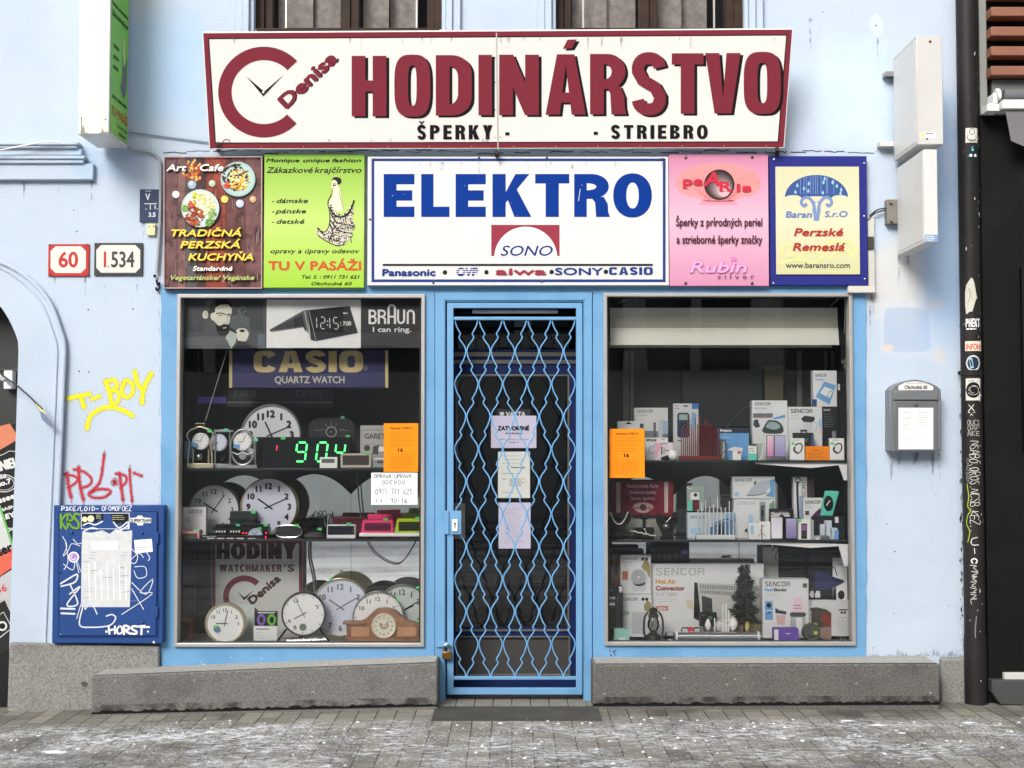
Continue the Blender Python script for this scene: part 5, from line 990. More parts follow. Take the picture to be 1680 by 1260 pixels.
# --- mailbox
my_ = -.1; MG = mat('mailbox_grey', (118, 121, 125), .4, .3, var=.05, scale=5); MG2 = mat('mailbox_grey_door', (106, 109, 113), .42, .3, var=.05)
e = empty('mailbox', P(1501, 741, my_), 'grey metal wall mailbox with arched lid and white notice', 'mailbox')
m = MB(); q = [w2(1460, 740, my_), w2(1544, 740, my_)] + [w2(x, yy, my_) for x, yy in ((1544, 640), (1538, 634), (1526, 628), (1512, 624), (1501, 622.5), (1490, 624), (1476, 628), (1465, 634), (1460, 640))]; m.prism([q], my_, 0, MG); m.build('body', e, bevel=.004)
m = MB(); m.pbox(1467, 658, 1538, 740, my_ - .008, my_ - .0005, MG2); m.pbox(1466, 641, 1539, 656, my_ - .014, my_ - .0005, MG); m.build('door', e, bevel=.003)
m = MB(); m.lathe([(.0001, -.008), (.009, -.007), (.011, 0)], P(1503, 664.5, my_ - .008), STEEL, 'y', 14); m.build('lock', e)
a = Art(my_); a.poly([(1474, 640), (1474, 633), (1486, 627), (1501, 625.5), (1516, 627), (1531, 634), (1531, 640)], ink((214, 214, 210))); a.k = 28; a.text('Obchodn\u00e1 60', 1484, 1521, 638, 632, ink((60, 60, 60)), bold=.3); a.text('Hodin\u00e1rstvo ELEKTRO', 1486, 1520, 629.5, 627, ink((110, 110, 110))); a.k = 2; a.build('name_plate', e) if False else None
a = Art(my_ - .0142); a.poly([(1474, 640.3), (1474, 633), (1486, 627), (1501, 625.5), (1516, 627), (1531, 634), (1531, 640.3)], ink((214, 214, 210))); a.up(); a.text('Obchodn\u00e1 60', 1484, 1521, 638, 632, ink((60, 60, 60)), bold=.3); a.text('Hodin\u00e1rstvo ELEKTRO', 1486, 1520, 629.7, 627.2, ink((110, 110, 110))); a.build('name_plate', e)
a = Art(my_ - .0085); a.rect(1474, 669, 1531, 737, WHITE); a.up(); GT = ink((110, 110, 110)); a.lines(1481, 677, 1500, 704, 8, GT, .8, 1, .5); a.lines(1506, 677, 1524, 697, 6, GT, .8, 2, .6); a.lines(1481, 719, 1496, 722, 2, GT, .7, 3); a.lines(1502, 719, 1524, 719, 1, GT, .7, 4); a.build('notice', e)
# --- pennant on its string, over the arch edge
e = empty('pennant_flag', P(70, 700, -.09), 'small grey and yellow pennant hanging on a slack cord by the arch', 'flag')
m = MB(); m.tube([P(-30, 598, -.12), P(0, 612, -.11), P(32, 636, -.1), P(50, 652, -.09), P(70, 672, -.09)], .0045, ink((70, 72, 66))); m.build('cord', e)
m = MB(); PN = ink((110, 122, 146)); m.prism([path([(50, 652), (66, 671), (80, 688), (93, 706), (78, 697), (69, 688), (66, 676)], -.09)], -.092, -.089, PN); m.prism([path([(57, 660), (63, 666), (77, 679), (74, 678.5), (66, 674)], -.09)], -.0945, -.0925, ink((206, 210, 150))); m.build('cloth', e, smooth=False)
# --- drinks advert board behind the arch
by = .1
e = empty('advert_board', P(10, 1070, by), 'slanted black drinks advert board inside the passage arch', 'sign')
m = MB(); m.prism([path([(-130, 790), (0, 702), (26, 695), (29, 712), (29, 735), (45, 1070), (45, 1160), (-130, 1160)], by)], by, by + .03, ink((30, 30, 30))); m.build('board', e, smooth=False)
a = Art(by); a.poly([(-60, 726), (0, 699), (16, 695), (27, 712), (29, 721), (0, 738), (-60, 762)], ink((196, 120, 92))); AW = ink((206, 206, 204))
a.up(); cs, sn = math.cos(R(17)), math.sin(R(17))
def T2(a, s_, ox, oy, w_, h_, c, b_=.4, ang=17):
    c_, n_ = math.cos(R(ang)), math.sin(R(ang)); a.tf = lambda x, yy: (ox + x * c_ + yy * n_, oy - x * n_ + yy * c_); a.text(s_, 0, w_, 0, -h_, c, bold=b_); a.tf = None
T2(a, 'JACK DANIEL', -54, 786, 86, 16, AW, 1, 14); a.line([(-20, 752), (4, 746), (16, 740), (30, 742)], 1, AW, 4)
a.line([(x + 6, yy + 793) for x, yy in arc(0, 0, 21, 14, 0, 360, 30)], 1.3, AW); a.line([(x + 6, yy + 793) for x, yy in arc(0, 0, 17, 11, 0, 360, 30)], .8, AW); T2(a, 'old', -5, 788, 16, 6, AW, .4); T2(a, 'No.7', -7, 800, 27, 8, AW, .7)
T2(a, 'Tennessee', -40, 838, 68, 9, AW, .7, 18); T2(a, 'SOUR MASH', -30, 850, 58, 5, AW, .4, 18); T2(a, 'WHISKEY', -34, 866, 62, 8, AW, .7, 18); T2(a, '70cl', 8, 874, 18, 6, AW, .4, 18)
a.poly([(-60, 862), (0, 828), (22, 893), (24, 900), (0, 905), (-60, 925)], ink((190, 192, 190))); a.poly([(-60, 935), (0, 908), (27, 895), (29, 925), (0, 945), (-60, 970)], ink((206, 96, 76))); a.poly([(-60, 970), (0, 947), (31, 927), (38, 1030), (0, 1060), (-60, 1060)], ink((176, 176, 178))); a.up()
a.line([(0, 832), (20, 893)], 3.5, ink((100, 170, 90))); T2(a, 'J\u00e4germeister', -80, 944, 110, 15, INKB, 1.1, 22); T2(a, '56', -4, 974, 17, 12, ink((190, 60, 60)), .3, 18); a.lines(-20, 985, 30, 1010, 6, ink((140, 140, 142)), .8); a.poly([(-40, 1010), (8, 985), (36, 1045), (0, 1075), (-40, 1090)], ink((40, 40, 40))); a.up(); a.line([(-20, 1022), (6, 1004), (20, 1030), (0, 1046)], 1.5, AW); a.disc(4, 1027, 8, AW); a.up(); a.disc(4, 1027, 5, INKB)
a.build('print', e)
# --- iron ring at the bench end
m = MB(); m.tube([P(x, yy, -.06) for x, yy in arc(137, 1121, 3.6, 2.6, 0, 330, 12)], .003, STEEL, 6, True); m.tube([P(140, 1121, -.06), P(146, 1120.5, -.04)], .003, STEEL); m.build('iron_ring', None, 'small iron ring fixed beside the sloping bench end', 'ring')
# ---------------------------------------------------------------- things in the two windows
GTAG = ink((96, 216, 110), .6); GY1 = ink((120, 122, 122)); GY2 = ink((86, 88, 90)); GY3 = ink((176, 178, 178)); PAP = ink((226, 226, 224), .7); CARD = ink((214, 216, 216), .6); CARD2 = ink((196, 198, 196), .6)
SKY_ = ink((104, 158, 208), .5); LBL = ink((160, 196, 220)); ORN = ink((240, 136, 20), .7); TXT = ink((60, 60, 62))
def shelf(x0, x1, py, y0, y1, label, t=.014):
    m = MB(); z = P((x0 + x1) / 2, py, y0).z; m.box(P(x0, py, y0).x, P(x1, py, y0).x, y0, y1, z - t, z, mat('shelf_glass_edge', (42, 48, 46), .15, var=.1)); m.build('display_shelf', None, label, 'shelf', bevel=.002); return z
ZL1 = shelf(291, 693, 768, .075, .4, 'dark glass shelf carrying the glowing digital clock'); ZL2 = shelf(291, 693, 884, .075, .4, 'dark glass shelf carrying the pink and green clock radios')
ZR1 = shelf(996, 1392, 755, .085, .4, 'dark glass shelf carrying the red rod rack and phones'); ZR2 = shelf(996, 1392, 885.5, .085, .4, 'dark glass shelf carrying the necklace busts and iron box')
ZF_L = P(490, 1054, .06).z; ZF_R = P(1200, 1053, .06).z
def pb(name, label, cat, x0, y0, x1, y1, y, d, mt, fn=None, group=None, base=None, side=None, bev=.0015, yaw=0):
    mx, my = (x0 + x1) / 2, (y0 + y1) / 2; z0 = P(mx, y1, y).z if base is None else base; z1 = P(mx, y0, y).z
    m = MB(); m.box(P(x0, my, y).x, P(x1, my, y).x, y, y + d, z0, z1, mt); o = m.build(name, None, label, cat, group, bevel=bev, smooth=False)
    if fn: a = Art(y); fn(a); a.build('print', o)
    return o
def tagp(o, x, y, yy, w_=6, h=4, c=None):
    m = MB(); m.pbox(x, y, x + w_, y + h, yy, yy + .003, c or GTAG); m.build('price_tag', o, smooth=False)
def ct(a, s, cx, cy, h, m, bold=0, rot=0, wx=1):
    lay = layout(s); xs = [x for g in lay for x, y in g[0]]; W = (max(xs) - min(xs)) * h / .72 * wx; c_, n_ = math.cos(R(rot)), math.sin(R(rot))
    a.tf = lambda x, y: (cx + x * c_ - y * n_, cy + x * n_ + y * c_); a.text(s, -W / 2, W / 2, h / 2, -h / 2, m, bold=bold); a.tf = None
SEG = {'0': 'abcdef', '1': 'bc', '2': 'abged', '3': 'abgcd', '4': 'fgbc', '5': 'afgcd', '7': 'abc', '9': 'abcdfg'}
def seg(a, ch, x, y, w_, h, t, m, sl=.12):
    q = {'a': ((.15, 0), (.85, 0)), 'b': ((1, .08), (1, .45)), 'c': ((1, .55), (1, .92)), 'd': ((.15, 1), (.85, 1)), 'e': ((0, .55), (0, .92)), 'f': ((0, .08), (0, .45)), 'g': ((.15, .5), (.85, .5))}
    for k in SEG[ch]: a.line([(x + w_ * p[0] + sl * h * (1 - p[1]), y + h * p[1]) for p in q[k]], t, m)
def clock(label, cx, cy, r, y, rim, face, hm, rw=.1, nums=None, numc=None, ticks=True, dep=.04, tilt=0, hands=None, name='wall_clock', nb=.5, nh=.2, nr=.76, tag_=None, group=None, arabic=range(1, 13)):
    c = P(cx, cy, y); k = (P(cx + 1, cy, y).x - c.x); rr_ = r * k
    e = empty(name, (c.x, y + dep / 2, c.z - rr_), label, 'clock', group)
    m = MB(); w_ = rr_ * rw; m.lathe([(rr_ - w_, .012), (rr_ - w_ * .9, .002), (rr_ - w_ * .5, -.006), (rr_ - w_ * .12, .0), (rr_, .012), (rr_, dep), (.0001, dep)], (c.x, y, c.z), rim, 'y', 48); m.build('rim', e)
    m = MB(); m.lathe([(.0001, .008), (rr_ - w_ * .95, .008), (rr_ - w_ * .95, .0095)], (c.x, y, c.z), face, 'y', 48); m.build('face', e, smooth=False)
    a = Art(y + .008); nc = numc or TXT; ri = r * (1 - rw)
    for i in range(60):
        if ticks and (i % 5 == 0 or ticks == 2):
            an = R(i * 6 + tilt); l = .1 if i % 5 == 0 else .05; a.line([(cx + ri * (.97 - l) * math.sin(an), cy - ri * (.97 - l) * math.cos(an)), (cx + ri * .97 * math.sin(an), cy - ri * .97 * math.cos(an))], .9 if i % 5 == 0 else .5, nc)
    for h in (arabic if nums != 0 else []):
        an = R(h * 30 + tilt); ct(a, str(h), cx + ri * nr * math.sin(an), cy - ri * nr * math.cos(an), r * nh, nc, nb, 0 if tilt == 0 else tilt)
    a.build('numerals', e)
    if hm:
        a = Art(y + .008); a.k = 4; hc = hands or INKB
        for an, l, t in ((hm[0] * 30 + hm[1] * .5 + tilt, .5, r * .055), (hm[1] * 6 + tilt, .75, r * .04)):
            s_, c_ = math.sin(R(an)), math.cos(R(an)); a.line([(cx - s_ * ri * .18, cy + c_ * ri * .18), (cx + s_ * ri * l, cy - c_ * ri * l)], max(t, .9), hc)
        a.up(); a.disc(cx, cy, max(r * .035, .8), hc); a.build('hands', e)
    if tag_: tagp(e, tag_[0], tag_[1], y - .008)
    return e
WF = mat('clock_face_white', (232, 232, 230), .35, var=.02); WFG = mat('clock_face_grey', (206, 208, 212), .3, var=.03); WFB = mat('clock_face_lilac', (206, 210, 226), .3, var=.03)
SIL = mat('silver_plastic', (176, 178, 180), .3, .7); GOLD = mat('gold_rim', (206, 186, 130), .22, .9); PGOLD = mat('pale_gold', (222, 214, 180), .25, .6); DRIM = mat('dark_chrome', (70, 70, 72), .25, .8)
# banner taped inside the left window, three panels
e = empty('advert_banner', P(493, 571, .05), 'black, white and black advert banner of an alarm clock at the window top', 'banner')
def pan(n_, x0, x1, mt): m = MB(); m.pbox(x0, 488, x1, 571, .048, .05, mt); m.build(n_, e, smooth=False)
pan('photo_panel', 292.5, 437, mat('photo_grey', (62, 66, 70), .5, var=.25, scale=3)); pan('clock_panel', 437.3, 592, PAP); pan('slogan_panel', 592.3, 693, mat('banner_black', (34, 34, 36), .4, var=.2))
a = Art(.048); q = lambda pts: [(280 + x / 7.636, 480 + y / 7.636) for x, y in pts]
SKN = ink((216, 214, 198)); HR = ink((34, 34, 34)); COL = ink((80, 83, 86)); COAT = ink((98, 101, 104))
a.poly(q([(135, 700), (150, 570), (400, 545), (600, 545), (700, 560), (770, 705)]), COAT); a.poly(q([(1090, 700), (1090, 520), (1180, 520), (1185, 700)]), ink((100, 110, 118))); a.poly(q([(740, 440), (760, 300), (850, 270), (980, 320), (1000, 480), (960, 620), (800, 520)]), ink((92, 100, 100)))
a.up(); a.poly(q([(730, 470), (830, 520), (815, 620), (760, 706), (720, 620), (685, 570)]), ink((180, 190, 184)))
a.poly(spline(q([(490, 310), (480, 200), (520, 110), (590, 75), (660, 78), (720, 105), (765, 160), (768, 200), (700, 170), (620, 165), (575, 200), (555, 255), (520, 320)]), 3), HR)
a.disc(280 + 435 / 7.636, 480 + 280 / 7.636, 4.8, SKN, 6.8); a.up(); a.line(q([(420, 255), (445, 260), (450, 300)]), .8, COL, 3)
a.poly(q([(560, 190), (620, 152), (720, 150), (765, 195), (768, 262), (748, 300), (742, 365), (720, 405), (600, 415), (560, 385), (520, 345), (498, 312), (505, 262), (556, 246)]), SKN)
a.up(); a.poly(spline(q([(565, 392), (610, 420), (665, 395), (735, 405), (742, 440), (722, 520), (640, 540), (590, 500), (565, 392)]), 3), HR); a.line(q([(572, 262), (640, 258), (692, 278)]), 1.6, HR, 3); a.line(q([(705, 278), (766, 268)]), 1.6, HR, 3); a.line(q([(600, 284), (648, 286)]), 1.4, GY2); a.line(q([(712, 292), (750, 290)]), 1.4, GY2); a.line(q([(700, 296), (718, 350), (700, 378), (652, 380)]), 1, ink((150, 148, 138)), 3)
a.poly(q([(370, 322), (470, 328), (540, 352), (585, 400), (592, 500), (560, 552), (420, 548), (385, 505)]), COL); a.up(); a.line(q([(655, 446), (700, 440)]), 1.2, SKN)
a.poly(spline(q([(825, 470), (860, 450), (940, 455), (980, 520), (935, 612), (850, 602), (825, 540), (825, 470)]), 3), SKN); a.up(); a.disc(280 + 898 / 7.636, 480 + 480 / 7.636, 4.6, HR, 2.2); a.line(q([(740, 440), (790, 480), (832, 512)]), 2.4, HR); a.poly(q([(850, 605), (940, 615), (1000, 665), (1000, 706), (800, 706), (822, 640)]), ink((48, 50, 54)))
SMK = ink((118, 128, 128))
for p in ([(885, 120), (898, 190), (845, 222), (885, 290), (958, 350), (930, 430)], [(925, 170), (940, 230), (900, 260), (985, 340), (950, 420)], [(860, 210), (880, 280), (910, 380), (890, 430)]): a.line(q(p), .9, SMK, 5)
a.build('photo_print', e)
a = Art(.048); q = lambda pts: [(275 + x / 3.818, 470 + y / 3.818) for x, y in pts]
a.poly(q([(635, 272), (848, 152), (880, 146), (888, 300), (850, 256), (722, 276), (650, 285)]), ink((96, 98, 98))); a.up(); a.poly(q([(648, 270), (845, 172), (868, 290), (845, 248), (720, 268)]), ink((52, 54, 56))); a.up(); a.poly(q([(876, 148), (1140, 122), (1192, 288), (925, 342), (898, 336)]), ink((36, 38, 40))); a.up(); a.line(q([(858, 156), (876, 240), (898, 338)]), 1.5, GY3, 3); a.line(q([(884, 148), (930, 340)]), .9, GY3); a.line(q([(925, 342), (1192, 290)]), 1.2, GY2)
for i, (ch, x) in enumerate((('1', 513), ('2', 526.5), ('1', 534.5), ('5', 548))): seg(a, ch, x, 521 + .3 * i - 1, 7, 19, 1.3, PAP, -.04)
a.rect(536.5, 526, 538, 528, PAP); a.rect(536.5, 532, 538, 534, PAP); a.rect(558.5, 529, 559.8, 530.5, PAP); a.rect(558.5, 533, 559.8, 534.5, PAP); a.text('7:00', 563, 576, 534, 527, PAP, bold=.2); a.lines(563, 514, 572, 514, 1, PAP, 2, 3)
a.build('clock_print', e)
a = Art(.048); W_ = PAP
a.line([(606.5, 508), (606.5, 531.5)], 3.6, W_); a.line([(606, 509.6), (613, 510), (616, 514), (613, 518.6), (606, 519)], 3.2, W_, 4); a.line([(606, 519.5), (614, 520), (616.5, 525), (614, 530), (606, 530)], 3.2, W_, 4)
a.line([(621.5, 508), (621.5, 531.5)], 3.6, W_); a.line([(621, 509.6), (629, 510), (631.5, 514.5), (629, 519), (621, 519.4)], 3.2, W_, 4); a.line([(627, 519.5), (631.5, 523), (632, 531.5)], 3.4, W_)
a.line([(637.5, 531.5), (637.5, 505), (640, 501), (643.5, 500.6), (646.5, 502), (648, 505.5), (648, 531.5)], 3.5, W_); a.line([(637, 519.5), (648, 519.5)], 3, W_)
a.line([(653, 508), (653, 526), (655.5, 529.8), (659, 530), (662, 528), (663, 525), (663, 508)], 3.4, W_); a.line([(669, 531.5), (669, 513), (671.5, 509.8), (675, 509.6), (678, 511.5), (679, 515), (679, 531.5)], 3.4, W_)
a.text('I can ring.', 612, 674, 544.5, 536, W_, bold=.25); a.build('slogan_print', e)
# brand lightbox over the clocks
o = pb('watch_sign', 'navy hanging panel advertising quartz watches in pale gold letters', 'sign', 376, 574, 637, 636, .2, .06, mat('panel_navy', (34, 36, 84), .4, var=.15))
GO = ink((196, 180, 128), .4); a = Art(.2); a.rect(376, 575, 381, 636, GO); a.rect(632, 575, 637, 636, GO); a.blk('CASIO', 416, 596, 576, 610.5, GO, t=.28, h=.24, gap=.08, wide=1.25, e=3.4); a.text('QUARTZ WATCH', 451, 565, 628.5, 617, ink((190, 188, 176)), bold=.35); a.line(arc(600, 604, 2.5, 3, 0, 360, 12), .6, GO); a.build('print', o)
m = MB(); m.tube([P(373, 574, .14), P(354, 634, .14), P(337, 690, .13)], .0022, mat('cord_grey', (150, 148, 140), .8)); m.build('hanging_cord', None, 'thin slanting grey cord from the banner to the carriage clock', 'cord')
o = pb('lettered_panel', 'dim grey panel with faint capital lettering behind the white clock', 'display', 372, 638, 545, 668, .44, .02, ink((60, 62, 64)))  # flat grey panel carrying two faint words
a = Art(.44); a.blk('CASIO', 384, 420, 641, 651, GY2, t=.24, h=.22, gap=.1, e=3); a.blk('CASIO', 484, 528, 640, 651, GY2, t=.24, h=.22, gap=.1, e=3); a.rect(372, 659, 545, 661.5, GY1); a.build('print', o)
pb('lilac_strip', 'small lilac label strip on a dark box behind the cord', 'label', 324, 651, 371, 662, .42, .01, ink((110, 100, 190)))
for i, x in enumerate((306, 314, 323)): pass
m = MB()
for x, w_, y0, y1 in ((304, 4, 580, 700), (317, 2.4, 578, 700), (323, 2, 576, 700), (311, 3, 905, 1000), (318, 2, 905, 1020)): m.pbox(x, y0, x + w_, y1, .55, .57, mat('curtain_strip', (98, 98, 92), .9, var=.2))
m.build('side_curtain', None, 'dim grey curtain folds at the left end of the clock window', 'curtain')
# arched mirrors
def mirror(x0, x1, yt, yc, yb, y, label, group):
    n = 14; c = (x0 + x1) / 2; pts = [(x1, yb), (x0, yb)][::-1]
    top_ = [(x1 - (x1 - x0) * i / n, yc - (yc - yt) * math.sqrt(max(0, 1 - ((i / n) * 2 - 1) ** 2 * .999)) if False else yc - (yc - yt) * (1 - ((i / n) * 2 - 1) ** 2)) for i in range(n + 1)]
    m = MB(); m.prism([path([(x0, yb), (x1, yb)] + top_, y)], y, y + .006, MIRR); return m.build('mirror_panel', None, label, 'mirror', group, smooth=False)
mirror(346, 455.5, 780, 811, 1052, .5, 'arched mirror panel behind the two large round clocks', 'arched mirrors in the clock window'); mirror(456, 575.5, 778, 811, 1052, .5, 'arched mirror panel left of the hanging grey cable', 'arched mirrors in the clock window'); mirror(576, 690, 778, 811, 1052, .5, 'arched mirror panel behind the white handwritten note', 'arched mirrors in the clock window')
mirror(1004, 1102, 782, 815, 1045, .5, 'arched mirror panel behind the burgundy pearl sign', 'arched mirrors in the appliance window'); mirror(1103, 1212, 781, 815, 1045, .5, 'arched mirror panel behind the white rod rack', 'arched mirrors in the appliance window'); mirror(1213, 1290, 781, 815, 1045, .5, 'arched mirror panel mostly hidden by the iron box', 'arched mirrors in the appliance window')
# cables
CG = ink((110, 108, 102))
for pts_, d_, r_, lb in (([(586, 772), (588, 810), (592, 850), (594, 880)], .42, .004, 'straight grey cable hanging down below the beige digital clock'), ([(601, 884), (612, 905), (636, 922), (654, 925), (668, 912), (684, 884)], .46, .003, 'thin grey cable looping below the pink clock radio'), ([(507, 884), (507, 915), (513, 945), (517, 975)], .46, .005, 'grey cable hanging beside the HODINY board')):
    m = MB(); m.tube([P(x, y, d_) for x, y in spline(pts_, 4)], r_, CG); m.build('cable', None, lb, 'cable')
# --- shelf 1 left
e = empty('carriage_clock', P(327, 768, .1), 'pale gold carriage clock with handle and white dial', 'clock'); y = .1
m = MB(); m.pbox(306, 760, 350, 768, y, y + .07, PGOLD); m.build('base', e, bevel=.003)
m = MB()
for s_ in (-1, 1): m.tube([P(328 + s_ * x, yy, y + .03) for x, yy in spline([(20, 760), (19, 740), (17, 728), (21, 716), (20, 710), (14, 705), (4, 701)], 4)], .0055, PGOLD)
m.tube([P(307, 711, y + .03), P(314, 704, y + .03), P(328, 700, y + .03), P(342, 704, y + .03), P(350, 711, y + .03)], .005, PGOLD); m.tube([P(322, 701, y + .03), P(320, 695, y + .03), P(336, 695, y + .03), P(334, 701, y + .03)], .003, PGOLD)
for x in (317, 342): m.tube([P(x, 760, y + .03), P(x, 737, y + .03)], .004, PGOLD)
m.build('frame', e)
c = P(329, 724, y + .02); m = MB(); m.lathe([(.0001, -.004), (.042, -.004), (.047, .0), (.047, .02)], tuple(c), WF, 'y', 32); m.build('dial', e)
a = Art(y + .016); [a.line([(329 + 10.5 * math.sin(R(t)), 724 - 10.5 * math.cos(R(t))), (329 + 12 * math.sin(R(t)), 724 - 12 * math.cos(R(t)))], .9, TXT) for t in range(0, 360, 30)]; a.line([(329, 724), (322, 723)], 1, INKB); a.line([(329, 724), (333, 715)], .8, INKB); a.build('hands', e)
m = MB(); m.ball(P(327, 749, y + .03), .02, CHROME); m.build('pendulum', e); tagp(e, 340, 704.5, y + .01, 7, 5); m = MB(); m.pbox(303, 724, 315, 752, y + .08, y + .083, SKY_); m.pbox(314, 727, 324, 733, y + .004, y + .006, SKY_); m.build('price_tag', e)
e = empty('column_clock', P(365, 768, .14), 'square glass framed clock between the two small gold and silver clocks', 'clock'); y = .14
m = MB()
for x in (353, 377): m.tube([P(x, 766, y), P(x, 707, y)], .004, SIL)
m.pbox(351, 705, 380, 709, y - .01, y + .05, SIL); m.pbox(351, 761, 380, 768, y - .01, y + .05, SIL); m.build('frame', e, bevel=.002)
m = MB(); m.lathe([(.0001, 0), (.045, 0), (.049, .004), (.049, .02)], tuple(P(358, 726, y + .01)), WFB, 'y', 32); m.build('dial', e); m = MB(); m.ball(P(364, 752, y + .02), .022, PLEX); m.build('pendulum', e); tagp(e, 367, 703, y - .012, 7, 4, ink((110, 206, 180))); a = Art(y + .01); [a.line([(358 + 11 * math.sin(R(t)), 726 - 11 * math.cos(R(t))), (358 + 13 * math.sin(R(t)), 726 - 13 * math.cos(R(t)))], .9, TXT) for t in range(0, 360, 30)]; a.line([(358, 726), (350, 731)], 1.4, INKB); a.line([(358, 726), (352, 728)], 1, INKB); a.build('hands', e)
e = empty('oval_clock', P(398, 768, .11), 'oval silver mantel clock with white dial over a small second ring', 'clock'); y = .11
m = MB(); m.tube([P(398 + 20 * math.cos(R(t)), 734 + 29 * math.sin(R(t)), y) for t in range(0, 360, 12)], .006, SIL, 8, True); m.pbox(376, 763, 421, 768, y - .01, y + .05, SIL); m.tube([P(419, 764, y), P(419, 724, y)], .004, SIL); m.tube([P(378, 764, y), P(378, 736, y)], .003, SIL); m.tube([P(379, 741, y), P(390, 746, y), P(398, 741, y), P(406, 746, y), P(417, 741, y)], .003, SIL); m.build('frame', e)
m = MB(); m.lathe([(.0001, -.003), (.046, -.003), (.05, .002), (.05, .02)], tuple(P(398, 725, y)), WF, 'y', 32); m.lathe([(.0001, 0), (.018, 0), (.022, .003), (.022, .015)], tuple(P(398, 748, y)), SIL, 'y', 24); m.build('dial', e)
a = Art(y - .003); [a.line([(398 + 11 * math.sin(R(t)), 725 - 12 * math.cos(R(t))), (398 + 12.5 * math.sin(R(t)), 725 - 13.5 * math.cos(R(t)))], .9, TXT) for t in range(0, 360, 30)]; a.line([(398, 725), (391, 725)], 1, INKB); a.line([(398, 725), (403, 714)], .8, INKB); a.build('hands', e); tagp(e, 417, 719, y - .01, 6, 5, ink((130, 220, 170)))
m = MB(); m.pbox(383, 729, 393, 735, y - .008, y - .006, SKY_); m.build('price_tag', e)
clock('large white wall clock with bold numerals behind the green digital clock', 444.5, 713, 50.5, .3, SIL, WFG, (11, 11), .09, numc=INKB, nb=1.1, nh=.22, nr=.74, ticks=False)
o = pb('digital_clock', 'wide black digital clock with glowing green digits', 'clock', 420, 717, 575, 768, .2, .05, mat('black_gloss', (14, 14, 15), .15, var=.2), base=ZL1)
LG = glow('led_green', (70, 235, 110), 2.2); LR = glow('led_red', (235, 40, 60), 2.0)
a = Art(.2); seg(a, '9', 484, 726, 16, 31, 2.7, LG, .13); seg(a, '0', 518, 726, 16, 31, 2.7, LG, .13); seg(a, '4', 548, 727, 15, 31, 2.5, LG, .13); a.line([(455, 731), (454.4, 734.4)], 1.5, LR); a.line([(454.2, 735.2), (453.6, 738.6)], 1.5, LR); a.build('digits', o); tagp(o, 461, 716, .197, 7, 5)
e = empty('alarm_clock', P(544, 768, .27), 'black round topped alarm clock with a ringed dial behind the green digits', 'clock')
m = MB(); m.prism([path([(506, 768), (583, 768), (583, 700), (578, 691), (568, 686), (521, 686), (511, 691), (506, 700)], .27)], .27, .31, ink((40, 42, 42), .3)); m.build('body', e, bevel=.004)
a = Art(.27); a.ring(543.5, 708.5, 7.6, 8.8, GY3); a.disc(543.5, 708.5, 1, GY3)
for t, r0, r1 in ((0, 10, 17), (35, 11, 17), (-38, 11, 17), (70, 15, 30), (-70, 15, 30), (-60, 13, 24), (58, 14, 26)): a.line([(543.5 + r0 * math.sin(R(t)), 708.5 - r0 * math.cos(R(t)) * (.6 if abs(t) > 50 else 1)), (543.5 + r1 * math.sin(R(t)), 708.5 - r1 * math.cos(R(t)) * (.2 if abs(t) > 50 else 1))], .9, GY1)
a.build('dial', e); tagp(e, 559, 683, .262, 6, 4, ink((90, 160, 120))); tagp(e, 567, 714, .262, 7, 4)
o = pb('watch_box', 'grey watch gift box half behind the orange notice', 'box', 591, 698, 636, 768, .2, .05, ink((168, 168, 164)), lambda a: (a.frame(593.5, 705, 634, 729, .6, GY2), a.text('GARET', 598, 632, 720, 711, TXT, bold=.2), a.disc(602, 735, 5, ink((80, 66, 50))), a.disc(625, 737, 5.5, WHITE), a.ring(625, 737, 5, 6, GY2), a.poly([(611, 745), (612, 732), (622, 730), (620, 746)], GY2)), base=ZL1)
pb('lcd_clock', 'small white desk clock with grey display before the green digits', 'clock', 524.5, 750, 553, 767, .09, .03, WHITE, lambda a: a.rect(528, 753, 549, 759.5, ink((90, 100, 90))), base=ZL1); 
o = pb('radio_clock', 'beige rounded digital clock with dark blank display on the upper shelf', 'clock', 558.5, 744, 609.5, 766, .1, .05, ink((186, 180, 168), .4), lambda a: a.rect(562, 747, 605.5, 763, ink((70, 64, 58), .2)), base=ZL1, bev=.006); tagp(o, 599, 741, .095, 7, 3.5)
pb('lcd_clock', 'low silver gadget partly behind the orange notice', 'clock', 611, 752, 636, 766, .11, .04, SIL, lambda a: a.rect(619, 756, 634, 760, GY2), base=ZL1, bev=.004)
def notice(nm, label, x0, y0, x1, y1, y, mt, fn): return pb(nm, label, 'notice', x0, y0, x1, y1, y, .0015, mt, fn, bev=0)
OT = ink((150, 78, 20))
def orange(a, x, y): a.text('Opatrenia COVID-19', x + 10, x + 46, y + 9, y + 5.5, OT, bold=.3); a.lines(x + 9, y + 14, x + 50, y + 36, 6, OT, .6, 3, .8); a.text('16', x + 23, x + 31, y + 46, y + 40, INKB, bold=.4); a.lines(x + 9, y + 51, x + 50, y + 73, 8, OT, .6, 4, .8)
notice('orange_notice', 'orange printed notice on the clock window glass', 629.5, 694.5, 686, 774, .016, ORN, lambda a: orange(a, 630, 695))
HB = ink((70, 74, 110))
notice('handwritten_note', 'white handwritten note taped below the orange notice', 609, 775.5, 685, 828, .0165, PAP, lambda a: (a.hand('OPRAVA-UPRAVA', 614, 675, 778, 784.5, HB, .9, .06), a.hand('ODEVOV', 627, 664, 788, 794.5, HB, .9, .06, .5), a.hand('0911 731 621', 616, 676, 802, 811, HB, .9, .06), a.hand('1.-2.', 616, 630, 819.5, 824, HB, .8), a.hand('10-16', 641, 668, 818, 825.5, HB, .9)))
notice('orange_notice', 'orange printed notice on the appliance window glass', 1000, 703.5, 1057.5, 784, .016, ORN, lambda a: orange(a, 1001, 704))
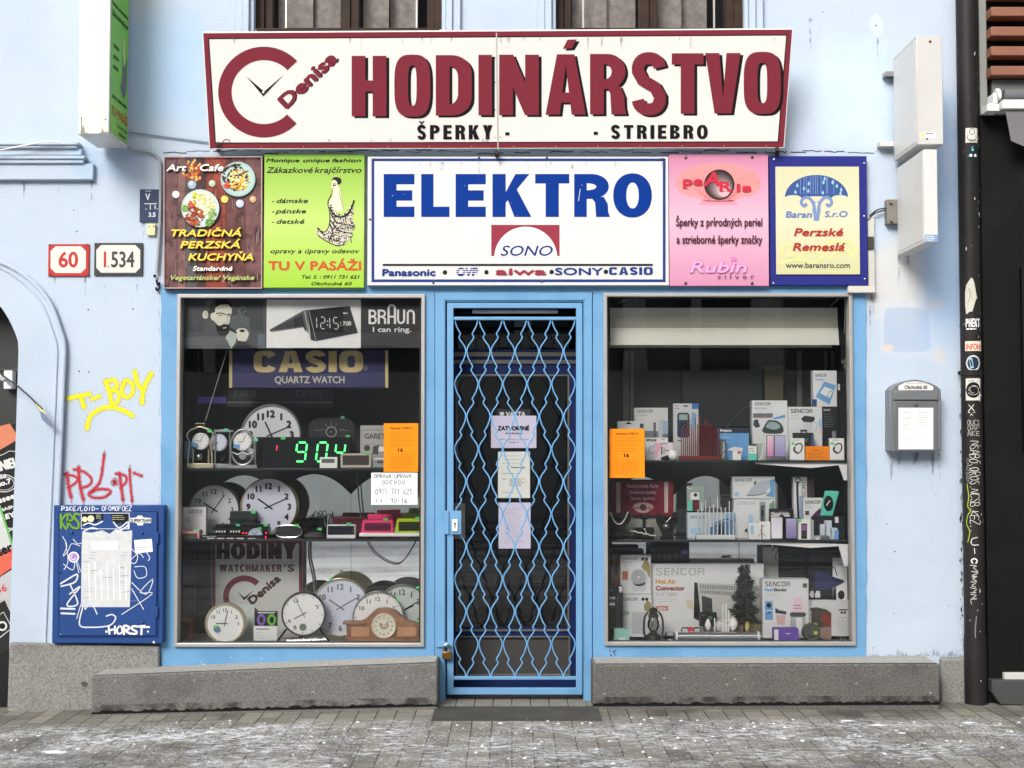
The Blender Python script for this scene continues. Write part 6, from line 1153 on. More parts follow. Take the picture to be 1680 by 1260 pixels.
# --- shelf 2 left
clock('round clock with grey dial and thin white rim left of the gold rimmed one', 351, 836, 42, .3, mat('pewter', (128, 130, 132), .35, .5), WFG, (10, 6), .07, numc=GY2, nb=.4, nh=.19, ticks=False)
clock('round clock with gold rim and lilac dial on the middle shelf', 441, 831, 47.5, .26, GOLD, WFB, (10, 11), .07, numc=INKB, nb=.9, nh=.2, ticks=False)
pb('headphone_box', 'white headphone box leaning at the left of the middle shelf', 'box', 299, 832, 338, 886, .16, .04, PAP, lambda a: (a.text('GEZEE', 308, 332, 842, 836, GY1, bold=.2), a.rect(312, 845, 334, 845.8, GY3), a.line(arc(322, 870, 9, 13, 0, 180, 14), 2.2, GY2), a.disc(314, 872, 3.5, GY1), a.disc(330, 872, 3.5, GY1), a.line(arc(309, 853, 2.6, 4.5, 0, 360, 12), .9, GY2)), base=ZL2)
o = pb('lcd_clock', 'pink framed desk clock with grey display at the shelf corner', 'clock', 292.5, 871, 327, 891, .08, .04, ink((232, 172, 172), .4), lambda a: (a.rect(296, 875, 324, 888, ink((120, 70, 64))), a.up(), a.rect(297.5, 876.5, 322.5, 886.5, ink((96, 98, 84), .2))), base=ZL2, bev=.005); tagp(o, 319, 868.5, .077, 7, 4.5, ink((150, 220, 170)))
o = pb('speaker_box', 'plain dark green speaker box behind the black LED clocks', 'speaker', 377, 839, 420, 884, .2, .05, ink((38, 46, 44)), None, base=ZL2); tagp(o, 412, 838, .196, 7, 4.5)
o = pb('led_clock', 'low black clock with a row of small white squares', 'clock', 353, 860, 396, 884, .14, .05, ink((20, 20, 21), .25), lambda a: [a.rect(x, 870.5, x + 2.6, 873.5, PAP) for x in (354, 358.5, 363, 367.5, 377.5, 382, 386.5, 391)], base=ZL2); tagp(o, 387, 859.5, .137, 7, 4, ink((70, 190, 140)))
o = pb('led_clock', 'low black clock with red glowing dots', 'clock', 396.5, 860, 440, 884, .15, .05, ink((20, 20, 21), .25), lambda a: [a.disc(x, y, 1.3, LR, n=8) for x, y in ((399, 874.5), (404, 874.5), (436.5, 874.5), (434, 880), (436, 881))], base=ZL2); tagp(o, 432.5, 859.5, .147, 7, 4)
e = empty('arc_clock', P(419, 884, .11), 'small white half round alarm clock before the red dotted clock', 'clock'); m = MB(); m.prism([path([(406.5, 880)] + [(418.5 - 12 * math.cos(R(t)), 880 - 13 * math.sin(R(t))) for t in range(15, 180, 15)] + [(430.5, 880)], .11)], .11, .15, ink((186, 196, 216))); m.build('body', e); a = Art(.11); a.line([(418, 877), (411, 870)], .8, TXT); a.line([(418, 877), (423, 871)], .8, TXT); [ct(a, s_, x, yy, 2.6, TXT) for s_, x, yy in (('11', 415, 870), ('12', 419, 869.5), ('1', 424, 871))]; a.build('dial', e); tagp(e, 423, 865, .106, 6, 3.6)
o = pb('keyboard', 'flat black keyboard like stand with white keys under the LED clocks', 'keyboard', 328, 878.5, 432, 890, .08, .06, ink((26, 26, 27), .3), lambda a: ([a.rect(x, 882.5, x + 12, 884, PAP) for x in (340, 356, 372, 388)], a.lines(332, 880.5, 362, 880.5, 1, GY3, 1.4), a.lines(407, 884, 424, 884, 1, PAP, 2.4)), base=ZL2)
e = empty('oval_speaker', P(473, 884, .1), 'black oval speaker with white rim lying on the middle shelf', 'speaker'); ovp = [(473 + 21.5 * math.copysign(abs(math.cos(R(t))) ** .6, math.cos(R(t))), 872 + 10 * math.copysign(abs(math.sin(R(t))) ** .8, math.sin(R(t)))) for t in range(0, 360, 12)]
m = MB(); m.prism([path(ovp[::-1], .1)], .1, .15, mat('speaker_mesh', (42, 42, 42), .7, var=.6, scale=160)); m.build('body', e); m = MB(); m.tube([P(x, y, .1) for x, y in ovp], .005, CHROME, 8, True); m.build('rim', e); tagp(e, 483, 860, .093, 7, 4)
rr = random.Random(12); m = MB()
for i in range(9): x = 486 + i * 5; m.tube([P(a_, b_, .2 + .01 * i) for a_, b_ in spline([(x, 878), (x + rr.uniform(-5, 5), 862), (x + rr.uniform(0, 8), 848 + rr.uniform(-4, 8)), (x + rr.uniform(4, 12), 866), (x + 6, 879)], 4)], .0028, INKB)
m.build('cable_tangle', None, 'tangle of black cables on the middle shelf', 'cable')
o = empty('round_gadget', P(514, 884, .12), 'flat grey round gadget between oval speaker and white based clock', 'gadget'); m = MB(); z = ZL2; c = P(514, 880, .17); m.lathe([(.045, 0), (.06, .006), (.058, .022), (.0001, .034)], (c.x, .17, z), ink((84, 84, 80)), 'z', 28); m.build('body', o); tagp(o, 521, 866, .1, 7, 4)
o = pb('lcd_clock', 'dark display clock with white base beside the pink radio', 'clock', 536, 861, 583, 882, .09, .05, ink((226, 228, 230), .3), lambda a: (a.rect(537.5, 862.5, 581.5, 877.5, ink((50, 52, 54), .3)), a.up(), a.rect(540, 865, 578, 876, ink((36, 40, 48), .15))), base=ZL2, bev=.005); tagp(o, 568.5, 857.5, .086, 7, 4)
def radio(label, x0, x1, y0, c, dc, tg):
    e = empty('clock_radio', P((x0 + x1) / 2, 884, .1), label, 'radio', 'clock radios with a white base'); m = MB(); m.prism([path([(x0, 879), (x1, 879), (x1 - 2, y0 + 1), (x1 - 4, y0), (x0 + 6, y0), (x0 + 4, y0 + 1)], .1)], .1, .17, c); m.build('body', e, bevel=.003)
    m = MB(); m.pbox(x0 - 2, 874.5, x1 + 1, 880.5, .085, .18, WHITE); m.build('base', e, bevel=.004); a = Art(.1); a.rect(x0 + 7, y0 + 5, x1 - 5, 871, dc); a.build('display', e); m = MB(); m.pbox(x0 + 12, y0 - 9, x1 - 3, y0 - 1, .2, .26, c); m.build('top_case', e, bevel=.003); tagp(e, *tg, .095, 7, 3.8)
radio('bright pink clock radio with dark display on white base', 591, 646, 853, ink((232, 66, 120), .4), ink((96, 36, 60), .2), (629, 850.5)); radio('lime green clock radio with dark display on white base', 647, 693, 851, ink((170, 196, 20), .4), ink((40, 48, 20), .2), (681, 848))
pb('card_box', 'flat dark red box lying behind the white based clock', 'box', 545, 848, 600, 868, .24, .06, ink((84, 36, 46)), None, base=ZL2)
# --- floor left
e = empty('shop_sign_board', P(421, 1055, .42), 'grey board with dark red edge reading HODINY WATCHMAKER\u00b4S propped in the window', 'sign'); m = MB(); m.pbox(348, 886, 496, 1052, .42, .44, ink((196, 198, 194), .5)); m.build('board', e)
a = Art(.42); DR = ink((104, 30, 42)); a.frame(348, 886, 496, 1052, 5.5, DR); a.blk('HODINY', 355, 486, 891, 917, ink((66, 34, 34)), t=.3, h=.24, gap=.06, wide=1.15, e=2.3); a.blk('WATCHMAKER', 360, 462, 926, 938, ink((96, 40, 46)), t=.24, h=.22, gap=.1, e=2.3); a.text('\u00b4S', 466, 482, 937.5, 926, ink((96, 40, 46)), bold=.8)
a.loops([arc(401, 979, 35, 35, -45, -315, 40) + arc(401, 979, 25.5, 25.5, -315, -45, 40)], DR); a.poly([(389, 969.5), (400.5, 980), (418, 967), (400.5, 985)], INKB)
c_, n_ = math.cos(R(41)), math.sin(R(41)); a.tf = lambda x, y: (414 + x * c_ + y * n_, 992 - x * n_ + y * c_); a.text('Denisa', 0, 62, 0, -13, ink((66, 34, 34)), bold=1.2); a.tf = None; a.build('print', e)
e = clock('pale gold rimmed clock with white face, leftmost on the window floor', 369, 1023, 34, .12, PGOLD, WF, (9, 2), .15, numc=GY2, nb=.2, nh=.17, ticks=False, arabic=(10, 11, 12, 1, 2, 3), hands=GY2); m = MB(); m.lathe([(.0001, -.002), (.018, 0)], tuple(P(355.5, 1032, .118)), ink((110, 130, 170)), 'y', 20); m.build('sticker', e); tagp(e, 350, 1026, .112, 7, 4)
e = clock('dark rimmed white clock with tilted numerals and a small second dial', 497.5, 1007.5, 36.5, .16, DRIM, WF, (9, 0), .08, numc=GY2, nb=.3, nh=.18, ticks=True, arabic=(12, 3, 8, 9), tilt=-28, hands=GY1); m = MB(); m.lathe([(.0001, -.001), (.02, 0)], tuple(P(497, 1029, .166)), ink((110, 126, 104)), 'y', 20); m.build('small_dial', e); m = MB(); m.tube([P(470, 1032, .2), P(455, 1052, .2)], .006, DRIM); m.tube([P(525, 1032, .2), P(540, 1052, .2)], .006, DRIM); m.build('leg', e)
clock('big lilac faced clock with pale gold rim, tallest on the floor', 558.5, 996.5, 47.5, .26, PGOLD, WFB, (10, 10), .06, numc=GY1, nb=.7, nh=.19, ticks=False, tag_=(540, 949), arabic=(10, 11, 12, 1, 2, 6, 7), hands=GY1)
clock('grey rimmed white clock rising behind the wooden mantel clock', 620, 1013, 42.5, .2, SIL, WF, None, .06, numc=GY2, nb=.3, nh=.16, ticks=True, tag_=(649, 983), arabic=(10, 11, 12, 1, 2, 3))
clock('silver rimmed pale green clock at the right end of the floor', 660, 1002, 43, .26, SIL, mat('face_pale_green', (196, 206, 202), .3), (2, 10), .07, numc=GY2, nb=.5, nh=.2, ticks=2, tag_=(682, 962), arabic=(11, 12, 1, 2, 3, 4))
clock('black rimmed clock showing only as an arc behind the two white clocks', 622, 1003, 41, .32, ink((36, 34, 32)), ink((50, 48, 46)), None, .1, nums=0)
e = empty('mantel_clock', P(629, 1053, .09), 'wooden mantel clock with curved top and round dial', 'clock'); WD = mat('mantel_wood', (150, 108, 78), .45, var=.2, scale=22, c2=(126, 86, 60), cs=12)
m = MB(); m.prism([path([(569, 1049), (693, 1049), (693, 1023)] + spline([(692, 1022), (675, 1021), (662, 1015), (650, 1004), (638, 999.5), (628, 999), (616, 1001), (606, 1010), (596, 1018), (584, 1022), (567, 1023)], 3)[::1] + [(568, 1024)], .1)], .1, .17, WD); m.pbox(564, 1047, 694, 1053, .088, .18, WD); m.pbox(562, 1021, 600, 1024.5, .09, .18, WD); m.build('case', e, bevel=.003)
m = MB(); m.pbox(576, 1029, 606, 1045, .095, .1, mat('mantel_panel', (186, 140, 102), .45, var=.1, scale=14)); m.pbox(652, 1029, 684, 1045, .095, .1, mat('mantel_panel', (186, 140, 102))); m.build('inlay', e, bevel=.003)
c = P(630, 1027, .095); m = MB(); m.lathe([(.0001, -.004), (.058, -.004), (.062, -.012), (.067, -.01), (.07, .01)], tuple(c), ink((222, 216, 200), .35), 'y', 40); m.build('dial', e)
a = Art(.0905); [a.line([(630 + 12 * math.sin(R(t)), 1027 - 12 * math.cos(R(t))), (630 + 16 * math.sin(R(t)), 1027 - 16 * math.cos(R(t)))], 1, TXT) for t in range(0, 360, 30)]; a.ring(630, 1025, 4.5, 7.5, ink((150, 142, 120)), -20, 200); a.line([(630, 1028), (624, 1022)], 1, TXT); a.line([(630, 1028), (638, 1018)], 1, TXT); a.build('hands', e); tagp(e, 683, 1017, .085, 6, 4)
e = empty('watch_stand', P(436, 1054, .14), 'black display card with a purple and a green sports watch', 'display'); m = MB(); m.pbox(418, 1003, 455, 1029, .15, .16, ink((28, 28, 30))); m.build('card', e)
for x, cc in ((424, ink((130, 100, 190))), (441, ink((110, 190, 60)))):
    m = MB(); m.tube([P(x + 5 + 5.5 * math.cos(R(t)), 1017 + 7.5 * math.sin(R(t)), .145) for t in range(0, 360, 20)], .007, cc, 8, True); m.build('watch_strap', e)
a = Art(.15); a.rect(423, 1004.5, 451, 1006, PAP); a.build('print', e)
o = pb('price_card', 'small white price card under the sports watches', 'card', 416, 1027, 455, 1053, .13, .004, PAP, lambda a: (a.lines(420, 1032, 450, 1034, 1, GY2, 1.6), a.lines(420, 1038, 436, 1046, 3, GY3, .8)), base=ZF_L)
m = MB(); m.pbox(291, 1015, 296, 1052, .2, .22, ink((120, 62, 44))); m.pbox(310, 1018, 316, 1052, .2, .22, ink((120, 62, 44))); m.pbox(291, 1014, 316, 1021, .2, .22, ink((120, 62, 44))); m.build('wood_stand', None, 'small reddish wooden stand in the left corner of the clock window', 'stand')
m = MB(); m.pbox(380, 992, 417, 1052, .34, .35, ink((196, 204, 202), .4)); m.build('display_card', None, 'pale translucent card standing behind the gold rimmed clock', 'card', smooth=False)
m = MB(); m.tube([P(470, 1050, .1), P(535, 1048, .1)], .006, PLEX, 8); m.build('clear_rod', None, 'clear plastic rod lying under the tilted clock', 'rod')
# glass door papers
e = None
LIL = ink((186, 182, 200), .7)
def dn(nm, label, x0, y0, x1, y1, mt, fn): return pb(nm, label, 'notice', x0, y0, x1, y1, DY + .012, .002, mt, fn, bev=0)
dn('closed_notice', 'lilac notice reading ZATVOREN\u00c9 on the door glass', 805.5, 682, 880, 735, LIL, lambda a: (a.text('ZATVOREN\u00c9', 817, 868, 706, 699, INKB, bold=.6), a.text('do odvolania', 829, 857, 712, 709, TXT, bold=.2), a.text('D\u00f4vod: opatrenia proti \u0161\u00edreniu', 819, 868, 722, 719.5, TXT), a.text('Covid 19', 835, 850, 727, 724.5, TXT, bold=.1)))
dn('hours_notice', 'greyish opening hours sheet in the middle of the door glass', 817, 741, 869.5, 817, ink((196, 198, 192), .7), lambda a: (a.lines(824, 748, 860, 760, 3, GY1, .7), a.text('Otv\u00e1racie hodiny', 838, 862, 768, 765.5, TXT, bold=.15), a.lines(824, 777, 862, 777, 1, GY2, .8), [a.lines(836, 786 + i * 2.8, 862, 786 + i * 2.8, 1, GY2, .9, i) for i in range(5)], a.lines(824, 786, 834, 786, 1, GY2, .8), a.lines(824, 808, 850, 808, 1, GY1, .7)))
dn('text_notice', 'lilac closely printed sheet lowest on the door glass', 818, 824.5, 870.5, 900, LIL, lambda a: (a.lines(828, 834, 862, 890, 17, ink((150, 146, 166)), .8, 5, .6), a.disc(832, 866.5, 1, INKB)))
pb('battery_sticker', 'dark strip with white capitals above the lilac notice on the door', 'sticker', 815, 671, 870, 684, DY + .014, .002, ink((44, 46, 48)), lambda a: (a.text('VARTA', 830, 862, 683, 675.5, GY3, bold=.5), a.poly([(820, 676), (827, 676), (827, 680), (823.5, 683), (820, 680)], GY3)), bev=0)
# ---------------------------------------------------------------- appliance window
def SEN(a, x0, x1, y0, y1, c=None): a.blk('SENCOR', x0, x1, y0, y1, c or GY2, t=.17, h=.17, gap=.13, wide=1.15, e=3)
CREM = ink((206, 206, 198), .6); BBX = ink((30, 31, 33), .35); TEA = ink((96, 200, 178), .5); PUR = ink((108, 78, 170), .5)
e = empty('roll_blind', P(1188, 566, .16), 'cream box valance hanging across the top of the appliance window', 'blind')
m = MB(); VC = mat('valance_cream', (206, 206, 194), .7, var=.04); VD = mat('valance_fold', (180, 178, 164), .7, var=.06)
def qd(m, pts, ya, yb_, mt): A_ = [P(x, yy, d) for (x, yy), d in zip(pts, (ya, ya, yb_, yb_))]; k = [v + Vector((0, .004, 0)) for v in A_]; m.add(A_ + k, [(3, 2, 1, 0), (4, 5, 6, 7)] + [(i, (i + 1) % 4, (i + 1) % 4 + 4, i + 4) for i in range(4)], mt)
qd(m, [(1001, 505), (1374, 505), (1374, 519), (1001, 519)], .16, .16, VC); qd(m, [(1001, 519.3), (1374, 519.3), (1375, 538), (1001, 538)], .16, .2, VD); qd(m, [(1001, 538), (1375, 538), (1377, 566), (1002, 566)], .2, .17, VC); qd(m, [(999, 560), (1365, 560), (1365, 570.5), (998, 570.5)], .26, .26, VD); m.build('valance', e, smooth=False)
m = MB(); m.tube([P(1047, 484, .1), P(1015, 497, .16)], .003, GY1); m.tube([P(1378, 488, .1), P(1362, 502, .16)], .003, GY1); m.tube([P(1386, 488, .1), P(1386, 520, .12), P(1385, 547, .13)], .003, GY1); m.build('cord', e)
# white brackets at the right end
def brk(label, x0, y0, y1, yd):
    e = empty('shelf_bracket', P(1395, y1 + 12, .12), label, 'bracket'); m = MB(); m.prism([path([(x0, y0), (1393, y1), (1393, y1 + yd), (1385, y1 + yd), (1376, y1 + 3), (1330, y0 + 11), (x0, y0 + 4)][::-1], .1)], .1, .11, WHITE); m.build('arm', e, smooth=False); m = MB(); m.pbox(1392, y1 - 105, 1396, y1 + yd, .095, .115, WHITE); m.build('post', e, bevel=.002)
brk('white sloping bracket under the upper appliance shelf', 1240, 757, 760, 28); brk('white sloping bracket under the lower appliance shelf', 1252, 888, 893, 36)
m = MB(); m.prism([path([(1380, 596), (1394, 640), (1394, 580), (1380, 560)][::-1], .2)], .2, .21, BBX); m.pbox(1377, 640, 1394, 760, .3, .31, BBX); m.pbox(1375, 630, 1378, 640, .25, .26, CREM); o = m.build('side_sign', None, 'narrow black side sign lettered ONY at the right window edge', 'sign', smooth=False)
a = Art(.2); c_, n_ = math.cos(R(-62)), math.sin(R(-62)); a.tf = lambda x, y: (1380 + x * c_ + y * n_, 592 - x * n_ + y * c_); a.text('SONY', 0, 42, 0, -9, GY1, bold=.4); a.tf = None; a.build('print', o)
# upper shelf
pb('appliance_box', 'white toothbrush box with grey picture band, second from the orange notice', 'box', 1041, 669, 1096, 755, .3, .06, CARD2, lambda a: (SEN(a, 1044, 1071, 672, 677), a.text('Sonic Toothbrush', 1044, 1062, 682, 679.5, GY2), a.rect(1041, 707, 1096, 718, ink((110, 118, 124))), a.up(), a.rect(1072, 693, 1076, 720, GY2), a.rect(1080, 688, 1087, 720, ink((180, 184, 186))), a.rect(1087, 690, 1096, 712, ink((150, 168, 190))), a.rect(1049, 695, 1056, 702, ink((60, 70, 90)))), base=ZR1)
pb('blister_card', 'grey hanging card just above the orange notice', 'card', 1013, 691, 1050, 755, .22, .02, CARD2, lambda a: (a.rect(1027, 694, 1036, 696, BLK), a.disc(1031, 694, 2, BLK)), base=ZR1)
pb('small_box', 'small pink and white box half hidden behind the orange notice', 'box', 996, 707, 1004, 755, .24, .05, CARD, lambda a: (a.rect(996, 707, 1002, 715, ink((200, 110, 120))), a.rect(996, 728, 1004, 748, BBX)), base=ZR1)
pb('meter_pack', 'white pack holding a dark blue multimeter', 'pack', 1105, 662, 1146, 755, .24, .03, CARD2, lambda a: (a.rect(1135, 662, 1145.5, 671, ink((60, 110, 170))), a.up(), a.rect(1121, 665, 1129, 667, BLK), a.lines(1107, 666, 1117, 670, 2, GY2, 1), a.poly(oct_(1111, 677, 1131, 718, 3), ink((36, 66, 92))), a.up(), a.rect(1114, 680, 1128, 689, ink((150, 168, 150))), a.disc(1121, 699, 5, BLK), a.up(), a.line([(1118, 702), (1124, 696)], 1.2, GY1), a.poly([(1136, 675), (1143, 680), (1138, 712), (1134, 690)], ink((120, 160, 200))), a.rect(1112, 722, 1118, 723.5, BLK)), base=ZR1)
pb('bulb_box', 'white and blue light bulb box left of the pink bulb pack', 'box', 1059, 718, 1096, 755, .18, .05, CARD, lambda a: (a.text('RITLUX', 1061, 1077, 724, 720, INKB, bold=.4), a.ring(1070, 738, 5, 6, SKY_), a.lines(1085, 721, 1094, 721, 1, GY1, 1.2)), base=ZR1)
o = pb('bulb_pack', 'pink and white blister pack with a bulb socket', 'pack', 1074, 726, 1105, 752, .15, .02, ink((214, 206, 214)), lambda a: (a.poly([(1075, 727), (1090, 727), (1082, 738), (1077, 750), (1075, 750)], ink((226, 164, 186))), a.up(), a.rect(1084.5, 733, 1086.5, 746, INKB), a.rect(1086, 734, 1092, 744, GY3), a.rect(1091, 738.5, 1097, 740, INKB), a.rect(1084, 727, 1095, 728.5, GY1)), base=ZR1)
e = empty('light_bulb', P(1104, 755, .13), 'round pale bulb lying beside the red rod rack', 'bulb'); m = MB(); m.ball(P(1104, 747, .13), .03, WHITE, 16); m.build('globe', e); m = MB(); m.tube([P(1097, 750, .13), P(1086, 754, .12)], .013, BBX, 12); m.build('cap', e)
def rack(name, label, x0, x1, yb, yt, y, mt, hts, w_, base):
    e = empty(name, P((x0 + x1) / 2, yb, y), label, 'rack'); m = MB(); bh = 7; m.pbox(x0, yb - bh, x1, yb, y - .012, y + .03, mt); m.build('base', e, bevel=.002)
    n = len(hts)
    for i, h in enumerate(hts): x = x0 + 3 + (x1 - x0 - 6) * i / (n - 1); m = MB(); m.tube([P(x, yb - bh + 1, y + .01), P(x, h, y + .01)], [w_, w_], mt, 6); m.build('rod', e)
DRED = mat('dark_red_wood', (112, 26, 28), .4, var=.12)
rack('rod_rack', 'dark red rack of upright rods of rising height', 1115, 1183, 755, 682, .12, DRED, [704, 702, 699, 690, 688, 696, 704, 686, 696, 681, 696, 700, 686, 690, 694, 697, 702, 698, 702, 705], .0027, ZR1)
rack('rod_rack', 'white rack of upright rods in front of the light blue box', 1142, 1206, 885, 816, .12, ink((206, 210, 208)), [836, 824, 820, 830, 828, 815, 832, 833, 822, 836], .0034, ZR2)
pb('printer_box', 'bright blue printer paper box with dark top band', 'box', 1180, 702, 1229, 755, .2, .06, SKY_, lambda a: (a.rect(1180, 702, 1229, 710.5, ink((44, 54, 70))), a.up(), a.text('Projects', 1168 + 14, 1190 + 10, 708, 704, PAP, bold=.3), a.line([(1210, 711), (1209, 726)], .7, ink((70, 120, 170))), a.rect(1185, 717, 1198, 718.5, LBL)), base=ZR1)
pb('small_box', 'small white box with orange corner in front of the blue printer box', 'box', 1202, 740, 1216, 756, .11, .03, PAP, lambda a: (a.rect(1210, 740, 1215, 744.5, ink((206, 100, 60))), a.poly([(1193, 738), (1204, 733), (1219, 735), (1217, 741), (1203, 740)], CARD)), base=ZR1)
pb('book_box', 'thin grey upright box lettered The Square beside the red rods', 'box', 1182, 721, 1191, 755, .15, .05, ink((96, 100, 92)), lambda a: (setattr(a, 'tf', lambda x, y: (1188.5 + y, 752 - x)), a.text('The Square', 0, 27, 0, -3.5, PAP, bold=.1), setattr(a, 'tf', None)), base=ZR1)
pb('appliance_box', 'tall white shaver box with green shaver picture and code block', 'box', 1234, 657, 1292, 755, .27, .07, CARD, lambda a: (SEN(a, 1238, 1264, 660, 665), a.text('Electric Shaver', 1238, 1258, 671, 668, GY2), a.rect(1235.5, 678, 1268, 684, ink((108, 118, 112))), a.rect(1235.5, 684, 1266, 686, ink((170, 130, 136))), a.poly(spline([(1250, 706), (1258, 692), (1264, 689), (1278, 692), (1285, 702), (1282, 711), (1256, 711), (1250, 706)], 3), ink((60, 72, 72))), a.up(), a.poly(spline([(1256, 701), (1262, 692), (1275, 694), (1280, 701), (1270, 705), (1256, 701)], 3), ink((150, 170, 170))), a.poly([(1266, 686), (1275, 684), (1288, 680), (1288, 685), (1272, 688)], SKY_), a.poly([(1237, 689), (1243, 688), (1247, 700), (1240, 702), (1236, 697)], ink((56, 66, 66)))), base=ZR1)
pb('appliance_box', 'white blender box with dark lidded jug picture on the upper shelf', 'box', 1293.5, 667.5, 1349, 755, .24, .07, CARD, lambda a: (SEN(a, 1297, 1333, 671, 677.5, INKB), a.lines(1298, 682, 1316, 687, 2, GY3, .7), a.poly([(1314, 687), (1320, 682), (1336, 684), (1337, 689), (1332, 693), (1318, 692)], ink((44, 52, 54))), a.poly([(1317, 693), (1334, 692), (1331, 720), (1320, 722)], ink((196, 204, 208))), a.line([(1335, 692), (1341, 695), (1338, 710)], 1.4, GY3), a.rect(1343, 687, 1349, 702, LBL), a.rect(1344, 703, 1349, 712, ink((226, 190, 186)))), base=ZR1)
pb('appliance_box', 'black appliance box with small white lettering right of the blender box', 'box', 1349.5, 667, 1376, 755, .25, .07, BBX, lambda a: (SEN(a, 1351, 1362, 671, 674, PAP), a.lines(1352, 680, 1368, 700, 6, GY1, .7), a.rect(1365, 706, 1371, 719, ink((140, 146, 150))), a.disc(1368, 706, 2.5, INKB)), base=ZR1)
pb('appliance_box', 'leaning white sewing set box with tilted blue square', 'box', 1334, 608, 1373, 667, .28, .06, CARD, lambda a: (SEN(a, 1337, 1356, 613, 618, INKB), a.text('Scale', 1337, 1351, 624, 621, SKY_, bold=.2), a.poly([(1352, 626), (1371, 632), (1361, 664), (1338, 651)], SKY_), a.up(), a.poly([(1353, 634), (1367, 640), (1361, 653), (1345, 645)], PAP), a.up(), a.line([(1360, 644), (1364, 641)], 1.2, INKB), a.line([(1358, 646), (1358, 651)], 1, INKB), a.rect(1332, 655, 1340, 667, ink((40, 80, 120)))))
pb('phone_pack', 'black phone pack with hang tab before the blender box', 'pack', 1302, 710, 1335, 755, .16, .03, ink((40, 44, 42)), lambda a: (a.rect(1313, 705, 1324, 712, INKB), a.up(), a.text('mio', 1315, 1322, 710, 707.5, PAP, bold=.2), a.text('?', 1321, 1326, 725, 719, GY1), a.poly([(1331, 716), (1335, 713), (1338, 755), (1330, 755)], ink((60, 80, 120)))), base=ZR1)
def phone(label, x0, y0, x1, y1, y, c0, c1, base, frame=None):
    e = empty('mobile_phone', P((x0 + x1) / 2, y1, y), label, 'phone'); m = MB(); m.pbox(x0, y0, x1, y1, y, y + .012, frame or ink((60, 60, 66), .3)); m.build('body', e, bevel=.003); m = MB(); m.pbox(x0 + .8, y0 + .9, x1 - .8, y1 - 1, y - .0012, y - .0002, grad('screen_%d' % (x0 * 10), c0, tuple((p + q_) // 2 for p, q_ in zip(c0, c1)), c1)); m.build('screen', e, smooth=False)
    m = MB(); m.pbox(x0, y1, x1, y1 + 6, y - .02, y + .03, PLEX); m.build('stand', e, smooth=False)
phone('pink screened phone on the upper shelf', 1258, 714, 1269, 750, .12, (236, 206, 216), (214, 140, 190), ZR1); phone('lilac screened phone on the upper shelf beside the pink one', 1270.5, 714, 1289, 750, .11, (190, 188, 214), (150, 140, 190), ZR1)
phone('white phone with pale screen on the lower shelf', 1265.5, 849, 1284, 884, .11, (214, 214, 224), (240, 236, 244), ZR2, WHITE); phone('phone with violet sunset screen on the lower shelf', 1289, 850, 1307.5, 884, .105, (176, 170, 206), (132, 120, 170), ZR2)
def band(a, x, y): a.lines(x + 4, y + 3, x + 17, y + 3, 1, GY1, 1); a.disc(x + 3.5, y + 8.5, 2.6, GTAG); a.line([(x + 7, y + 12), (x + 12, y + 9), (x + 17, y + 9), (x + 19, y + 14), (x + 17, y + 21), (x + 12, y + 25)], 2, INKB, 3); a.line([(x + 7, y + 14), (x + 6, y + 20), (x + 12, y + 25)], 3.2, ink((50, 50, 70)), 3); a.lines(x + 3, y + 34.5, x + 19, y + 34.5, 1, GY3, .7)
pb('watch_box', 'white fitness band box left of the orange card', 'box', 1296.5, 719, 1320, 757, .095, .03, PAP, lambda a: band(a, 1297, 719), base=ZR1); pb('watch_box', 'white fitness band box right of the orange card', 'box', 1361.5, 719, 1385, 757, .095, .03, PAP, lambda a: band(a, 1362, 719), base=ZR1)
pb('orange_card', 'small orange card standing between two white band boxes', 'card', 1321.5, 732, 1361, 757, .1, .006, ORN, lambda a: (a.lines(1333, 738.5, 1348, 738.5, 1, OT, 1.2), a.lines(1327, 743, 1356, 751, 4, OT, .6, 6, .6)), base=ZR1)
pb('small_box', 'small white and mint box left of the pink phone', 'box', 1228, 731, 1241, 755, .1, .03, PAP, lambda a: (a.rect(1228, 744, 1241, 755, TEA), a.rect(1232, 728, 1241, 731.5, ink((40, 90, 80))), a.lines(1230, 736, 1238, 740, 2, GY2, 1)), base=ZR1)
pb('clear_pack', 'curved clear plastic pack between mint box and pink phone', 'pack', 1243, 727, 1255, 756, .13, .03, ink((176, 180, 176), .2), lambda a: (a.line([(1253, 728), (1250, 748), (1244, 755)], 1.6, PAP, 3), a.line([(1247, 728), (1246, 752)], .8, GY1)), base=ZR1)
m = MB(); pts_ = spline([(1190, 705), (1205, 684), (1225, 668), (1245, 662)], 5); m.tube([P(x, y, .5) for x, y in pts_], .004, ink((40, 70, 62))); m.build('green_wire', None, 'faint green wire arching behind the blue printer box', 'wire')
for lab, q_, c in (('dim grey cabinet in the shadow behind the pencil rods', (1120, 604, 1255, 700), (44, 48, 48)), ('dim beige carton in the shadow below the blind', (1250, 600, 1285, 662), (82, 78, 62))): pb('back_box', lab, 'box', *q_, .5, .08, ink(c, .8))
m = MB()
for x, w_ in ((1022, 10), (1034, 6), (1354, 3), (1365, 5), (1308, 8)): m.pbox(x, 576, x + w_, 700, .56, .58, mat('curtain_strip', (98, 98, 92), .9))
m.build('side_curtain', None, 'dim upright strips behind the upper appliance shelf', 'curtain')
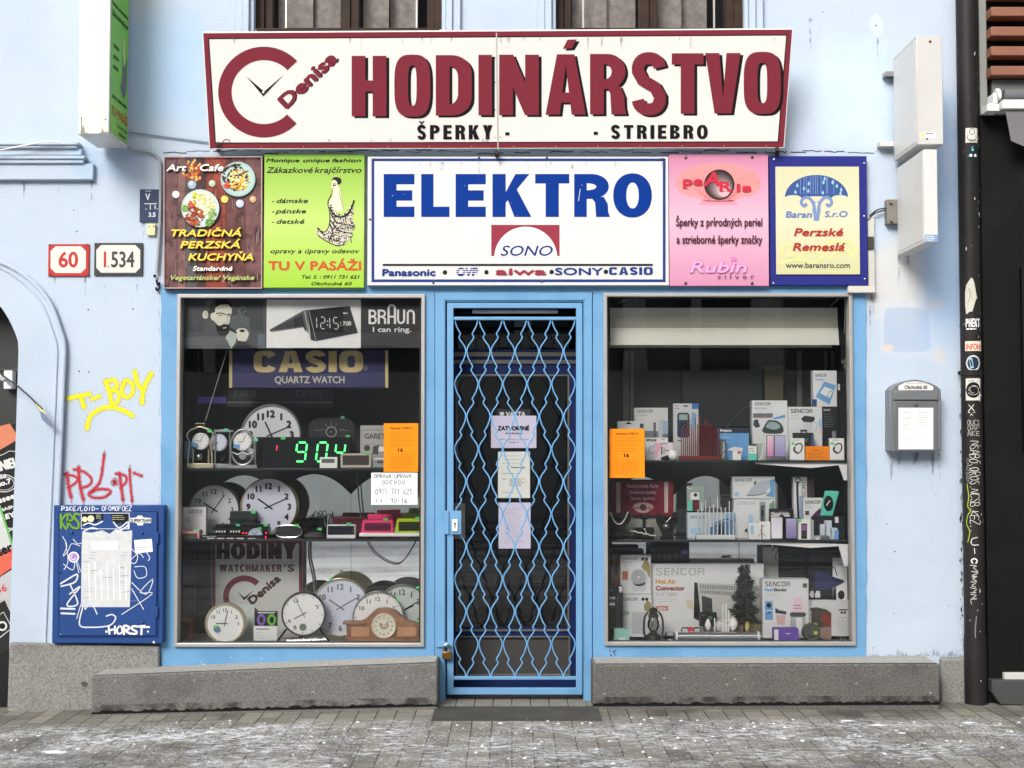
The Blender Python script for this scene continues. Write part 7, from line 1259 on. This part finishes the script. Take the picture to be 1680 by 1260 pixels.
# lower shelf
e = empty('pearl_board', P(1054, 843, .3), 'burgundy pearl jewellery board with a pink shell emblem', 'sign'); m = MB(); m.pbox(1003, 790, 1105, 846, .3, .32, ink((120, 28, 48))); m.pbox(1007, 842, 1105, 880, .33, .34, ink((150, 150, 140))); m.build('board', e, smooth=False)
a = Art(.3); a.rect(1011, 791, 1018, 841, ink((190, 178, 166))); a.rect(1090, 791, 1096, 841, ink((190, 178, 166))); PT = ink((214, 176, 186))
for i, (s_, x0, x1) in enumerate((('Sladkovodn\u00e9 Perly', 1029, 1080), ('Strieborn\u00e9 \u0161perky', 1032, 1076), ('Opravy \u0161perkov', 1034, 1074))): a.text(s_, x0, x1, 800 + i * 10, 794.5 + i * 10, PT, bold=.2)
a.poly(spline([(1038, 833), (1042, 827), (1055, 824), (1068, 827), (1072, 833), (1066, 838), (1060, 841), (1050, 841), (1044, 838), (1038, 833)], 3), ink((208, 170, 166))); a.up(); a.disc(1055, 832.5, 5.6, ink((80, 60, 60))); a.up(); a.text('pe', 1041, 1049, 835, 830, DRED, bold=.2); a.text('rls', 1060, 1069, 836, 831, DRED, bold=.2); a.build('print', e)
def bust(label, px, w_, yt, yb, y, fn):
    e = empty('necklace_bust', P(px, yb, y), label, 'bust'); m = MB(); VEL = mat('velvet_black', (24, 24, 25), .95); sc1 = P(px + 1, yt, y).x - P(px, yt, y).x
    pts = [(px - w_ * .42, yt), (px - w_ * .5, yt + 6), (px - w_ * .47, yt + 16), (px - w_ * .3, yt + 28), (px - w_ * .16, yb - 2), (px + w_ * .16, yb - 2), (px + w_ * .3, yt + 28), (px + w_ * .47, yt + 16), (px + w_ * .5, yt + 4), (px + w_ * .36, yt - 2), (px + w_ * .22, yt + 5), (px - w_ * .2, yt + 5)]
    m.prism([path(pts, y)], y, y + .05, VEL); m.pbox(px - w_ * .3, yb - 2, px + w_ * .3, yb, y - .01, y + .06, VEL); m.build('stand', e, bevel=.006); fn(e)
PRL = mat('pearl', (226, 222, 210), .2)
def neck1(e):
    m = MB()
    for i in range(27): t = i / 26; x = 1001 + 29 * t; yy = 841 + (1 - (2 * t - 1) ** 2) * 19 + t * 0; m.ball(P(x, yy, .135), .0042, PRL, 8)
    m.build('pearl_strand', e)
def neck2(e):
    m = MB(); m.tube([P(1086, 849, .135), P(1092, 856, .13), P(1092.5, 858, .13)], .0015, STEEL); m.tube([P(1101, 848, .135), P(1093, 857, .13)], .0015, STEEL); m.tube([P(1092.5 + 4.2 * math.cos(R(t)), 862.5 + 4.2 * math.sin(R(t)), .13) for t in range(0, 360, 24)], .0026, CHROME, 6, True); m.ball(P(1092.5, 862.5, .13), .007, PRL, 10); m.build('pendant', e)
bust('black necklace bust with a white pearl strand', 1015, 42, 838, 884, .15, neck1); bust('black necklace bust with a round silver pendant', 1095, 36, 842, 884, .15, neck2)
e = empty('bracelet_stand', P(1057, 884, .17), 'black T shaped jewellery stand between the two busts', 'stand'); m = MB(); VEL = MATS['velvet_black']; m.pbox(1054.5, 846, 1060, 868, .17, .19, VEL); m.prism([path([(1048, 846), (1052, 842), (1057.5, 847), (1063, 842), (1069, 846), (1063, 852), (1052, 852)][::-1], .165)], .165, .19, VEL); m.pbox(1042, 866, 1073, 884, .15, .2, VEL); m.build('post', e, bevel=.003); m = MB(); m.ball(P(1057.5, 868.5, .145), .009, CHROME, 10); m.tube([P(1058, 869, .145), P(1061, 877, .145)], .003, PRL); m.build('pearl_clip', e)
m = MB()
for i in range(26): m.ball(P(1034 + i * 1.65, 870.5 + i * .36 + .6 * math.sin(i), .1), .0038, PRL, 8)
m.build('pearl_bracelet', None, 'straight pearl bracelet lying before the two necklace busts', 'bracelet')
pb('jewellery_pack', 'clear pack with red and black jewellery left of the white rods', 'pack', 1127, 797, 1155, 842, .24, .02, ink((150, 164, 156)), lambda a: (a.rect(1133, 808, 1147, 822, PAP), a.up(), a.disc(1141, 812, 3, INKB), a.rect(1136, 820, 1147, 840, ink((90, 30, 40))), a.poly([(1129, 826), (1136, 818), (1136, 838), (1129, 838)], TEA), a.rect(1127, 838, 1155, 842, INKB), a.line(arc(1132, 799, 4, 3, 0, 180, 8), 1, PAP)))
pb('appliance_box', 'light blue shaded appliance box with blue iron sole behind white rods', 'box', 1128, 841, 1206, 885, .2, .06, ink((196, 208, 216)), lambda a: (SEN(a, 1132, 1156, 846, 850.5, GY1), a.rect(1133, 866, 1153, 876, LBL), a.poly([(1164, 878), (1165, 866), (1178, 857), (1200, 853), (1205, 862), (1205, 878)], ink((90, 130, 170))), a.up(), a.poly([(1178, 878), (1180, 860), (1186, 858), (1188, 878)], INKB), a.rect(1190, 842, 1206, 856, ink((120, 170, 210))), a.line([(1168, 860), (1190, 852), (1203, 856)], 1.4, INKB, 3)), base=ZR2)
o = pb('appliance_box', 'white box with grey steam iron picture on top of another box', 'box', 1202, 782, 1271.5, 818, .22, .07, CARD, lambda a: (SEN(a, 1205, 1233, 785, 790), a.poly(spline([(1225, 813), (1232, 802), (1243, 791), (1256, 788), (1264, 790), (1262, 800), (1254, 808), (1240, 812), (1225, 813)], 3), ink((176, 184, 194))), a.up(), a.line([(1225, 813), (1244, 812), (1258, 808)], 1.4, GY2, 3), a.poly([(1262, 788), (1271, 786), (1271, 816), (1255, 814), (1264, 806)], ink((110, 156, 200))), a.poly([(1236, 793), (1240, 788), (1241, 792), (1238, 796)], ink((60, 80, 70))), a.disc(1209, 811, 4, LBL), a.text('Steam Iron', 1206, 1220, 796, 793.5, GY3)))
pb('appliance_box', 'white appliance box with grey trimmer under the steam iron box', 'box', 1204, 819, 1272, 885, .22, .07, CARD, lambda a: (SEN(a, 1208.5, 1239, 823, 828, GY3), a.poly(oct_(1246, 823, 1256, 858, 2), ink((150, 160, 168))), a.up(), a.rect(1248, 829, 1254, 856, GY2), a.up(), a.rect(1249, 838, 1253, 846, INKB), a.rect(1228, 845, 1235, 862, LBL), a.poly([(1221, 872), (1225, 866), (1227, 873)], INKB), a.poly([(1262, 828), (1270, 820), (1271, 834), (1264, 840)], ink((120, 150, 130)))), base=ZR2)
pb('small_box', 'small white and pale blue pack at the foot of the trimmer box', 'box', 1228, 858, 1243, 884, .13, .03, PAP, lambda a: (a.rect(1231, 862, 1237, 876, LBL), a.lines(1231, 878, 1240, 881, 2, GY3, .8)), base=ZR2)
pb('small_box', 'small white pack with black branching print beside the white phone', 'box', 1243.5, 856, 1264, 884, .12, .03, PAP, lambda a: (a.line([(1249.5, 860), (1250, 884)], 1.4, INKB), a.line([(1244, 880), (1250, 874), (1256, 880)], .9, INKB), a.line([(1250, 864), (1255, 862)], .8, INKB), a.line([(1246, 872), (1250, 868)], .8, INKB)), base=ZR2)
pb('appliance_box', 'black kettle box with white name strip behind the phones', 'box', 1263.5, 835, 1302, 885, .18, .05, BBX, lambda a: (a.text('Russell Hobbs', 1268, 1295, 845, 839.5, PAP, bold=.2), a.disc(1266, 842, 1.3, PAP), a.rect(1264, 845.5, 1279, 847.5, PAP), a.rect(1286, 845.5, 1296, 847.5, PAP)), base=ZR2)
pb('appliance_box', 'upright white box of a black hair straightener with sideways lettering', 'box', 1302, 782.5, 1324, 850, .24, .05, CARD, lambda a: (setattr(a, 'tf', lambda x, y: (1316 - y, 786 + x)), SEN(a, 0, 30, -6, 1, GY2), setattr(a, 'tf', None), a.line([(1310, 852), (1309, 830), (1308, 800), (1309, 790)], 3.4, INKB, 3), a.ring(1309, 788, 3, 5, GY2), a.poly([(1311, 812), (1318, 815), (1317, 850), (1311, 850)], ink((140, 160, 190)))))
pb('appliance_box', 'dark maroon box side right of the hair straightener box', 'box', 1324.5, 783, 1336, 850, .25, .05, ink((58, 40, 46)), lambda a: a.lines(1327, 790, 1333, 815, 8, GY2, .8))
pb('phone_box', 'white phone box picturing a black keypad phone', 'box', 1310, 852, 1330, 890, .09, .05, PAP, lambda a: (a.rect(1310, 852, 1315, 857, GTAG), a.rect(1314.5, 859, 1324, 884, INKB), a.up(), a.rect(1315.5, 861, 1323, 871, ink((150, 90, 150))), [a.disc(1317 + 2.2 * (i % 3), 874 + 2.6 * (i // 3), .6, GY1) for i in range(9)]), base=ZR2)
m = MB(); m.pbox(1330.2, 853, 1335, 889, .1, .14, ink((170, 172, 176))); m.build('small_box', None, 'narrow grey box end right of the keypad phone box', 'box', smooth=False)
pb('appliance_box', 'small white mouse box with purple swoosh below the straightener', 'box', 1318, 817, 1351, 852, .2, .05, CARD, lambda a: (SEN(a, 1320.5, 1346, 821, 826.5, INKB), a.lines(1321, 829, 1334, 833, 2, GY2, .7), a.rect(1321, 838, 1327.5, 845, GY2), a.poly(spline([(1330, 850), (1338, 840), (1347, 834), (1350, 842), (1349, 850)], 3), ink((86, 40, 80)))))
e = empty('mouse_pack', P(1360, 847, .17), 'slanted teal pack holding a black computer mouse', 'pack'); m = MB(); m.prism([path([(1346, 846), (1366, 847), (1377, 806), (1354, 805)], .17)], .17, .19, TEA); m.build('card', e, bevel=.004); m = MB(); c = P(1359.5, 826, .165); m.lathe([(.0001, -.014), (.014, -.012), (.025, -.004), (.028, .004)], tuple(c), INKB, 'y', 24, .95, 1.55); m.build('mouse', e); a = Art(.15); a.line([(1355.5, 829.5), (1362, 821)], 1.6, PAP); a.build('print', e)
e = pb('earphone_case', 'open black display case holding white earphone parts', 'case', 1334, 847.5, 1386, 888, .16, .05, ink((40, 44, 48)), None, base=ZR2)
m = MB()
for q_ in ((1346, 860, 1356, 880), (1353, 854, 1365, 882), (1362, 866, 1374, 886)): m.pbox(*q_, .13, .155, ink((196, 206, 214), .4))
m.pbox(1370, 870, 1376.5, 888, .115, .13, SKY_); m.pbox(1370, 848, 1376, 858, .155, .16, PAP); m.build('earphone', e, bevel=.003)
pb('clear_box', 'tiny clear box with grey watch at the front of the lower shelf', 'box', 1347, 879, 1361, 890, .09, .03, ink((120, 130, 128), .2), lambda a: a.rect(1349, 880.5, 1359, 886, GY2), base=ZR2)
pb('clear_box', 'tiny clear box with a white bud left of the grey watch', 'box', 1336, 879, 1346, 890, .092, .03, ink((170, 178, 176), .2), lambda a: a.disc(1341, 884.5, 2.2, PAP), base=ZR2)
# window floor
def fan(a): SEN(a, 1021, 1046, 914.5, 919); a.text('Hot Air Fan', 1021, 1036, 924, 921, GY1); a.disc(1054.5, 917, 2.7, INKB); a.disc(1060.5, 917, 2.7, INKB); a.poly([(1052, 930), (1060, 915), (1067, 928), (1067, 950)], ink((150, 142, 90))); a.up(); a.poly(oct_(1038, 955, 1060, 970, 2), ink((196, 198, 200))); a.disc(1049, 947, 14.6, ink((200, 202, 204))); a.up(); a.disc(1047.5, 947, 12.2, ink((120, 122, 124))); a.up(); [a.ring(1047.5, 947, r, r + 1.2, ink((196, 198, 200))) for r in (3.2, 5.6, 8, 10.4)]; a.disc(1047.5, 947, 2, PAP); a.rect(1021, 937, 1030, 951, ink((170, 96, 50))); a.lines(1023, 928, 1034, 932, 2, GY3, .8)
pb('appliance_box', 'white fan heater box with round grey fan picture', 'box', 1018, 910, 1068, 974, .26, .08, CARD, fan)
pb('appliance_box', 'white heater box with grey ribbed heater under the fan box', 'box', 1021, 975, 1069, 1050, .25, .08, CARD, lambda a: (SEN(a, 1021, 1046, 980.5, 985.5), a.disc(1055, 983, 2.7, INKB), a.disc(1061, 983, 2.7, INKB), a.poly([(1056, 995), (1062, 984), (1068, 990), (1068, 1004), (1058, 1002)], ink((150, 142, 90))), a.poly(oct_(1036, 1004, 1060, 1040, 2), ink((190, 192, 196))), a.up(), [a.rect(1039 + i * 4, 1008, 1040.4 + i * 4, 1038, GY3) for i in range(5)], a.rect(1021, 1003, 1033, 1009, ink((150, 190, 150)))), base=ZF_R)
pb('brown_box', 'narrow brown and gold box left of the fan heater box', 'box', 1004.5, 910, 1018, 960, .3, .06, ink((120, 96, 56)), lambda a: (a.disc(1011, 934, 4, ink((70, 56, 44)), 9), a.rect(1004.5, 956, 1018, 960, ink((150, 60, 40)))))
pb('black_box', 'flat black box lying on top of the fan heater box', 'box', 996, 901, 1055, 911, .3, .1, ink((44, 46, 44)))
pb('black_box', 'tall black box numbered 140 in the left corner of the appliance window', 'box', 993.5, 962, 1022, 1034, .16, .08, ink((26, 27, 28), .4), lambda a: (a.text('140', 1001, 1009, 983, 978.5, PAP, bold=.35), a.text('cm', 1001, 1007, 987.5, 985, GY1), a.rect(998.5, 989, 1009, 993.5, PAP), a.lines(1001, 969, 1008, 969, 1, GY1, 1.4), a.lines(1011, 976, 1018, 1028, 16, GY2, 1), a.poly([(1015, 962), (1021, 962), (1021, 970), (1018, 973), (1016, 970)], PAP)))
pb('teal_box', 'pale teal box on the floor at the left corner', 'box', 1007.5, 1032, 1033, 1053, .09, .05, ink((146, 200, 184), .6), lambda a: a.rect(1015, 1046, 1026, 1052, PAP), base=ZF_R)
e = empty('lantern', P(1072, 1052, .12), 'grey hurricane lantern with glass globe and wire arms', 'lantern'); y = .12; LM = mat('lantern_grey', (74, 72, 68), .4, .6)
c0 = P(1072, 1050, y); k = P(1073, 1050, y).x - c0.x
m = MB(); H_ = lambda yy: P(1072, yy, y).z - c0.z
m.lathe([(12 * k, H_(1050)), (13 * k, H_(1047)), (12 * k, H_(1042)), (6 * k, H_(1038)), (5.5 * k, H_(1035))], tuple(c0), LM, 'z', 24); m.lathe([(8 * k, H_(1013)), (9 * k, H_(1010)), (6 * k, H_(1006)), (8 * k, H_(1002)), (5 * k, H_(998)), (.001, H_(996))], tuple(c0), LM, 'z', 24); m.build('body', e)
m = MB(); m.lathe([(5.5 * k, H_(1036)), (10 * k, H_(1028)), (9.5 * k, H_(1020)), (6.5 * k, H_(1012))], tuple(c0), glassmat('lantern_glass', 1.5, (.7, .7, .68, 1)), 'z', 24); m.build('globe', e)
m = MB()
for s_ in (-1, 1): m.tube([P(1072 + s_ * x, yy, y) for x, yy in spline([(10, 1046), (15, 1040), (15.5, 1022), (13, 1010), (8, 1004)], 4)], .006, LM)
m.build('side_tube', e)
def conv(a):
    SEN(a, 1076, 1156, 931.5, 944, GY3); a.text('Hot Air', 1076, 1109, 957.5, 950, ink((206, 150, 60)), bold=.55); a.text('Convector', 1076, 1123, 968.5, 961, ink((140, 64, 50)), bold=.55); a.text('SCF 2001', 1076, 1111, 978, 972, GY3, bold=.2); a.lines(1078, 983, 1125, 987, 2, GY3, .7); a.rect(1076, 994.5, 1096, 1001.5, ink((176, 80, 46))); a.up(); a.text('2000W', 1078, 1094, 1000.5, 996, PAP, bold=.2)
    a.poly([(1139, 955), (1144, 956), (1149, 1004), (1149, 1020), (1138, 1014)], INKB); a.poly([(1144, 956), (1252, 960), (1252, 1022), (1150, 1012), (1149, 1004)], ink((190, 190, 186))); a.up()
    for i in range(36): x = 1148.5 + i * 2.8; a.line([(x, 959 + i * .1), (x + .8, 966 + i * .12)], 1.2, GY2); a.line([(x + .5, 968 + i * .15), (x + 1.6, 973.5 + i * .2)], 1.2, GY2)
    a.poly([(1151, 977), (1168, 982), (1169, 1006), (1152, 1004)], ink((56, 60, 58))); a.poly([(1125, 985), (1136, 983), (1138, 1000), (1128, 998)], ink((206, 196, 170)))
pb('convector_box', 'big white box picturing a hot air convector heater', 'box', 1068.5, 925, 1253.5, 1051, .3, .1, CARD, conv, base=ZF_R)
pb('black_box', 'dark appliance box with faint print above the convector box', 'box', 1067, 888, 1131, 925, .36, .1, ink((34, 35, 36), .3), lambda a: (a.rect(1118, 903, 1128.5, 908.5, ink((120, 120, 190))), [a.line([(x, 910), (x - 1, 922)], 1.6, GY2) for x in (1081, 1091, 1096, 1100, 1109)]))
e = empty('artificial_tree', P(1221, 1040, .16), 'small dark artificial fir tree before the convector box', 'tree'); m = MB(); m.tube([P(1221, 1038, .17), P(1221, 930, .17)], [.006, .002], ink((70, 52, 40))); m.build('trunk', e)
m = MB(); rr = random.Random(21); TG = [mat('fir_%d' % i, c, .8) for i, c in enumerate(((30, 40, 28), (44, 56, 38), (60, 68, 50)))]
for i in range(2300):
    t = rr.random() ** .75; yy = 926 + t * 92; R0 = (4 + 24 * t ** .9) * (.75 + .25 * math.sin(t * 26)); an = rr.uniform(0, 6.28); q = math.sqrt(rr.random()) * R0; c = P(1221 + q * math.cos(an), yy + q * .12, .17 + q * math.sin(an) * .0028); d_ = Vector((math.cos(an) + rr.uniform(-.5, .5), math.sin(an) * .6 + rr.uniform(-.4, .4), rr.uniform(-.7, .5))).normalized() * rr.uniform(.012, .026); s_ = Vector((rr.uniform(-1, 1), rr.uniform(-1, 1), rr.uniform(-1, 1))).normalized() * .0055
    m.add([c - s_, c + s_, c + d_ + s_ * .3, c + d_ - s_ * .3], [(0, 1, 2, 3)], TG[rr.choice((0, 0, 1, 1, 2))])
m.build('crown', e, smooth=False)
m = MB(); m.pbox(1199, 1022, 1250, 1052, .2, .25, mat('burlap', (136, 120, 96), .95, var=.3, scale=30)); m.build('burlap_cover', e, bevel=.01)
e = empty('display_tube', P(1178, 1053, .1), 'long polished silver tube lying along the window front', 'tube'); m = MB(); m.tube([P(1109, 1044.5, .1), P(1248, 1044.5, .1)], .027, mat('polished_tube', (206, 208, 208), .18, .8), 20); m.build('barrel', e); m = MB(); m.tube([P(1108, 1044.5, .1), P(1111, 1044.5, .1)], .029, WHITE, 20); m.tube([P(1242, 1044.5, .1), P(1245, 1044.5, .1)], .029, WHITE, 20); m.build('end_cap', e)
def bulb(label, px, yt, yb, r, y, shape, c=WHITE):
    e = empty('light_bulb', P(px, yb, y), label, 'bulb', 'bulbs standing behind the silver tube'); k = P(px + 1, yb, y).x - P(px, yb, y).x; c0 = P(px, yb, y); H = P(px, yt, y).z - c0.z; m = MB()
    if shape == 'candle': pr = [(r * .45, .25), (r * .9, .42), (r, .58), (r * .7, .8), (r * .2, .97), (.01, 1)]
    else: pr = [(r * .5, .25), (r * .62, .36), (r * .95, .52), (r, .7), (r * .75, .9), (r * .3, .99), (.01, 1)]
    m.lathe([(q * k, h * H) for q, h in pr], tuple(c0), c, 'z', 18); m.build('globe', e); m = MB(); m.lathe([(r * .42 * k, 0), (r * .45 * k, .26 * H)], tuple(c0), STEEL, 'z', 14); m.build('cap', e)
bulb('white candle shaped bulb behind the silver tube', 1161.5, 1015, 1040, 5, .15, 'candle'); bulb('round white bulb beside the white sticks', 1203, 1013, 1040, 7.5, .15, 'globe'); bulb('clear yellowish candle bulb right of the round white bulb', 1226, 1017, 1040, 3.6, .15, 'candle', ink((226, 216, 130), .3)); bulb('pale spot bulb between candle bulb and white sticks', 1180, 1018, 1040, 6.5, .16, 'globe', ink((206, 206, 200), .3))
for x, yt, lb in ((1172.5, 1014, 'short white stick left of the two tall ones'), (1186, 992, 'tall white stick left of the tallest one'), (1191, 990, 'tallest white stick behind the silver tube'), (1195.5, 1001, 'white stick right of the two tall ones')): m = MB(); m.tube([P(x, 1042, .14), P(x, yt, .14)], .0036, WHITE, 8); m.build('white_stick', None, lb, 'stick')
o = pb('small_pack', 'small black printed pack behind the candle bulb', 'pack', 1148, 1005, 1176, 1028, .22, .03, BBX, lambda a: (a.disc(1165, 1014, 4, ink((70, 110, 90))), a.lines(1150, 1009, 1160, 1009, 1, GY1, 1.2)))
for px, lb in ((1124, 'small clear glass dish nearest the hurricane lantern'), (1144, 'small clear glass dish beside the white candle bulb')): m = MB(); c = P(px, 1032, .16); m.lathe([(.022, 0), (.024, .02), (.016, .03), (.0001, .032)], (c.x, c.y, c.z - .02), PLEX, 'z', 18); m.build('glass_dish', None, lb, 'dish')
m = MB(); m.pbox(1129, 1030, 1138, 1036, .1, .13, ink((200, 60, 80))); m.build('small_box', None, 'tiny red and white pack before the glass dishes', 'box', smooth=False)
m = MB(); m.lathe([(.028, 0), (.03, .01), (.027, .04), (.022, .044)], tuple(P(1099, 1050, .14)), PLEX, 'z', 20); m.build('glass_jar', None, 'clear glass jar right of the hurricane lantern', 'jar')
def bl(a): SEN(a, 1255, 1296, 954, 962); a.text('Nutri', 1255, 1268, 970, 964.5, SKY_, bold=.4); a.text('Blender', 1270, 1291, 970, 964.5, GY2, bold=.4); a.lines(1256, 974, 1285, 977, 2, GY3, .7); a.rect(1255, 986, 1268, 1001, SKY_); a.rect(1255, 1002.5, 1268, 1017, SKY_); a.up(); a.disc(1261.5, 993, 4, INKB); a.line([(1258, 1007), (1265, 1004)], 1.6, INKB); a.k -= 1; a.poly([(1272, 997), (1278, 1001), (1290, 1003), (1290, 1008), (1272, 1006)], ink((56, 60, 58))); a.poly([(1273, 1009), (1289, 1009), (1287, 1025), (1275, 1025)], ink((206, 170, 168))); a.poly([(1302, 981), (1316, 981), (1318, 1004), (1299, 1004)], ink((226, 196, 206))); a.poly(oct_(1296, 1004.5, 1322, 1012, 2), ink((70, 74, 76))); a.poly([(1297, 1012), (1321, 1012), (1323, 1032), (1296, 1032)], ink((170, 174, 176))); a.up(); a.rect(1306, 1013, 1316, 1038, PAP); a.lines(1302, 993, 1317, 998, 2, ink((130, 100, 140)), 1.4); a.rect(1317, 957, 1324, 964, GY2); a.k -= 1; a.rect(1298, 962, 1316, 1000, ink((214, 222, 228))) if False else None
pb('appliance_box', 'white nutri blender box with pink cups on the window floor', 'box', 1251, 950, 1327, 1053, .2, .1, CARD, bl, base=ZF_R)
pb('antenna_box', 'black antenna box numbered 48 dBi with a blue grille dish', 'box', 1327, 905, 1393, 984, .3, .1, ink((28, 30, 32), .4), lambda a: (a.rect(1366, 915, 1393, 984, PAP), a.poly([(1366, 960), (1371, 952), (1372, 984), (1366, 984)], LBL), a.up(), a.poly(spline([(1338, 936), (1348, 938), (1366, 946), (1384, 952), (1382, 957), (1366, 964), (1346, 968), (1337, 962), (1336, 948)], 3), ink((36, 40, 84))), a.up(), [a.line([(1338, 942 + i * 4), (1372 - abs(i - 3) * 3, 949 + i * 2)], .7, ink((70, 76, 120))) for i in range(6)], a.line([(1362, 940), (1368, 930), (1373, 944)], 1.6, INKB, 3), a.text('48 dBi', 1328, 1345, 980, 969, PAP, bold=.5), a.disc(1380, 976, 5.5, INKB, 7.5), a.lines(1375, 926, 1385, 926, 1, GY2, 1.2)))
pb('drill_box', 'white multi tool box with a dark red picture and icon grid', 'box', 1326.5, 984.5, 1393, 1053, .28, .1, CARD, lambda a: (a.poly([(1329, 998), (1339, 996), (1356, 1000), (1364, 1006), (1363, 1040), (1342, 1034), (1330, 1020)], ink((70, 66, 62))), a.up(), a.poly([(1350, 1004), (1362, 1006), (1364, 1028), (1352, 1028), (1346, 1016)], ink((130, 60, 46))), a.poly([(1340, 1030), (1364, 1028), (1364, 1050), (1346, 1048)], ink((150, 124, 112))), a.rect(1376, 999.5, 1391, 1001.5, INKB), a.disc(1381, 1005, 2, INKB), a.disc(1386, 1005, 2, INKB), [a.frame(1375 + (i % 2) * 8.5, 1013 + (i // 2) * 10, 1381.5 + (i % 2) * 8.5, 1020.5 + (i // 2) * 10, .8, GY3) for i in range(6)], a.frame(1379, 1043, 1386, 1050, .8, GY3), [a.rect(1328, yy, 1331, yy + 6, PAP) for yy in (1002, 1009, 1016)]), base=ZF_R)
pb('purple_box', 'purple carton with white flap on the floor before the blender box', 'box', 1270, 1031, 1310, 1053, .11, .06, PUR, lambda a: (a.rect(1270, 1033, 1277, 1053, PAP), a.up(), a.lines(1289, 1039.5, 1300, 1039.5, 1, PAP, 1.4)), base=ZF_R)
e = empty('cable_reel', P(1332, 1053, .1), 'round olive cable tape reel with yellow label on the window floor', 'reel'); m = MB(); c = P(1332, 1038, .1); m.lathe([(.0001, -.008), (.02, -.008), (.024, 0), (.044, -.004), (.05, .006), (.05, .04)], tuple(c), ink((78, 84, 74), .4), 'y', 32); m.build('body', e); m = MB(); m.pbox(1335.5, 1036, 1341, 1041, .088, .092, ink((196, 206, 60))); m.build('label', e, smooth=False); m = MB(); m.pbox(1324, 1023, 1341, 1028, .12, .15, ink((190, 206, 70))); m.build('clip', e, bevel=.003)
pb('white_board', 'white board standing behind the nutri blender box', 'board', 1252, 898, 1277, 950, .4, .02, CARD2, lambda a: a.line([(1266, 905), (1272, 898), (1277, 900), (1272, 912), (1274, 920)], 1.4, GY2, 3))
pb('dark_box', 'dark box with faint stripes behind the antenna box', 'box', 1277, 896, 1327, 950, .42, .1, ink((44, 44, 42), .4), lambda a: [a.rect(1278, yy, 1320, yy + 1.2, GY2) for yy in (918, 930, 944)])
